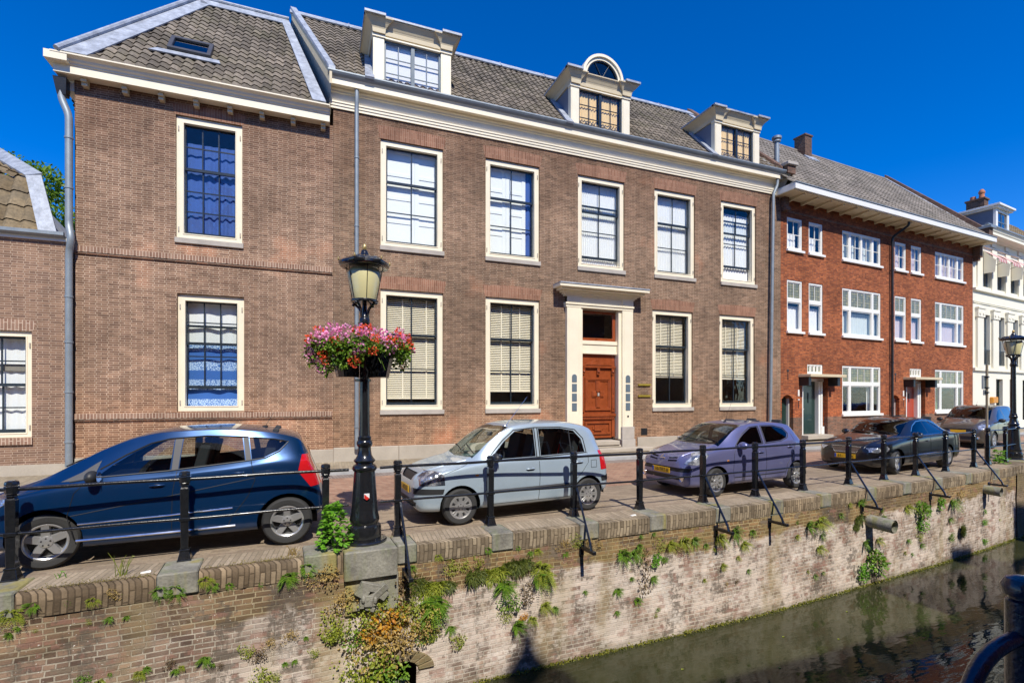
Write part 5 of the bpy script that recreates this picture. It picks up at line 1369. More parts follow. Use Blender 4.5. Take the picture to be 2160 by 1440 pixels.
PLANTS = [(-2.9,-0.19,0.108,'f'),(-2.74,-0.15,0.073,'f'),(-2.26,-0.17,0.063,'f'),(-2.47,-0.16,0.03,'f'),(-2.08,-0.14,0.072,'b'),(-1.98,-0.15,0.026,'f'),(-1.66,-0.18,0.093,'f'),(-1.51,-0.19,0.094,'f'),(-1.23,-0.11,0.082,'f'),(-1.14,-0.2,0.069,'f'),(-0.99,-0.22,0.05,'f'),(-0.66,-0.26,0.034,'f'),(-0.37,-0.22,0.122,'f'),(-0.15,-0.15,0.103,'f'),(0.05,-0.27,0.179,'y'),(-2.86,-0.36,0.034,'f'),(-2.93,-0.41,0.043,'f'),(-2.73,-0.41,0.024,'y'),(-2.11,-0.4,0.051,'f'),(-1.97,-0.41,0.036,'f'),(-2.29,-0.4,0.03,'y'),(-0.81,-1.01,0.085,'l'),(-0.67,-1.1,0.1,'b'),(-0.57,-0.99,0.072,'y'),(-0.34,-0.97,0.087,'y'),(-0.15,-1.01,0.035,'f'),(-0.06,-1.19,0.045,'f'),(-0.28,-1.27,0.041,'f'),(-0.39,-1.28,0.041,'f'),(-1.23,-1.03,0.082,'f'),(-1.15,-1.11,0.033,'f'),(-1.57,-1.0,0.067,'b'),(-1.45,-1.07,0.04,'f'),(-1.52,-1.1,0.048,'f'),(-1.07,-1.15,0.042,'b'),(-1.84,-1.05,0.065,'f'),(-1.79,-1.02,0.047,'f'),(-2.11,-1.0,0.026,'f'),(-2.33,-1.0,0.063,'l'),(-2.19,-1.06,0.064,'f'),(-0.67,-1.38,0.128,'l'),(-0.52,-1.39,0.072,'l'),(0.27,-0.63,0.182,'y'),(0.19,-0.86,0.136,'f'),(0.54,-0.8,0.154,'l'),(0.72,-0.7,0.125,'l'),(0.78,-1.0,0.172,'o'),(0.96,-0.94,0.143,'o'),(1.16,-0.73,0.128,'f'),(1.0,-0.82,0.143,'l'),(1.28,-0.94,0.161,'f'),(1.45,-0.96,0.147,'f'),(1.52,-0.83,0.147,'f'),(0.6,-1.19,0.201,'f'),(0.78,-1.38,0.204,'b'),(0.96,-1.26,0.174,'f'),(0.66,-1.54,0.233,'f'),(0.84,-1.71,0.189,'l'),(0.42,-1.61,0.184,'y'),(1.22,-1.15,0.161,'f'),(1.38,-1.02,0.146,'b'),(0.19,-0.98,0.076,'l'),(0.13,-1.04,0.066,'l'),(0.45,-1.12,0.138,'l'),(1.09,-0.55,0.176,'b'),(1.28,-0.56,0.178,'d'),(1.48,-0.64,0.18,'d'),(1.69,-0.64,0.132,'d'),(2.11,-0.57,0.186,'d'),(2.4,-0.58,0.189,'d'),(2.66,-0.51,0.192,'d'),(2.55,-0.77,0.174,'f'),(2.85,-0.51,0.177,'d'),(3.17,-0.58,0.18,'f'),(3.25,-0.71,0.162,'f'),(3.09,-0.76,0.161,'f'),(1.45,-1.23,0.082,'f'),(1.35,-1.3,0.097,'f'),(1.82,-1.4,0.117,'l'),(1.72,-1.24,0.083,'f'),(2.62,-1.06,0.157,'l'),(2.55,-1.22,0.104,'y'),(2.93,-0.94,0.142,'b'),(2.74,-1.4,0.14,'f'),(2.85,-1.28,0.064,'o'),(3.01,-1.34,0.089,'f'),(3.21,-1.16,0.115,'f'),(3.37,-1.24,0.054,'f'),(1.19,-0.32,0.058,'f'),(1.55,-0.21,0.059,'f'),(1.72,-0.38,0.106,'l'),(1.93,-0.38,0.084,'l'),(2.14,-0.34,0.085,'l'),(2.29,-0.22,0.062,'f'),(2.77,-0.24,0.042,'f'),(2.97,-0.34,0.053,'f'),(3.09,-0.32,0.064,'f'),(3.53,-0.31,0.117,'y'),(3.74,-0.25,0.111,'y'),(3.96,-0.32,0.093,'y'),(4.17,-0.37,0.076,'y'),(3.57,-0.43,0.055,'f'),(3.93,-1.07,0.052,'f'),(4.53,-1.14,0.092,'f'),(4.91,-1.36,0.086,'f'),(4.52,-1.49,0.061,'f'),(3.39,-1.26,0.065,'f'),(5.34,-1.59,0.056,'l'),(5.29,-1.67,0.048,'l'),(4.81,-0.99,0.047,'f'),(4.63,-0.59,0.147,'f'),(4.86,-0.58,0.148,'f'),(4.95,-0.48,0.078,'f'),(5.0,-0.31,0.047,'f'),(5.25,-0.3,0.048,'f'),(5.37,-0.51,0.12,'y'),(5.6,-0.51,0.121,'f'),(5.9,-0.49,0.156,'f'),(6.12,-0.51,0.116,'f'),(6.39,-0.63,0.063,'f'),(5.25,-0.72,0.111,'L'),(5.47,-0.78,0.06,'L'),(5.05,-0.88,0.15,'x'),(5.23,-1.05,0.095,'f'),(6.72,-0.52,0.149,'f'),(7.06,-0.47,0.173,'f'),(7.3,-0.71,0.122,'f'),(7.52,-0.52,0.079,'f'),(6.61,-0.72,0.042,'f'),(6.78,-1.04,0.085,'f'),(7.16,-0.94,0.061,'f'),(7.42,-1.22,0.061,'f'),(6.36,-1.23,0.05,'f'),(6.89,-1.39,0.043,'b'),(7.12,-1.38,0.061,'b'),(9.09,-0.59,0.165,'f'),(9.46,-0.53,0.192,'f'),(8.76,-0.48,0.056,'l'),(8.76,-0.74,0.074,'f'),(9.54,-0.83,0.087,'f'),(9.46,-1.06,0.12,'f'),(10.14,-0.48,0.079,'f'),(10.46,-0.28,0.07,'f'),(10.85,-0.26,0.102,'f'),(10.82,-0.63,0.163,'d'),(10.68,-0.79,0.126,'d'),(11.65,-0.52,0.095,'f'),(11.69,-0.7,0.095,'f'),(11.74,-0.89,0.084,'l'),(11.02,-1.17,0.144,'f'),(11.56,-1.17,0.115,'f'),(11.24,-1.66,0.3,'L'),(10.94,-1.74,0.204,'L'),(11.74,-1.63,0.079,'l'),(9.09,-1.48,0.047,'f'),(9.31,-1.61,0.067,'f'),(9.57,-1.59,0.048,'f'),(12.7,-0.57,0.137,'f'),(13.22,-0.75,0.235,'L'),(13.32,-0.99,0.168,'L'),(14.09,-0.58,0.162,'L'),(14.8,-0.66,0.208,'f'),(15.17,-0.54,0.168,'b'),(12.74,-1.34,0.088,'f'),(13.22,-1.29,0.101,'l'),(13.32,-1.53,0.079,'f'),(14.68,-1.06,0.095,'f'),(15.3,-1.43,0.254,'d'),(14.68,-1.53,0.148,'l'),(12.61,-1.59,0.066,'f'),(12.91,-1.67,0.055,'f'),(16.6,-1.09,0.063,'L'),(16.6,-1.34,0.082,'L'),(16.6,-1.85,0.089,'L'),(17.57,-1.4,0.039,'f'),(18.39,-1.47,0.04,'f')]
protos = {}
spec = {'f': ('fern', 'fern', lambda s: fern_geo(s), ('leaf_olive', 'leaf', 'leaf')), 'd': ('tussock_plant', 'tussock', lambda s: tussock_geo(s, 260), ('leaf_dark', 'leaf_dark', 'leaf_olive')),
        'l': ('wall_weed', 'leafy weed', lambda s: clump_geo(s, 220, .14), ('leaf_olive', 'leaf', 'leaf_olive')), 'L': ('wall_weed', 'bright green bush', lambda s: clump_geo(s, 220, .2, .8), ('leaf_bright', 'leaf', 'leaf_bright')),
        'y': ('wall_weed', 'dry yellow creeper', lambda s: clump_geo(s, 240, .11), ('leaf_dry', 'leaf_olive', 'leaf_dry')), 'o': ('wall_weed', 'orange creeper', lambda s: clump_geo(s, 150, .2), ('leaf_orange', 'leaf_orange', 'leaf_dry')),
        'b': ('wall_weed', 'withered brown weed', lambda s: clump_geo(s, 160, .14), ('leaf_brown', 'leaf_brown', 'leaf_dry')), 'x': ('wall_weed', 'dead dark creeper hanging down', lambda s: clump_geo(s, 160, .14), ('leaf_brown',) * 3)}
def zone(x):
    for lim_, t in ((-1.0, 'below the dark blue car'), (.25, 'left of the near lamp post'), (1.35, 'below the near lamp post'), (3.5, 'below the silver-blue car'), (6.0, 'left of the purple car'), (8.5, 'below the purple car'), (10.6, 'between purple and black cars'), (12.2, 'around the clay drain pipe'), (15.6, 'below the black car')):
        if x < lim_: return t
    return 'at the far right'
big = {}
for (x, z, s, t) in PLANTS:
    if -.2 < x < 1.7 and z < -.45 and t == 'f' and rnd.random() < .6: t = rnd.choice('lly')
    for v in ('',):
        nm, word, fn, mats = spec[t]
    k = (t, rnd.randrange(3))
    if k not in protos:
        g = fn(k[1] * 7 + ord(t)); me_o = g.build(nm, M[mats[k[1]]], None, recalc=False); protos[k] = me_o; o = me_o; first = True
    else: o = protos[k].copy(); COL.objects.link(o)
    sc_ = s * (1.25 if t == 'd' else 1.85 if (-.1 < x < 1.6 and z < -.78) else 1.35)
    o.location = Q(x, EDGE - .0, z); d, n_ = qn(x); o.rotation_euler = (rnd.uniform(-.2, .1), rnd.uniform(-.5, .5) if t != 'x' else 0, math.atan2(d.y, d.x) + rnd.uniform(-.3, .3))
    o.scale = (sc_, sc_, sc_ * (1 if t != 'x' else 2.0))
    size = 'tiny' if s < .06 else 'small' if s < .11 else 'medium' if s < .16 else 'large'
    lvl = 'under the coping' if z > -.3 else 'high on the wall' if z > -.62 else 'mid wall' if z > -1.2 else 'low on the wall'
    col_ = {'leaf_olive': 'yellow-green', 'leaf': 'green', 'leaf_bright': 'bright green', 'leaf_dark': 'dark green', 'leaf_brown': 'brownish', 'leaf_dry': 'straw-coloured', 'leaf_orange': 'orange'}[mats[k[1]]]
    w0 = word.replace('dry yellow ', 'dry ').replace('orange ', '').replace('withered brown ', 'withered ').replace('bright green ', '').replace('dead dark ', 'dead ')
    lab = '%s %s %s %s, %s' % (size, col_, w0, lvl, zone(x))
    tag(o, lab, 'fern' if nm == 'fern' else 'plant' if nm == 'tussock_plant' else 'weed', 'plants growing from the canal wall')
    big.setdefault(lab, []).append(o)
for lab, os_ in big.items():
    if 1 < len(os_) <= 4 and lab.split()[0] in ('large', 'medium'):
        os_.sort(key=lambda o: o.location.x)
        words = {2: ('left one', 'right one'), 3: ('left', 'middle', 'right'), 4: ('leftmost', 'second', 'third', 'rightmost')}[len(os_)]
        for o, w_ in zip(os_, words): o['label'] = lab + ', ' + w_
# weeds on top of the quay
def bush(name, label, cat, c, r_, h, n, mat, sz, seed):
    rr = random.Random(seed); g = G()
    for i in range(n):
        t = rr.random(); a = rr.uniform(0, 6.28); rad = r_ * math.sqrt(rr.random()) * (1 - .75 * t * t); p = Vector((rad * math.cos(a), rad * math.sin(a), .02 + h * t))
        leaf(g, p, Vector((math.cos(a), math.sin(a), rr.uniform(-.6, .5))), Vector((0, 0, 1)) + rv(rr) * .5, sz * rr.uniform(.6, 1.1), sz * rr.uniform(.6, .9))
    for i in range(7): a = rr.uniform(0, 6.28); g.tube([(0, 0, 0), (r_ * .5 * math.cos(a), r_ * .5 * math.sin(a), h * rr.uniform(.4, .95))], .006, 4)
    o = g.build(name, M[mat], None, recalc=False); o.location = c; return tag(o, label, cat)
bush('leafy_weed', 'bright green leafy weed growing at the foot of the near lamp post', 'weed', Q(.20, -.28, .0), .20, .58, 420, 'leaf_bright', .085, 3)
bush('leafy_weed', 'small green weed beside the pole with signs, on the coping', 'weed', Q(18.9, -.05, .0), .22, .4, 90, 'leaf_bright', .12, 4)
def tuft(label, c, n, h, mat, seed):
    rr = random.Random(seed); g = G()
    for i in range(n):
        a = rr.uniform(0, 6.28); b = Vector((rr.uniform(-.05, .05), rr.uniform(-.03, .03), 0)); L = h * rr.uniform(.5, 1); e = b + Vector((math.cos(a) * L * .45, math.sin(a) * L * .3, L))
        g.tube([b, b * .5 + e * .5 + Vector((0, 0, L * .12)), e], [.0035, .003, .0015], 4)
        if i % 4 == 0: g.tube([e, e + Vector((math.cos(a) * .03, 0, -.0))], [.007, .003], 5)
    o = g.build('grass_tuft', M[mat], None, recalc=False); o.location = c; tag(o, label, 'grass tuft')
tuft('thin yellow-green grass stalks on the coping below the dark blue car', Q(-2.05, -.30, 0), 12, .30, 'leaf_olive', 1)
tuft('dry straw grass tuft on the coping near the blue car rear wheel', Q(-.30, -.32, 0), 16, .12, 'leaf_dry', 2)
tuft('tiny green weed by the front wheel of the dark blue car', Q(-2.62, -.1, 0), 8, .07, 'leaf_bright', 5)
# moss on the coping: a ground cover
g = G(); rr = random.Random(11)
for i in range(1500):
    x = rr.choice((rr.gauss(-2.3, .45), rr.gauss(-.55, .4), rr.uniform(-3.2, 8))); o_ = EDGE + abs(rr.gauss(.05, .06)) 
    if any(a - .02 < x < b + .02 for a, b in stones) or x > 14: continue
    p = Q(x, o_, .002); leaf(g, p, Vector((rr.uniform(-1, 1), rr.uniform(-1, 1), rr.uniform(.2, .8))), Vector((0, 0, 1)), rr.uniform(.008, .02), .01)
o = g.build('moss', leafmat('coping_moss', (.16, .13, .03), (.30, .24, .06)), None, recalc=False); tag(o, 'thin yellow-brown moss growing on the brick coping', 'moss', kind='stuff')
# waterline moss
g = G()
for i in range(5000):
    x = rr.uniform(.5, 30); p = Q(x, EDGE - .0 - abs(rr.gauss(0, .02)), WATER + abs(rr.gauss(0, .025)))
    leaf(g, p, Vector((rr.uniform(-1, 1), -.6, rr.uniform(-.6, .6))), Vector((0, -1, .3)), rr.uniform(.02, .05), .025)
o = g.build('algae', leafmat('waterline_algae', (.10, .12, .01), (.26, .24, .03)), None, recalc=False); tag(o, 'yellow-green algae along the waterline of the canal wall', 'algae', kind='stuff')

# ------------------------------------------------------------------ planter on the lamp
pc = Q(.60, -.08, 0)
PL = empty('flower_planter', pc + Vector((0, 0, 2.2)), R(4)); tag(PL, 'black planter full of pink and red geraniums hung around the near lamp post', 'flower planter')
for sgn in (-1, 1):
    g = G(); n = 6; A = [(-75 + 150 * i / n) for i in range(n + 1)]
    rg = []
    for (ri, z) in ((.30, .06), (.39, .44), (.40, .46), (.385, .46), (.37, .42)):
        rg.append([(sgn * (.05 + ri * math.cos(R(a)) ** .7 if math.cos(R(a)) > 0 else .05), ri * math.sin(R(a)) * .85, z) for a in A])
    rg2 = [[(sgn * .05, -.0 + v[1] * .6, v[2]) for v in r_] for r_ in rg]
    m = n + 1; vs = [v for r_ in rg for v in r_]; g.add(vs, [(j * m + i, j * m + i + 1, (j + 1) * m + i + 1, (j + 1) * m + i) for j in range(4) for i in range(n)])
    g.add([rg[0][i] for i in range(m)] + [(sgn * .05, 0, .06)], [(i, i + 1, m) for i in range(n)])
    for e in (0, n): g.add([rg[0][e], rg[1][e], (sgn * .05, 0, .44), (sgn * .05, 0, .06)], [(0, 1, 2, 3)])
    g.add([rg[4][i] for i in range(m)] + [(sgn * .05, 0, .42)], [(i, i + 1, m) for i in range(n)])
    g.build('pot', M['black'], PL, smooth=20)
g = G(); g.lathe([(.075, .0), (.11, .005), (.11, .04), (.075, .045)], seg=20); g.build('bracket_ring', M['black'], PL, smooth=40)
g = G(); rr = random.Random(5); rf = random.Random(9)
cl = []
for i in range(30):
    a = 2 * math.pi * i / 30 + rr.uniform(-.1, .1); rad = rr.uniform(.30, .58); droop = 0
    left = math.cos(a) < -.2
    cl.append((Vector((rad * math.cos(a) * 1.12, rad * math.sin(a) * .8, rr.uniform(.46, .62))), rr.uniform(.10, .15)))
for (x, y, z, r_) in ((-.62, -.1, .50, .14), (-.68, 0, .38, .13), (-.60, -.15, .26, .13), (-.52, -.2, .14, .10), (-.40, -.3, .32, .12), (-.33, -.38, .22, .08), (.56, 0, .38, .12), (.50, -.2, .44, .12), (.58, .05, .26, .09), (.50, -.28, .32, .09), (-.48, .2, .2, .1), (.42, .2, .32, .1), (-.12, -.4, .40, .10), (-.15, -.42, .22, .06), (0, 0, .58, .2)):
    cl.append((Vector((x, y, z)), r_))
for c, r_ in cl:
    for i in range(int(115 * (r_ / .13) ** 2)):
        v = rv(rr); p = c + v * r_ * rr.uniform(.4, 1.1)
        leaf(g, p, v + rv(rr) * .8 + Vector((0, 0, -.3)), Vector((0, 0, 1)) + rv(rr) * .7, rr.uniform(.035, .07), rr.uniform(.03, .055))
for i in range(40):
    a = rr.uniform(0, 6.28); g.tube([(.4 * math.cos(a), .35 * math.sin(a), .45), (.62 * math.cos(a), .5 * math.sin(a), rr.uniform(.05, .7))], .003, 3)
g.v = [(a * .95, b, .30 + (c - .30) * .82) for a, b, c in g.v]
g.build('foliage', M['leaf'], PL, recalc=False)
def petalmat(name, a, b): return leafmat(name, a, b, .3)
M['pink'] = petalmat('pink_petal', (.80, .18, .48), (.95, .50, .74)); M['red'] = petalmat('red_petal', (.75, .06, .03), (.90, .16, .05))
fp = {}
for q, key in enumerate(('pink', 'red')):
    g = G()
    for i in range(46):
        v = rv(rf); p = v * rf.uniform(.5, 1.) * .05; leaf(g, p, v + rv(rf) * .9, rv(rf), .028, .022)
    fp[key] = g
FL = [(-.66, -.15, .60, 'pink', 1.3), (-.60, -.22, .68, 'pink', 1.2), (-.70, -.05, .52, 'pink', 1.2), (-.74, -.1, .40, 'pink', 1.), (-.72, -.1, .60, 'red', 1.1), (-.62, -.1, .72, 'red', 1.2), (-.45, -.25, .76, 'pink', 1.3), (-.38, -.28, .72, 'pink', 1.), (-.28, -.3, .74, 'pink', 1.3),
      (-.30, -.35, .60, 'pink', 1.1), (-.42, -.32, .56, 'red', 1.), (-.14, -.3, .74, 'red', .9), (-.10, -.35, .68, 'pink', 1.), (.0, -.3, .78, 'red', 1.2), (-.07, -.2, .80, 'pink', 1.1), (.06, -.25, .77, 'pink', 1.1), (.02, -.36, .68, 'pink', .9), (.10, -.4, .64, 'red', 1.), (.16, -.3, .72, 'pink', 1.2),
      (.24, -.38, .68, 'pink', 1.1), (.22, -.42, .58, 'pink', .9), (.30, -.42, .58, 'red', 1.1), (.32, -.42, .48, 'pink', 1.2), (.42, -.28, .74, 'red', 1.2), (.46, -.25, .68, 'pink', 1.2), (.48, -.2, .76, 'pink', 1.), (.56, -.15, .66, 'pink', 1.), (.50, -.3, .60, 'pink', 1.), (.45, -.35, .52, 'red', .9), (.60, -.15, .58, 'red', 1.1),
      (.66, -.05, .56, 'red', 1.2), (.70, 0, .50, 'pink', .9), (.62, -.1, .70, 'red', .9), (-.12, -.42, .46, 'pink', 1.2), (-.14, -.42, .42, 'pink', .9), (-.18, -.42, .36, 'pink', .9), (-.19, -.46, .24, 'red', 1.2), (-.56, -.25, .34, 'red', 1.1), (-.54, -.25, .26, 'red', 1.), (-.66, -.15, .36, 'pink', 1.1), (-.70, -.1, .30, 'pink', .9),
      (-.62, -.2, .22, 'pink', .8), (-.58, -.22, .12, 'pink', .9), (.06, -.44, .42, 'red', .9), (-.36, -.36, .40, 'red', .7), (-.06, .3, .72, 'pink', 1.2), (.3, .3, .7, 'red', 1.2), (-.4, .3, .66, 'pink', 1.1), (.62, .2, .24, 'red', .8), (-.5, -.3, .64, 'pink', 1.1), (-.57, -.2, .58, 'pink', 1.2)]
first = {}
for (x, y, z, k, s) in FL:
    if k not in first: o = fp[k].build('flower_head', M[k], PL, recalc=False); first[k] = o
    else: o = first[k].copy(); COL.objects.link(o); o.parent = PL
    o.location = (x * .95, y, .30 + (z - .30) * .82); o.scale = (s * 1.2,) * 3; o.rotation_euler = (rnd.uniform(0, 6), rnd.uniform(0, 6), rnd.uniform(0, 6))
    if len([1 for _ in first]) and 'label' not in o: o['label'] = k + ' geranium flower head'

# ------------------------------------------------------------------ sign pole seen from behind
sp = Q(18.55, .10)
SG = empty('sign_pole', sp, R(12)); tag(SG, 'thin rusty pole carrying grey signs seen from behind, near the far lamp post', 'road sign')
M['pole'] = plain('rusty_galvanised_pole', (.30, .25, .17), .6, metal=.3, var=.3, scale=3)
M['plateback'] = plain('grey_sign_back', (.34, .37, .38), .5, metal=.3)
g = G(); g.tube([(0, 0, 0), (0, 0, .99)], .055, 12); g.tube([(0, 0, .99), (0, 0, 2.95)], .032, 10); g.build('pole', M['pole'], SG, smooth=40)
for (x0, x1, z0, z1) in ((-.27, .27, 2.22, 2.62), (-.14, .1, 2.04, 2.2)):
    g = G(); g.box(x0, x1, .04, .055, z0, z1); g.plate(x0, x1, z0, z1, [(x0 + .02, x1 - .02, z0 + .02, z1 - .02)], .025, .042); g.build('sign_plate', M['plateback'], SG, bevel=.004)
g = G()
for z in (2.26, 2.58, 2.12): g.box(-.06, .06, -.045, .045, z - .02, z + .02)
g.build('clamp', M['iron_dull'], SG, bevel=.004)

# ------------------------------------------------------------------ water
def watermat():
    t = NT('murky_canal_water'); o = t.obj()
    mp = t.n('Mapping'); mp.inputs['Scale'].default_value = (.55, 1.6, 1); mp.inputs['Rotation'].default_value = (0, 0, R(-8)); t.l(o, mp.inputs[0])
    n1 = t.noise(mp.outputs[0], 2.6, 3, .5); n2 = t.noise(o, 13, 3)
    c = t.mix(t.ramp(t.noise(o, .6, 4), [(.35, 0.), (.65, 1.)]), (.024, .028, .010), (.042, .044, .018))
    h = t.math('ADD', t.math('MULTIPLY', n1, 1.), t.math('MULTIPLY', n2, .10))
    p = t.principled(Base_Color=c, Roughness=.03, IOR=1.33, Normal=t.bump(h, .13, .045)); p.inputs['Specular IOR Level'].default_value = .6; return t.m
M['water'] = watermat()
g = G(); ribbon(g, xs, [(EDGE + .3, WATER), pt(lambda x: 1.4, WATER)]); st('canal_water', 'water', g, recalc=False)
# little floating leaves
FLT = [(3.9, 5.7), (5.1, 6.1), (7.4, 6.3), (6.5, 5.6), (9.4, 6.6), (4.7, 5.3), (8.2, 5.9)]
for i, (x, y) in enumerate(FLT):
    g = G(); leaf(g, Vector((0, 0, 0)), Vector((1, .3, 0)), Vector((0, 0, 1)), .07, .04); o = g.build('floating_leaf', M['leaf_olive'], None, recalc=False); o.location = (x, y, WATER + .006); tag(o, 'small yellow leaf floating on the canal water', 'leaf', 'leaves floating on the canal')
# litter on the coping
for (x, o_, lab) in ((-1.83, -.30, 'crumpled white paper on the coping left of the second railing post'), (4.95, -.33, 'small white scrap of litter on the coping near the purple car')):
    g = G(); g.hexa([(-.05, -.02, 0), (.05, -.03, 0), (.06, .02, 0), (-.04, .03, 0)], [(-.04, -.02, .01), (.05, -.02, .018), (.05, .02, .012), (-.04, .025, .006)]); o = g.build('litter', M['white'], None); o.location = Q(x, o_, .004); o.rotation_euler[2] = .3; tag(o, lab, 'litter')

# ------------------------------------------------------------------ viewer's side
g = G(); ribbon(g, xs, [pt(lambda x: 1.42, WATER - .8), pt(lambda x: 1.42, .10)]); 
o = g.build('near_quay_wall', M['canal_up'], None, recalc=False); tag(o, 'brick canal wall on the near side, under the viewer', 'canal wall')
g = G(); ribbon(g, xs, [pt(lambda x: 1.42, .10), pt(lambda x: -4.8, .15)]); st('near_pavement', 'parking', g, recalc=False)
M['blue_iron'] = plain('blue_black_railing_paint', (.006, .010, .028), .3, coat=.5, var=.5, scale=20, bump=.6)
NR = empty('near_railing', (3.1, 1.36, .1)); tag(NR, 'dark blue-black iron post and bent rail close up in the bottom right corner', 'railing')
no = tuple(NR.location)
g = G(); g.lathe([(.06, .1), (.075, .2), (.062, .3), (.062, 1.02), (.05, 1.03), (.05, 1.045), (.072, 1.05), (.078, 1.09), (.06, 1.125), (.02, 1.14)], (3.16, 1.36, 0), 20); g.build('post', M['blue_iron'], NR, no, smooth=40)
g = G(); pth = [(5.5, 1.36, .90), (3.6, 1.36, .88), (3.2, 1.36, .85), (2.98, 1.36, .845), (2.84, 1.36, .80), (2.74, 1.36, .70), (2.70, 1.36, .58), (2.74, 1.36, .47), (2.85, 1.36, .40), (3.1, 1.36, .38)]
sm_ = []
for i in range(len(pth) - 1):
    a, b = Vector(pth[i]), Vector(pth[i + 1]); sm_ += [a, (a + b) / 2]
sm_.append(Vector(pth[-1]))
for _ in range(2): sm_ = [sm_[0]] + [(sm_[i - 1] + sm_[i] * 2 + sm_[i + 1]) / 4 for i in range(1, len(sm_) - 1)] + [sm_[-1]]
g.tube(sm_, .036, 12); g.build('bent_rail', M['blue_iron'], NR, no, smooth=60)
# houses behind the viewer: their roofs and chimneys throw the shadows on the water
def back_house(label, x0, x1, zr, chim):
    H = empty('brick_house', ((x0 + x1) / 2, -4.8, .1)); tag(H, label, 'house'); ho = tuple(H.location)
    g = G(); g.box(x0, x1, -12, -4.85, .1, zr - 3.4); g.build('wall', M['brick_red'], H, ho)
    g = G(); g.extr_x([(-4.7, zr - 3.45), (-8.3, zr), (-12, zr - 3.45)], x0, x1); g.build('roof', M['tile_red'], H, ho)
    for (a, b, za) in chim:
        g = G(); m_ = (a + b) / 2; g.box(m_ - .55, m_ + .55, -8.5, -8.1, zr - .8, za - .75); g.hexa([(m_ - .5, -8.5, za - .75), (m_ + .5, -8.5, za - .75), (m_ + .5, -8.1, za - .75), (m_ - .5, -8.1, za - .75)], [(m_ - .1, -8.5, za - .2), (m_ + .1, -8.5, za - .2), (m_ + .1, -8.1, za - .2), (m_ - .1, -8.1, za - .2)]); g.box(m_ - .09, m_ + .09, -8.45, -8.15, za - .2, za + .1) if za > ht(3, -2.4) and a < 8 else g.box(a, b, -8.5, -8.1, za - .25, za); g.build('chimney', M['chimney'], H, ho)
    for k in range(int((x1 - x0) / 2)):
        for z in (1.2, 4.3):
            g = G(); g.plate(x0 + .5 + k * 2, x0 + 1.7 + k * 2, z, z + 1.9, [(x0 + .6 + k * 2, x0 + 1.6 + k * 2, z + .1, z + 1.8)], -4.85, -4.80); g.build('window', M['white'], H, ho)
# shadow on the wall at height z from height h at y=-8.3: h = z + (Y+8.3)*tan(el)
TE = math.tan(R(49))
def ht(x, z): return z + (qy(x) + EDGE + 8.3) * TE
back_house('brick house behind the viewer, left of the camera', -16, 10.8, ht(3, -4.2), [(2.15, 2.95, ht(3, -1.75)), (-6, -5, ht(0, -1.9))])
back_house('brick house behind the viewer, right of the camera', 10.81, 17.6, ht(12, -3.1), [(11.7, 13.9, ht(13, -2.65)), (14.4, 15.5, ht(15, -2.0))])
back_house('tall brick house behind the viewer, far right', 18.3, 34, ht(20, -2.0), [(20, 21, ht(20, -1.5))])

# ------------------------------------------------------------------ trees behind the annex
def tree(label, c, H, crown, n, seed, sz=.3):
    rr = random.Random(seed); root = empty('tree', c); tag(root, label, 'tree', 'trees behind the low annex')
    g = G(); g.tube([(0, 0, 0), (.1, 0, H * .4), (0, .1, H * .75)], [.28, .2, .08], 8)
    for i in range(9):
        a = rr.uniform(0, 6.28); z = H * rr.uniform(.4, .7); g.tube([(0, 0, z), (crown * .6 * math.cos(a), crown * .6 * math.sin(a), z + crown * .7)], [.08, .02], 5)
    g.build('trunk', M['leaf_brown'], root)
    g = G(); lobes = [(Vector((rr.uniform(-1, 1) * crown, rr.uniform(-1, 1) * crown, H - crown + rr.uniform(-.9, .8) * crown)), rr.uniform(.25, .5) * crown) for _ in range(16)]
    for i in range(n):
        l, r_ = rr.choice(lobes); v = rv(rr); p = l + v * r_ * rr.uniform(.5, 1.05); leaf(g, p, v + rv(rr), rv(rr), sz * rr.uniform(.6, 1.2), sz * .5)
    g.build('crown', M['tree_leaf'], root, recalc=False)
tree('light green tree rising between the annex roof and the downpipe', (-10.0, 22, 0), 9.7, 1.9, 14000, 2, .17)
tree('tree top just showing above the annex roof at the left edge', (-14.2, 26, 0), 13.4, 2.0, 9000, 4, .18)
# ------------------------------------------------------------------ cars
def pchip(pts):
    xs_ = [p[0] for p in pts]; ys = [p[1] for p in pts]; n = len(pts)
    h = [xs_[i + 1] - xs_[i] for i in range(n - 1)]; dl = [(ys[i + 1] - ys[i]) / h[i] for i in range(n - 1)]
    m = [dl[0]] + [0] * (n - 2) + [dl[-1]]
    for i in range(1, n - 1):
        if dl[i - 1] * dl[i] > 0:
            w1 = 2 * h[i] + h[i - 1]; w2 = h[i] + 2 * h[i - 1]; m[i] = (w1 + w2) / (w1 / dl[i - 1] + w2 / dl[i])
    def f(x):
        if x <= xs_[0]: return ys[0]
        if x >= xs_[-1]: return ys[-1]
        i = 0
        while x > xs_[i + 1]: i += 1
        t = (x - xs_[i]) / h[i]
        return ((2*t**3 - 3*t*t + 1) * ys[i] + (t**3 - 2*t*t + t) * h[i] * m[i] + (-2*t**3 + 3*t*t) * ys[i+1] + (t**3 - t*t) * h[i] * m[i+1])
    return f
def crom(P, per):
    out = []
    for i in range(len(P) - 1):
        p0 = P[max(i - 1, 0)]; p1 = P[i]; p2 = P[i + 1]; p3 = P[min(i + 2, len(P) - 1)]
        for k in range(per):
            t = k / per
            out.append(tuple(.5 * ((2 * b) + (-a + c) * t + (2 * a - 5 * b + 4 * c - d) * t * t + (-a + 3 * b - 3 * c + d) * t**3) for a, b, c, d in zip(p0, p1, p2, p3)))
    out.append(tuple(P[-1])); return out
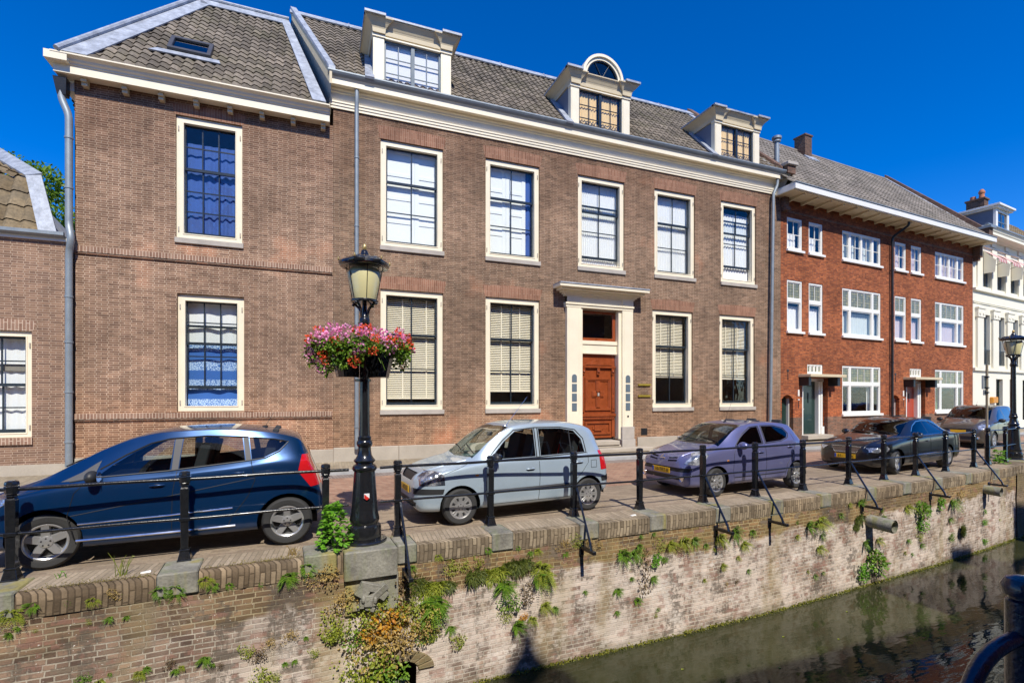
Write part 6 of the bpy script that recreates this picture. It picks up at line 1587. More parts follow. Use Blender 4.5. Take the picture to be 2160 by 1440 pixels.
def inpoly(x, y, P):
    c = False; n = len(P)
    for i in range(n):
        (x1, y1), (x2, y2) = P[i], P[(i + 1) % n]
        if (y1 > y) != (y2 > y) and x < (x2 - x1) * (y - y1) / (y2 - y1) + x1: c = not c
    return c
AX = {'y': ((1, 0, 0), (0, 0, 1), (0, 1, 0)), 'x': ((0, 1, 0), (0, 0, 1), (1, 0, 0)), 'z': ((1, 0, 0), (0, 1, 0), (0, 0, 1))}
def cut(bm, poly, ax, flt):
    """cut the outline (projected along axis ax) into the skin; returns the faces inside"""
    e1, e2, d = (Vector(v) for v in AX[ax])
    pr = lambda c: (c.dot(e1), c.dot(e2))
    x0 = min(p[0] for p in poly) - .02; x1 = max(p[0] for p in poly) + .02; y0 = min(p[1] for p in poly) - .02; y1 = max(p[1] for p in poly) + .02
    def near():
        r_ = []
        for f in bm.faces:
            if not flt(f.calc_center_median(), f.normal): continue
            q = [pr(v.co) for v in f.verts]
            if max(a for a, b in q) < x0 or min(a for a, b in q) > x1 or max(b for a, b in q) < y0 or min(b for a, b in q) > y1: continue
            r_.append(f)
        return r_
    n = len(poly)
    for i in range(n):
        a, b = poly[i], poly[(i + 1) % n]
        if (a[0] - b[0]) ** 2 + (a[1] - b[1]) ** 2 < 1e-9: continue
        p = e1 * a[0] + e2 * a[1]; ed = e1 * (b[0] - a[0]) + e2 * (b[1] - a[1]); nn = ed.cross(d).normalized()
        fs = near(); geom = set(fs)
        for f in fs: geom.update(f.edges); geom.update(f.verts)
        bmesh.ops.bisect_plane(bm, geom=list(geom), plane_co=p, plane_no=nn, dist=1e-5)
    bm.faces.ensure_lookup_table()
    return [f for f in bm.faces if flt(f.calc_center_median(), f.normal) and inpoly(*pr(f.calc_center_median()), poly)]
def detach(bm, faces, grow=0.0, thick=0.0):
    g = G(); vid = {}
    for f in faces:
        ids = []
        for v in f.verts:
            if v.index not in vid or True:
                k = (round(v.co.x, 5), round(v.co.y, 5), round(v.co.z, 5))
                if k not in vid: vid[k] = len(g.v); g.v.append(tuple(v.co + v.normal * grow))
                ids.append(vid[k])
        g.f.append(tuple(ids)); g.mi.append(0)
    bmesh.ops.delete(bm, geom=faces, context='FACES')
    return g
def circ(cx, cz, r_, n=28, z0=None):
    p = [(cx + r_ * math.cos(2 * math.pi * i / n), cz + r_ * math.sin(2 * math.pi * i / n)) for i in range(n)]
    return p
def text_geo(s, size, mat, name, parent, Mx):
    cu = bpy.data.curves.new(name, 'FONT'); cu.body = s; cu.size = size; cu.extrude = .001; cu.align_x = 'CENTER'; cu.align_y = 'CENTER'
    tmp = bpy.data.objects.new('tmp', cu); COL.objects.link(tmp)
    dg = bpy.context.evaluated_depsgraph_get(); me = bpy.data.meshes.new_from_object(tmp.evaluated_get(dg))
    COL.objects.unlink(tmp); bpy.data.objects.remove(tmp)
    me.transform(Mx); me.materials.clear(); me.materials.append(mat)
    o = bpy.data.objects.new(name, me); COL.objects.link(o); o.parent = parent; KIDS.setdefault(parent.name, []).append(o); return o

M['tyre'] = plain('tyre_rubber', (.03, .03, .03), .75, var=.2, bump=.4, fine=60)
M['rim'] = plain('silver_wheel', (.52, .52, .52), .32, metal=.7, var=.08)
M['chrome'] = plain('chrome', (.75, .76, .78), .12, metal=1., var=.03)
M['blackplastic'] = plain('black_plastic', (.022, .023, .025), .5, var=.1)
M['greyplastic'] = plain('grey_plastic', (.075, .075, .08), .6, var=.1)
M['seat'] = plain('dark_seat_cloth', (.035, .036, .04), .9)
M['plate'] = plain('yellow_plate', (.80, .46, .01), .45, var=.03)
M['plate_blue'] = plain('blue_plate_band', (.01, .08, .45), .5)
M['ink'] = plain('black_ink', (.01, .01, .01), .6)
M['amber'] = plain('amber_lens', (.80, .28, .02), .2, coat=.5)
M['redlens'] = plain('red_lens', (.55, .01, .015), .15, coat=1., var=.1)
def headmat():
    t = NT('headlight_lens'); o = t.obj(); v = t.n('TexVoronoi'); v.inputs['Scale'].default_value = 26; t.l(o, v.inputs['Vector'])
    n = t.noise(o, 9, 3)
    c = t.mix(t.ramp(n, [(.42, 0.), (.6, 1.)]), (.10, .12, .17), (.80, .83, .88)); c = t.mix(t.ramp(t.noise(o, 4.3, 2), [(.62, 0.), (.66, 1.)]), c, (.5, .16, .04))
    p = t.principled(Base_Color=c, Roughness=.12, Metallic=.75, Coat_Weight=1., Normal=t.bump(v.outputs['Distance'], .5, .02)); p.inputs['Coat Roughness'].default_value = .02; return t.m
M['headlight'] = headmat()
def headmat2():
    t = NT('clear_headlight_lens'); o = t.obj(); n = t.noise(o, 12, 3)
    c = t.mix(t.ramp(n, [(.4, 0.), (.62, 1.)]), (.22, .25, .30), (.85, .88, .92))
    p = t.principled(Base_Color=c, Roughness=.14, Metallic=.6, Coat_Weight=1.); return t.m
M['headlight2'] = headmat2()
def paint(name, col, metal=.35, rough=.32):
    t = NT(name); o = t.obj(); v = t.n('TexVoronoi'); v.inputs['Scale'].default_value = 900; t.l(o, v.inputs['Vector'])
    c = t.mix(v.outputs['Distance'], sc3(col, .8), sc3(col, 1.25)); dirt = t.noise(o, 3, 6)
    c = t.mix(.35, c, t.ramp(dirt, [(.3, .8), (.7, 1.12)]), 'MULTIPLY')
    p = t.principled(Base_Color=c, Roughness=rough, Metallic=metal, Coat_Weight=1.); p.inputs['Coat Roughness'].default_value = .025; return t.m

def wheel(name, r_, w, style, parent, c, side, steer=0.0):
    """c = centre of the tyre, side -1 = outer face towards -Y"""
    root = empty(name, c, 0); root.parent = parent; root.rotation_euler = (0, 0, steer)
    KIDS.setdefault(parent.name, []).append(root)
    s = side; rr_ = r_ * .645
    g = G(); h = w / 2
    g.lathe([(rr_ - .01, s * h * .75), (rr_ + .005, s * h * .93), (rr_ + .03, s * h * .98), (r_ * .90, s * h), (r_ - .02, s * h * .9), (r_ - .004, s * h * .72), (r_, s * h * .3), (r_, -s * h * .3), (r_ - .004, -s * h * .72), (r_ - .03, -s * h * .95), (rr_, -s * h * .9)], seg=40, axis='y', cap=False)
    # tread grooves are in the bump; flatten where it stands on the ground
    for i, v in enumerate(g.v):
        if v[2] < -r_ + .012: g.v[i] = (v[0], v[1] * 1.05, -r_ + .012)
    g.build('tyre', M['tyre'], root, smooth=40)
    g = G()
    g.lathe([(rr_ + .004, s * h * .93), (rr_ - .006, s * h * .95), (rr_ - .02, s * h * .86), (rr_ - .03, s * h * .55), (rr_ - .04, -s * h * .6)], seg=40, axis='y', cap=False)
    if style[0] == 'spoke':
        n, wi, wo_, depth = style[1:5]
        for k in range(n):
            a = 2 * math.pi * k / n + style[5]
            ca, sa = math.cos(a), math.sin(a)
            def P(rad, tw, y): return (rad * ca - tw * sa, y, rad * sa + tw * ca)
            yo, yi = s * h * .90, s * h * .90 - s * depth
            g.hexa([P(.045, -wi, yi), P(rr_ - .01, -wo_, yi), P(rr_ - .01, wo_, yi), P(.045, wi, yi)][::1], [P(.045, -wi * .8, yo - s * .015), P(rr_ - .01, -wo_ * .75, yo), P(rr_ - .01, wo_ * .75, yo), P(.045, wi * .8, yo - s * .015)])
        g.lathe([(.001, s * h * .9), (.03, s * h * .9), (.065, s * h * .84), (.07, s * h * .6)], seg=20, axis='y', cap=False)
    else:
        # pressed wheel cover with many ribs
        g.lathe([(.001, s * h * .92), (.04, s * h * .92), (.07, s * h * .86), (rr_ * .8, s * h * .82), (rr_ - .01, s * h * .93)], seg=40, axis='y', cap=False)
        n = style[1]
        for k in range(n):
            a = 2 * math.pi * k / n; ca, sa = math.cos(a), math.sin(a)
            def P(rad, tw, y): return (rad * ca - tw * sa, y, rad * sa + tw * ca)
            for tw in (-.014, .014):
                g.hexa([P(.08, tw - .007, s * h * .8), P(rr_ - .03, tw * 1.5 - .008, s * h * .8), P(rr_ - .03, tw * 1.5 + .008, s * h * .8), P(.08, tw + .007, s * h * .8)],
                       [P(.08, tw - .006, s * h * .92), P(rr_ - .03, tw * 1.5 - .007, s * h * .95), P(rr_ - .03, tw * 1.5 + .007, s * h * .95), P(.08, tw + .006, s * h * .92)])
    g.build('rim', M['rim'], root, smooth=30)
    g = G(); g.lathe([(.001, s * h * .2), (rr_ - .03, s * h * .2), (rr_ - .03, s * h * .1)], seg=28, axis='y', cap=False)
    if style[0] != 'spoke':
        n = style[1]
        for k in range(n):
            a = 2 * math.pi * (k + .5) / n; ca, sa = math.cos(a), math.sin(a)
            def P(rad, tw, y): return (rad * ca - tw * sa, y, rad * sa + tw * ca)
            y0, y1 = s * h * .83, s * h * .90
            g.hexa([P(.10, -.012, y0), P(rr_ - .035, -.02, y0), P(rr_ - .035, .02, y0), P(.10, .012, y0)], [P(.10, -.010, y1), P(rr_ - .035, -.018, y1), P(rr_ - .035, .018, y1), P(.10, .010, y1)])
    g.build('brake_disc', M['blackplastic'], root)
    g = G()
    for k in range(5): a = 2 * math.pi * k / 5 + .3; g.lathe([(.009, s * h * .88), (.009, s * h * .94), (.001, s * h * .945)], (.042 * math.cos(a), 0, .042 * math.sin(a)), 6, axis='y')
    g.build('wheel_bolt', M['blackplastic'], root)
    return root

def car(name, label, cat, loc, ang, S):
    """local +x runs from nose to tail, -y is the canal side"""
    root = empty(name, loc, R(ang)); tag(root, label, cat, 'cars parked along the quay')
    L, W = S['L'], S['W'] / 2
    top, belt, bot, wid, wro = (pchip(S[k]) for k in ('top', 'belt', 'bot', 'wid', 'wro'))
    # stations evenly spaced along the roof profile
    fine = [(x / 400 * L) for x in range(401)]; acc = [0]
    for i in range(400): acc.append(acc[-1] + math.hypot(fine[i + 1] - fine[i], (top(fine[i + 1]) - top(fine[i])) * .8))
    NS = S.get('NS', 96); st_ = []; j = 0
    for k in range(NS + 1):
        t = acc[-1] * k / NS
        while j < 399 and acc[j + 1] < t: j += 1
        st_.append(fine[j] + (fine[j + 1] - fine[j]) * (t - acc[j]) / (acc[j + 1] - acc[j]))
    st_ = sorted(set([0, .012, .03, .055] + st_[2:-2] + [L - .055, L - .03, L - .012, L]))
    per = 4; rings = []
    tumb = S.get('shoulder', .965)
    for x in st_:
        zt, zs, zb, w, wr = top(x), min(belt(x), top(x) - .012), bot(x), W * wid(x), W * wro(x)
        w_s = w * tumb; hh = zs - zb
        cab = max(0., min(1., (zt - zs - .05) / .2))     # 0 bonnet, 1 cabin
        wr = min(wr, w_s - .01)
        e = zt - zs
        P = [(0, zb), (w * .55, zb), (w * .86, zb + .005), (w * .955, zb + .05), (w * .985, zb + .16 * hh + .02), (w, zb + .42 * hh), (w * .998, zb + .62 * hh), (w * .985, zs - .10 * hh), (w_s, zs - .004),
             (w_s - .015, zs + min(.012, e * .3)), (w_s + (wr - w_s) * .5 , zs + e * (.46 if cab > .5 else .45)), (wr + .012 * cab, zs + e * (.86 if cab > .3 else .72)), (wr * .93, zt - e * .045 - .004), (wr * .5, zt - .003), (0, zt)]
        rings.append([(x, y, z) for (y, z) in crom(P, per)])
    m = len(rings[0]); bm = bmesh.new(); vg = {}
    for i, rg in enumerate(rings):
        for k, p in enumerate(rg):
            vg[i, k, 0] = bm.verts.new(p)
            vg[i, k, 1] = vg[i, k, 0] if abs(p[1]) < 1e-6 else bm.verts.new((p[0], -p[1], p[2]))
    for i in range(len(rings) - 1):
        for k in range(m - 1):
            for s in (0, 1):
                q = [vg[i, k, s], vg[i, k + 1, s], vg[i + 1, k + 1, s], vg[i + 1, k, s]]
                q2 = []
                for v in q:
                    if v not in q2: q2.append(v)
                if len(q2) > 2:
                    try: bm.faces.new(q2 if s else q2[::-1])
                    except ValueError: pass
    for i in (0, len(rings) - 1):
        zs_ = [p[2] for p in rings[i]]; zc = (zs_[0] + zs_[-1]) / 2
        lp = [vg[i, k, 0] for k in range(m)] + [vg[i, k, 1] for k in range(m - 2, 0, -1)]
        # the flat end, gridded through so grille and plate outlines can be cut
        try: bm.faces.new(lp)
        except ValueError: pass
    bmesh.ops.recalc_face_normals(bm, faces=bm.faces); bm.normal_update()
    bv = BVHTree.FromBMesh(bm)
    def sy(x, z, s=-1):
        h = bv.ray_cast(Vector((x, s * 3, z)), Vector((0, -s, 0))); return h[0].y if h[0] else s * W
    def sx(y, z, front=True):
        h = bv.ray_cast(Vector((-2 if front else L + 2, y, z)), Vector((1 if front else -1, 0, 0))); return h[0].x if h[0] else (0 if front else L)
    def szt(x, y):
        h = bv.ray_cast(Vector((x, y, 4)), Vector((0, 0, -1))); return h[0].z if h[0] else top(x)
    # openings
    sidef = {-1: (lambda c, n: c.y < -.2), 1: (lambda c, n: c.y > .2)}
    glass = []
    for wi, poly in enumerate(S['windows']):
        for s in (-1, 1):
            f = cut(bm, poly, 'y', lambda c, n: c.y * s > .3 and abs(n.y) > .3 and c.z > poly[0][1] - .6)
            glass.append((detach(bm, f), 'window', S['glass']))
    ws = S['screen']   # (x0, x1, y0, y1) cowl and header half widths
    poly = [(ws[0], -ws[2]), (ws[0] - ws[4], 0), (ws[0], ws[2]), (ws[1], ws[3]), (ws[1] - ws[4] * .4, 0), (ws[1], -ws[3])]
    f = cut(bm, poly, 'z', lambda c, n: n.z > .2 and c.z > .8); glass.append((detach(bm, f), 'windscreen', S['sglass']))
    if 'rear' in S:
        f = cut(bm, S['rear'], 'x', lambda c, n: c.x > L * .7 and n.x > .1); glass.append((detach(bm, f), 'rear_window', M['car_glass_dark']))
    for g_, nm, mt in glass:
        if g_.v: g_.build(nm, mt, root, smooth=80, recalc=True)
    for (key, nm, mt, grow) in (('front_lamps', 'headlight', S.get('lamp', M['headlight']), .004), ('rear_lamps', 'tail_light', M['redlens'], .004), ('bumper_strips', 'bumper_strip', M['blackplastic'], .008), ('vents', 'grille', M['blackplastic'], -.02), ('trims', 'pillar_trim', M['greyplastic'], .002)):
        for item in S.get(key, []):
            ax, poly, test = item
            if ax == 'y':
                for s in (-1, 1):
                    f = cut(bm, poly, 'y', lambda c, n: c.y * s > .12 and test(c, n)); g_ = detach(bm, f, grow)
                    if g_.v: g_.build(nm, mt, root, smooth=60)
            elif ax == 'x2':
                for s in (-1, 1):
                    f = cut(bm, [(s * a, b) for a, b in poly], 'x', test); g_ = detach(bm, f, grow)
                    if g_.v: g_.build(nm, mt, root, smooth=60)
            else:
                f = cut(bm, poly, ax, test); g_ = detach(bm, f, grow)
                if g_.v: g_.build(nm, mt, root, smooth=60)
    tr = S['tyre']
    for cx in S['axles']:
        for s in (-1, 1):
            f = cut(bm, circ(cx, tr + .01, tr + S.get('gap', .035)), 'y', lambda c, n: c.y * s > W * .55 and c.z < 1.0)
            bmesh.ops.delete(bm, geom=f, context='FACES')
    # paintwork
    for f in bm.faces: f.smooth = True
    for e in bm.edges:
        if len(e.link_faces) == 2 and e.calc_face_angle(0) > R(32): e.smooth = False
    me = bpy.data.meshes.new('body'); bm.to_mesh(me); me.materials.append(S['paint'])
    b = bpy.data.objects.new('body', me); COL.objects.link(b); b.parent = root
    # wheel wells, floor, seats
    g = G(); x0, x1 = .12, L - .12
    g.box(x0 + .1, x1 - .1, -W * .62, W * .62, .2, .52)
    for cx in S['axles']:
        for s in (-1, 1):
            n = 14; r1 = tr + .07
            for i in range(n):
                a0, a1 = math.pi * i / n, math.pi * (i + 1) / n
                q = [(cx + r1 * math.cos(a), s * yy, tr + r1 * math.sin(a)) for a in (a0, a1) for yy in (W * .55, W * .93)]
                g.add(q, [(0, 1, 3, 2)])
            g.box(cx - r1, cx + r1, min(s * W * .55, s * W * .5), max(s * W * .55, s * W * .5), .2, tr + r1)
    g.build('underbody', M['ink'], root, recalc=False)
    g = G(); bx = S['cabin']; fz = S.get('floor', .5)
    g.box(bx[0], bx[1], -W * .8, W * .8, fz - .03, fz)
    g.box(bx[0] - .25, bx[0] + .15, -W * .8, W * .8, fz, belt(bx[0]) - .03)
    for px_ in S['seats']:
        for yy in (-.36, .36):
            MM = Matrix.Translation((px_, yy * W / .85, fz + .2))
            g.box(-.25, .28, -.22, .22, -.05, .12, MM)
            MB_ = MM @ Matrix.Translation((.28, 0, .08)) @ Matrix.Rotation(R(14), 4, 'Y')
            g.box(-.05, .08, -.22, .22, 0, .56, MB_); g.box(-.03, .05, -.12, .12, .58, .74, MB_)
    it = g.build('interior', M['seat'], root, bevel=.03)
    g = G(); g.lathe([(.17, 0), (.185, .015), (.17, .03), (.155, .015), (.17, 0)], seg=20, M=Matrix.Rotation(R(-65), 3, 'Y'), cap=False); g.v = [(v[0] + bx[0] + .28, v[1] - .36 * W / .85 * S.get('drv', 1), v[2] + belt(bx[0]) - .02) for v in g.v]; g.build('steering_wheel', M['blackplastic'], it)
    g = G(); xm = ws[1] - .12; g.box(xm, xm + .02, -.11, .11, top(xm + .05) - .16, top(xm + .05) - .09); g.build('rear_view_mirror', M['blackplastic'], root)
    # door seams
    def seam(pts, nm='door_seam', r_=.0045, s=(-1, 1), mt='ink', out=.0):
        for q in s:
            g = G(); P_ = []
            for i in range(len(pts) - 1):
                (a, b_), (c, d) = pts[i], pts[i + 1]; n = max(2, int(math.hypot(c - a, d - b_) / .06))
                for k in range(n): t = k / n; P_.append((a + (c - a) * t, b_ + (d - b_) * t))
            P_.append(pts[-1])
            g.tube([(x, sy(x, z, q) + q * out, z) for x, z in P_], r_, 5); g.build(nm, M[mt], root)
    for pts in S['seams']: seam(pts)
    for pts in S.get('window_frames', []): seam(pts, 'window_trim', .010, out=.002, mt=S.get('trim_mat', 'blackplastic'))
    for (pts, r_, mt) in S.get('mouldings', []): seam(pts, 'side_moulding', r_, mt=mt, out=.004)
    for (x, z) in S['handles']:
        for s in (-1, 1):
            y = sy(x, z, s); g = G(); g.ball((x, y + s * .004, z), .05, 12, 6, (1.0, .16, .42)); hw = g.build('handle_recess', M['ink'], root, smooth=60)
            g = G(); g.tube([(x - .075, y + s * .006, z), (x - .05, y + s * .022, z + .004), (x + .05, y + s * .022, z + .006), (x + .075, y + s * .006, z + .004)], .011, 8); g.build('door_handle', S['paint'], root, smooth=60)
    mx, mz = S['mirror']
    for s in (-1, 1):
        y = sy(mx, mz, s); g = G(); g.ball((mx + .02, y + s * .13, mz + .03), .11, 14, 8, (.62, 1.0, .72)); mo = g.build('wing_mirror', S.get('mirror_mat', S['paint']), root, smooth=60)
        g = G(); g.tube([(mx, y - s * .01, mz - .03), (mx + .02, y + s * .1, mz)], .022, 8); g.build('mirror_stalk', M['blackplastic'], mo)
        g = G(); g.lathe([(.001, 0), (.07, .0), (.07, .004)], (mx + .086, y + s * .13, mz + .03), 14, axis='x', M=Matrix.Diagonal((1, 1.2, .85)).to_3x3()); g.build('mirror_glass', M['chrome'], mo)
    # wheels
    for cx, stl, steer in zip(S['axles'], (S['rim'],) * 2, (S.get('steer', 0), 0)):
        for s in (-1, 1): wheel('wheel', tr, S['tw'], stl, root, (cx, s * (W - S['tw'] / 2 - .015), tr), s, steer)
    # wiper blades and aerial
    g = G()
    for (a, b_) in S.get('wipers', ((-.55, .02), (.05, .6))):
        pth = []
        for t in range(6): yy = a + (b_ - a) * t / 5; xx = ws[0] + .05 + .10 * t / 5 * (1 if True else 0); pth.append((xx, yy, szt(xx, yy) + .018))
        g.tube(pth, .009, 5)
    g.build('wiper', M['ink'], root)
    ax_, az, lean = S['aerial']; zt_ = szt(ax_, S.get('aerial_y', 0)); y_ = S.get('aerial_y', 0)
    g = G(); g.ball((ax_, y_, zt_ + .005), .03, 8, 6, (1.4, 1, .6)); g.tube([(ax_, y_, zt_), (ax_ + lean, y_, zt_ + az)], [.004, .002], 5); g.build('aerial', M['ink'] if S.get('aerial_dark', True) else M['chrome'], root)
    # number plate
    if 'plate' in S:
        txt, pz, ph = S['plate']; x = min(sx(0, pz), sx(.2, pz)) - .012
        g = G(); g.box(x - .008, x, -.26, .26, pz - .055, pz + .055); npt = g.build('number_plate', M['plate'], root, bevel=.003)
        g = G(); g.box(x - .010, x - .007, .215, .258, pz - .05, pz + .05); g.build('country_band', M['plate_blue'], npt)
        if txt:
            MX = Matrix.Translation((x - .0095, -.02, pz - .002)) @ Matrix(((0, 0, -1, 0), (-1, 0, 0, 0), (0, 1, 0, 0), (0, 0, 0, 1)))
            text_geo(txt, .098, M['ink'], 'plate_letters', npt, MX)
    if 'indicator' in S:
        x, z = S['indicator']
        for s in (-1, 1): g = G(); g.ball((x, sy(x, z, s), z), .03, 10, 6, (1.1, .25, .6)); g.build('side_indicator', M['amber'], root, smooth=60)
    S['_f'] = (root, sy, sx, szt, seam)
    return root

def place(front_contact, ang, S, wheel_i=0):
    """world position of the car origin so the near tyre's outer face bottom sits at the given point"""
    a = R(ang); cx = S['axles'][wheel_i]; w = S['W'] / 2 - .02
    return (front_contact[0] - (cx * math.cos(a) + w * math.sin(a)), front_contact[1] - (cx * math.sin(a) - w * math.cos(a)), 0.0)

front = lambda c, n: c.x < .9 and n.x < .2
# ---- dark blue compact van-like hatchback
A = dict(L=3.84, W=1.76, tyre=.318, tw=.20, axles=(.80, 3.368), NS=100, gap=.05, paint=paint('dark_blue_metallic_paint', (.003, .034, .115), .5, .28), glass=M['car_glass'], sglass=M['car_glass_dark'],
    top=[(0, .62), (.03, .70), (.12, .79), (.35, .90), (.70, 1.03), (1.0, 1.20), (1.35, 1.40), (1.65, 1.52), (2.0, 1.585), (2.5, 1.60), (3.0, 1.56), (3.35, 1.49), (3.52, 1.42), (3.62, 1.25), (3.70, 1.05), (3.76, .9), (3.82, .75), (3.84, .62)],
    belt=[(0, .58), (.12, .70), (.35, .80), (.8, .90), (1.3, .965), (2.0, 1.02), (2.8, 1.08), (3.3, 1.13), (3.6, 1.12), (3.7, .98), (3.84, .55)],
    bot=[(0, .34), (.1, .24), (.5, .22), (1.2, .20), (3.0, .22), (3.5, .26), (3.84, .38)],
    wid=[(0, .66), (.04, .76), (.12, .84), (.3, .93), (.6, .985), (1., 1.), (3., 1.), (3.4, .98), (3.65, .92), (3.78, .84), (3.84, .74)],
    wro=[(0, .5), (.5, .66), (1.0, .70), (1.5, .70), (2.2, .74), (3.0, .74), (3.5, .70), (3.84, .62)],
    windows=[[(1.28, 1.04), (1.42, 1.16), (1.62, 1.30), (1.86, 1.425), (2.05, 1.455), (2.02, 1.08)], [(2.12, 1.09), (2.15, 1.465), (2.5, 1.475), (2.82, 1.45), (2.86, 1.15)], [(2.94, 1.165), (2.90, 1.45), (3.18, 1.415), (3.36, 1.375), (3.26, 1.27), (3.08, 1.185)]],
    screen=(.86, 1.68, .62, .52, .10), rear=[(-.52, 1.14), (.52, 1.14), (.46, 1.38), (-.46, 1.38)],
    trims=[('y', [(.93, .99), (1.12, 1.09), (1.24, 1.18), (1.30, 1.22), (1.25, 1.045), (1.19, 1.005)], lambda c, n: True), ('y', [(2.04, 1.07), (2.06, 1.46), (2.14, 1.465), (2.11, 1.08)], lambda c, n: c.z > 1), ('y', [(2.87, 1.15), (2.83, 1.45), (2.89, 1.45), (2.93, 1.16)], lambda c, n: c.z > 1)],
    front_lamps=[('y', [(.06, .62), (.10, .72), (.30, .83), (.44, .84), (.46, .78), (.30, .68)], lambda c, n: c.x < .6)],
    rear_lamps=[('y', [(3.50, .98), (3.55, 1.20), (3.80, 1.20), (3.84, .78), (3.66, .76)], lambda c, n: c.x > 3.4)],
    vents=[('x', [(-.45, .36), (.45, .36), (.40, .46), (-.40, .46)], front)],
    seams=[[(1.18, .98), (1.08, .86), (1.02, .60), (1.08, .32)], [(2.10, 1.06), (2.06, .80), (2.05, .32)], [(2.93, 1.15), (2.98, .90), (2.90, .70), (2.72, .45), (2.66, .32)], [(1.1, .30), (2.7, .31)], [(.46, .84), (.9, .96)], [(1.05, .60), (1.9, .74), (2.98, .93)]],
    window_frames=[[(1.02, .99), (1.30, 1.03), (2.0, 1.07), (2.9, 1.155), (3.10, 1.18), (3.27, 1.26), (3.38, 1.38), (3.2, 1.42), (2.85, 1.46), (2.4, 1.485), (2.0, 1.46), (1.80, 1.41), (1.55, 1.28), (1.3, 1.12)]], trim_mat='blackplastic',
    mouldings=[([(1.12, .50), (2.0, .525), (2.72, .56)], .009, 'chrome'), ([(1.1, .305), (2.0, .31), (2.75, .325)], .013, 'chrome')],
    handles=[(1.90, .90), (2.78, 1.0)], mirror=(1.25, 1.02), mirror_mat=M['blackplastic'], cabin=(1.35, 3.3), seats=(1.95, 2.75), floor=.55, rim=('spoke', 5, .05, .045, .05, .35), aerial=(3.05, .22, .12), steer=R(12), plate=('', .42, 0))
ca = car('parked_car', 'dark metallic blue parked hatchback at the left, behind the first railing posts', 'car', place((-2.93, 7.36), 1.5, A), 1.5, A)
# ---- silver-blue small hatchback
B_ = dict(L=3.56, W=1.55, tyre=.282, tw=.165, axles=(.68, 3.06), gap=.045, paint=paint('pale_silver_blue_paint', (.39, .48, .56), .3, .3), glass=M['car_glass'], sglass=M['car_glass_green'],
    top=[(0, .60), (.03, .72), (.10, .80), (.3, .88), (.6, .955), (.86, 1.01), (1.0, 1.10), (1.25, 1.30), (1.48, 1.45), (1.7, 1.54), (2.1, 1.575), (2.6, 1.57), (3.0, 1.52), (3.2, 1.45), (3.32, 1.30), (3.42, 1.08), (3.48, .92), (3.54, .72), (3.56, .6)],
    belt=[(0, .58), (.12, .72), (.4, .82), (.9, .91), (1.3, .94), (2.3, .97), (3.2, 1.0), (3.4, .95), (3.5, .78), (3.56, .55)],
    bot=[(0, .30), (.1, .22), (.5, .21), (1.0, .21), (3.0, .22), (3.4, .27), (3.56, .34)],
    wid=[(0, .66), (.04, .76), (.12, .85), (.28, .93), (.55, .98), (.9, 1.), (2.9, 1.), (3.2, .975), (3.42, .93), (3.52, .86), (3.56, .78)],
    wro=[(0, .52), (.5, .68), (1.0, .74), (1.6, .755), (2.4, .77), (3.0, .76), (3.56, .66)],
    windows=[[(1.22, .985), (1.28, 1.07), (1.47, 1.26), (1.68, 1.42), (1.88, 1.45), (2.02, 1.455), (2.02, 1.0)], [(2.12, 1.005), (2.12, 1.455), (2.55, 1.45), (2.82, 1.40), (2.96, 1.25), (3.0, 1.03)]],
    screen=(.92, 1.60, .60, .52, .08), rear=[(-.5, 1.1), (.5, 1.1), (.45, 1.4), (-.45, 1.4)],
    front_lamps=[('y', [(.06, .63), (.08, .76), (.20, .845), (.36, .835), (.42, .78), (.43, .635)], lambda c, n: c.x < .6)],
    rear_lamps=[('y', [(3.34, .70), (3.30, 1.04), (3.50, 1.04), (3.60, .70)], lambda c, n: c.x > 3.2)],
    bumper_strips=[('y', [(.0, .50), (.0, .59), (.42, .575), (.40, .505)], lambda c, n: c.x < .5), ('y', [(3.36, .50), (3.34, .58), (3.6, .60), (3.6, .50)], lambda c, n: c.x > 3.2)],
    vents=[('x', [(-.28, .68), (-.36, .80), (.36, .80), (.28, .68)], front), ('x', [(-.52, .30), (-.56, .37), (-.42, .40), (.42, .40), (.56, .37), (.52, .30)], front)],
    seams=[[(1.18, .97), (1.12, .80), (1.10, .45), (1.14, .28)], [(2.07, .98), (2.08, .7), (2.06, .28)], [(3.05, 1.02), (3.06, .85), (2.92, .68), (2.72, .50), (2.68, .28)], [(1.14, .28), (2.68, .28)], [(3.12, .75), (3.12, .88), (3.24, .88), (3.24, .75), (3.12, .75)], [(.42, .80), (.88, .955)]],
    window_frames=[[(1.12, .96), (1.24, .97), (2.05, .985), (3.03, 1.02), (3.0, 1.26), (2.85, 1.42), (2.55, 1.47), (2.05, 1.475), (1.66, 1.44), (1.45, 1.28), (1.2, 1.04), (1.12, .96)], [(2.04, .99), (2.04, 1.46)], [(2.10, 1.0), (2.10, 1.46)], [(2.72, 1.02), (2.72, 1.42)]],
    mouldings=[([(1.16, .485), (2.0, .49), (2.66, .50)], .026, 'blackplastic')], handles=[(1.90, .80), (2.86, .86)], mirror=(1.22, .99), mirror_mat=M['blackplastic'], cabin=(1.25, 3.05), seats=(1.80, 2.55), floor=.5, rim=('cover', 8),
    aerial=(1.60, .50, .42), aerial_y=-.42, aerial_dark=False, plate=('-XT-52', .535, 0), indicator=(.95, .76), steer=0)
cb = car('parked_car', 'pale silver-blue parked hatchback right of the near lamp post', 'car', place((2.10, 7.58), 4.5, B_), 4.5, B_)
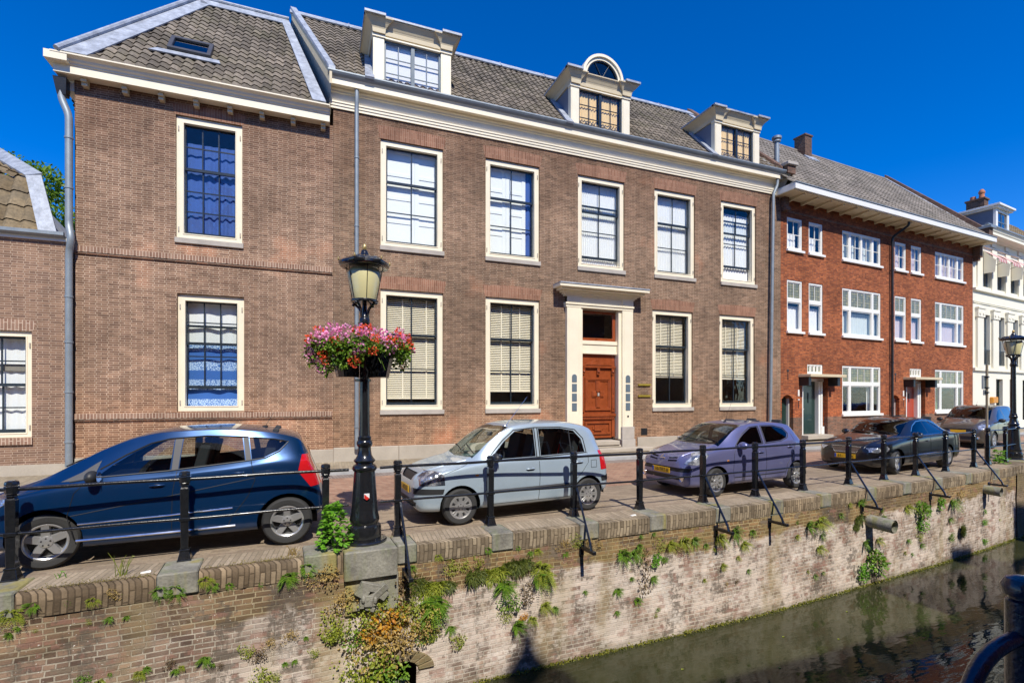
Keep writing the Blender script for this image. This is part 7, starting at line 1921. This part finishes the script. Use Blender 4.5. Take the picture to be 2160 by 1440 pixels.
# ---- purple hatchback
C_ = dict(L=3.56, W=1.60, tyre=.285, tw=.17, axles=(.72, 3.08), gap=.04, paint=paint('lilac_blue_metallic_paint', (.15, .155, .30), .4, .3), glass=M['car_glass_dark'], sglass=M['car_glass_green'],
    top=[(0, .58), (.03, .70), (.10, .80), (.28, .87), (.6, .96), (.86, 1.02), (1.0, 1.10), (1.3, 1.27), (1.6, 1.40), (1.9, 1.455), (2.3, 1.47), (2.8, 1.44), (3.1, 1.37), (3.25, 1.27), (3.38, 1.05), (3.46, .9), (3.54, .7), (3.56, .6)],
    belt=[(0, .56), (.12, .70), (.4, .82), (.9, .91), (1.3, .94), (2.1, .98), (3.0, 1.06), (3.3, 1.0), (3.46, .82), (3.56, .55)],
    bot=[(0, .28), (.1, .20), (.5, .19), (1.0, .20), (3.0, .22), (3.4, .27), (3.56, .34)],
    wid=[(0, .64), (.04, .74), (.12, .84), (.28, .92), (.55, .985), (.9, 1.), (2.9, 1.), (3.2, .98), (3.42, .92), (3.52, .85), (3.56, .76)],
    wro=[(0, .5), (.5, .66), (1.0, .72), (1.6, .74), (2.4, .75), (3.0, .72), (3.56, .62)],
    windows=[[(1.32, 1.0), (1.42, 1.10), (1.6, 1.22), (1.82, 1.34), (2.02, 1.36), (2.04, 1.02)], [(2.16, 1.03), (2.14, 1.365), (2.5, 1.36), (2.78, 1.30), (2.86, 1.20), (2.80, 1.12), (2.6, 1.06)]],
    screen=(.90, 1.66, .64, .54, .10), rear=[(-.5, 1.08), (.5, 1.08), (.45, 1.3), (-.45, 1.3)], lamp=M['headlight2'],
    front_lamps=[('y', [(.06, .66), (.12, .73), (.34, .87), (.50, .90), (.53, .85), (.42, .72), (.28, .645)], lambda c, n: c.x < .65)],
    rear_lamps=[('y', [(3.30, .74), (3.28, 1.02), (3.44, 1.02), (3.60, .76)], lambda c, n: c.x > 3.15)],
    vents=[('x', [(-.58, .34), (-.62, .42), (.62, .42), (.58, .34)], front), ('x', [(-.66, .50), (-.70, .58), (.70, .58), (.66, .50)], front), ('x2', [(.16, .68), (.16, .71), (.40, .73), (.40, .70)], front), ('x2', [(.16, .735), (.16, .765), (.38, .785), (.38, .755)], front)],
    seams=[[(1.28, .98), (1.20, .84), (1.16, .50), (1.20, .27)], [(2.10, 1.0), (2.12, .7), (2.10, .27)], [(2.98, 1.20), (3.02, 1.0), (2.95, .78), (2.76, .55), (2.70, .30)], [(1.2, .27), (2.7, .29)], [(.50, .90), (.9, .985)]],
    window_frames=[[(1.28, .985), (2.06, 1.01), (2.04, 1.375), (1.80, 1.355), (1.56, 1.22), (1.28, .985)], [(2.14, 1.015), (2.6, 1.045), (2.83, 1.115), (2.885, 1.20), (2.79, 1.315), (2.5, 1.375), (2.12, 1.38), (2.14, 1.015)]],
    mouldings=[([(1.2, .36), (2.0, .37), (2.7, .39)], .008, 'ink')], handles=[(1.96, .84), (2.84, .92)], mirror=(1.32, .97), cabin=(1.3, 3.0), seats=(1.85, 2.55), floor=.48, rim=('spoke', 8, .022, .03, .04, .2),
    aerial=(1.78, .42, .20), plate=('10-TRT-8', .50, 0), indicator=(1.02, .70), steer=R(5), wipers=((-.6, 0), (0, .55)))
cc = car('parked_car', 'lilac-purple parked hatchback with yellow plate 10-TRT-8, below the right windows', 'car', place((7.45, 7.86), 3.0, C_), 3.0, C_)
root, sy, sx, szt, seam = C_['_f']
g = G(); x = sx(0, .74) - .01; g.lathe([(.055, 0), (.065, .006), (.055, .012), (.045, .006), (.055, 0)], (x - .006, 0, .74), 20, axis='x', cap=False); g.box(x - .012, x, -.075, .075, .73, .75); g.build('badge', M['chrome'], root, smooth=40)
for s in (-1, 1):
    y = s * .56; x = sx(y, .36) - .008; g = G(); g.lathe([(.065, .0), (.06, -.012), (.04, .01), (.001, .012)], (x, y, .37), 16, axis='x'); g.build('fog_light', M['chrome'], root, smooth=40)
# ---- black saloon
D_ = dict(L=4.53, W=1.73, tyre=.31, tw=.20, axles=(.80, 3.515), gap=.035, paint=paint('black_metallic_paint', (.006, .006, .007), .0, .3), glass=M['car_glass_dark'], sglass=M['car_glass_dark'],
    top=[(0, .58), (.03, .66), (.10, .73), (.3, .81), (.7, .90), (1.1, .965), (1.3, 1.0), (1.5, 1.10), (1.85, 1.29), (2.15, 1.385), (2.5, 1.42), (2.9, 1.40), (3.25, 1.32), (3.6, 1.16), (3.9, 1.05), (4.2, 1.01), (4.42, .96), (4.50, .80), (4.53, .62)],
    belt=[(0, .56), (.12, .66), (.4, .75), (1.0, .85), (1.6, .90), (2.6, .94), (3.6, .965), (4.2, .94), (4.45, .82), (4.53, .58)],
    bot=[(0, .26), (.1, .20), (.5, .18), (1.0, .18), (3.0, .19), (4.2, .23), (4.53, .36)],
    wid=[(0, .62), (.04, .72), (.12, .82), (.3, .91), (.6, .975), (1.0, 1.), (3.7, 1.), (4.1, .975), (4.38, .91), (4.5, .84), (4.53, .76)],
    wro=[(0, .5), (.6, .66), (1.3, .72), (2.0, .69), (2.6, .70), (3.2, .68), (3.8, .70), (4.53, .62)],
    windows=[[(1.66, .965), (1.78, 1.07), (1.98, 1.20), (2.22, 1.295), (2.42, 1.315), (2.46, .985)], [(2.52, .99), (2.50, 1.32), (2.85, 1.305), (3.08, 1.24), (3.20, 1.15), (3.22, 1.01)], [(3.27, 1.015), (3.26, 1.13), (3.36, 1.075), (3.44, 1.02)]],
    screen=(1.26, 2.02, .66, .54, .12), rear=[(-.5, 1.1), (.5, 1.1), (.45, 1.3), (-.45, 1.3)], lamp=M['headlight2'],
    front_lamps=[('y', [(.02, .58), (.06, .67), (.16, .69), (.21, .655), (.30, .72), (.42, .725), (.47, .67), (.42, .60), (.30, .575), (.22, .61), (.14, .565)], lambda c, n: c.x < .7)],
    rear_lamps=[('y', [(4.26, .74), (4.30, .90), (4.5, .90), (4.6, .72)], lambda c, n: c.x > 4.1)],
    vents=[('x', [(-.26, .545), (-.36, .685), (.36, .685), (.26, .545)], front), ('x', [(-.34, .27), (-.40, .35), (.40, .35), (.34, .27)], front)],
    seams=[[(1.58, .93), (1.42, .80), (1.40, .45), (1.44, .27)], [(2.49, .96), (2.50, .7), (2.46, .27)], [(3.46, 1.0), (3.44, .85), (3.28, .68), (3.08, .5), (3.02, .27)], [(1.44, .27), (3.02, .27)], [(.5, .73), (1.2, .90)]],
    window_frames=[[(1.58, .945), (2.5, .965), (3.46, 1.0), (3.30, 1.12), (3.1, 1.25), (2.86, 1.325), (2.48, 1.34), (2.20, 1.315), (1.95, 1.21), (1.74, 1.06)]], trim_mat='chrome',
    mouldings=[([(1.46, .46), (2.4, .47), (3.05, .48)], .012, 'chrome'), ([(.15, .47), (.45, .475)], .010, 'chrome')], handles=[(2.30, .80), (3.22, .84)], mirror=(1.68, .95), cabin=(1.6, 3.4), seats=(2.1, 2.95), floor=.42, rim=('spoke', 5, .04, .05, .05, .3),
    aerial=(3.3, .04, .02), plate=('61-    -VX', .44, 0), steer=R(10))
cd = car('parked_car', 'black parked saloon with chrome slatted grille, behind the right-hand railing posts', 'car', place((13.95, 8.45), 6.5, D_), 6.5, D_)
root, sy, sx, szt, seam = D_['_f']
g = G(); x = sx(.1, .6) - .004
fr_ = [(-.27, .545), (-.37, .69), (.37, .69), (.27, .545)]
g.tube([(sx(a * .98, b) - .012, a, b) for a, b in fr_ + [fr_[0]]], .011, 6)
for z in (.572, .60, .628, .656): hw = .27 + (.37 - .27) * (z - .545) / .145; g.tube([(sx(y, z) - .006, y, z) for y in (-hw, -hw / 2, 0, hw / 2, hw)], .006, 5)
g.build('grille_bars', M['chrome'], root, smooth=40)
g = G(); xx = .16; g.lathe([(.034, -.003), (.036, 0), (.034, .003)], (xx, 0, szt(xx, 0) + .05), 16, axis='x'); 
g = G(); zc = szt(xx, 0) + .055; g.tube([(xx, .036 * math.cos(a * math.pi / 8), zc + .036 * math.sin(a * math.pi / 8)) for a in range(16)], .003, 5, closed=True)
for k in range(3): a = math.pi / 2 + k * 2 * math.pi / 3; g.tube([(xx, 0, zc), (xx, .036 * math.cos(a), zc + .036 * math.sin(a))], .003, 4)
g.tube([(xx, 0, zc - .06), (xx, 0, zc - .03)], .004, 5); g.build('bonnet_star', M['chrome'], root)
# ---- grey brown people carrier
E_ = dict(L=4.1, W=1.76, tyre=.31, tw=.2, axles=(.82, 3.45), gap=.04, paint=paint('grey_brown_metallic_paint', (.10, .085, .07), .4, .32), glass=M['car_glass_dark'], sglass=M['car_glass_dark'],
    top=[(0, .62), (.03, .76), (.10, .86), (.3, .95), (.65, 1.05), (.9, 1.12), (1.15, 1.28), (1.5, 1.49), (1.8, 1.60), (2.2, 1.64), (2.9, 1.63), (3.5, 1.55), (3.75, 1.4), (3.9, 1.15), (4.0, .9), (4.1, .62)],
    belt=[(0, .6), (.12, .76), (.4, .88), (1.0, .99), (2., 1.03), (3.5, 1.08), (3.9, .95), (4.1, .56)],
    bot=[(0, .30), (.1, .22), (.5, .2), (3.0, .2), (3.8, .25), (4.1, .36)],
    wid=[(0, .66), (.04, .78), (.12, .87), (.3, .94), (.6, .985), (1., 1.), (3.4, 1.), (3.8, .95), (4.0, .88), (4.1, .78)],
    wro=[(0, .52), (.6, .68), (1.0, .74), (1.8, .74), (3.0, .75), (4.1, .65)],
    windows=[[(1.28, 1.06), (1.45, 1.22), (1.75, 1.42), (2.0, 1.49), (2.1, 1.09)], [(2.2, 1.10), (2.15, 1.5), (2.8, 1.5), (3.0, 1.13)], [(3.1, 1.14), (2.95, 1.49), (3.4, 1.43), (3.5, 1.2)]],
    screen=(.90, 1.68, .70, .58, .12), lamp=M['headlight2'],
    front_lamps=[('y', [(.05, .72), (.12, .84), (.36, .93), (.46, .90), (.36, .78), (.18, .71)], lambda c, n: c.x < .65)],
    vents=[('x', [(-.42, .58), (-.46, .74), (.46, .74), (.42, .58)], front), ('x', [(-.6, .33), (-.62, .47), (.62, .47), (.6, .33)], front)],
    seams=[[(1.24, 1.02), (1.16, .86), (1.15, .28)], [(2.16, 1.06), (2.16, .28)]], window_frames=[], handles=[(1.95, .9), (2.9, .94)], mirror=(1.24, 1.02), mirror_mat=M['blackplastic'], cabin=(1.4, 3.5), seats=(1.95, 2.8), floor=.55, rim=('spoke', 6, .03, .035, .04, .2),
    aerial=(2.0, .18, .1), plate=('', .64, 0))
ce = car('parked_car', 'grey-brown parked people carrier at the right edge, behind the far lamp post', 'car', (23.2, 11.9, .02), 10.0, E_)
root, sy, sx, szt, seam = E_['_f']
for s in (-1, 1): y = s * .62; g = G(); g.lathe([(.05, 0), (.045, -.01), (.001, -.005)], (sx(y, .42) - .01, y, .42), 12, axis='x'); g.build('fog_light', M['chrome'], root)
# ------------------------------------------------------------------ camera and light
cam = bpy.data.cameras.new('camera'); co = bpy.data.objects.new('camera', cam); COL.objects.link(co)
co.location = (0, 0, 2.0); co.rotation_euler = (R(90), 0, -R(21.3))
cam.sensor_width = 36; cam.lens = 1060 / 2160 * 36; cam.shift_y = (836 - 720) / 2160; cam.clip_end = 2000; cam.clip_start = .05
SC.camera = co
SUN_EL = 49; SUN_AZ = R(181.5)  # direction the sun stands in, clockwise from +Y
sd = Vector((math.sin(SUN_AZ) * math.cos(R(SUN_EL)), math.cos(SUN_AZ) * math.cos(R(SUN_EL)), math.sin(R(SUN_EL))))
ld = bpy.data.lights.new('sun', 'SUN'); ld.energy = 4.6; ld.angle = R(.53); ld.color = (1, .94, .83)
lo = bpy.data.objects.new('sun', ld); COL.objects.link(lo); lo.rotation_euler = sd.to_track_quat('Z', 'Y').to_euler()
w = bpy.data.worlds.new('World'); SC.world = w; w.use_nodes = True
nt = w.node_tree; nt.nodes.clear()
sky = nt.nodes.new('ShaderNodeTexSky'); sky.sky_type = 'NISHITA'; sky.sun_disc = False
sky.sun_elevation = R(SUN_EL); sky.sun_rotation = SUN_AZ; sky.air_density = .75; sky.dust_density = .1; sky.ozone_density = 5.
hs = nt.nodes.new('ShaderNodeHueSaturation'); hs.inputs['Saturation'].default_value = 1.36; hs.inputs['Hue'].default_value = .512; hs.inputs['Value'].default_value = 1.2
bg = nt.nodes.new('ShaderNodeBackground'); bg.inputs[1].default_value = .15
wo = nt.nodes.new('ShaderNodeOutputWorld')
nt.links.new(sky.outputs[0], hs.inputs['Color']); nt.links.new(hs.outputs[0], bg.inputs[0]); nt.links.new(bg.outputs[0], wo.inputs[0])
SC.view_settings.view_transform = 'Standard'; SC.view_settings.look = 'None'; SC.view_settings.exposure = 0.25; SC.view_settings.gamma = 1
SC.cycles.max_bounces = 8; SC.cycles.transparent_max_bounces = 24
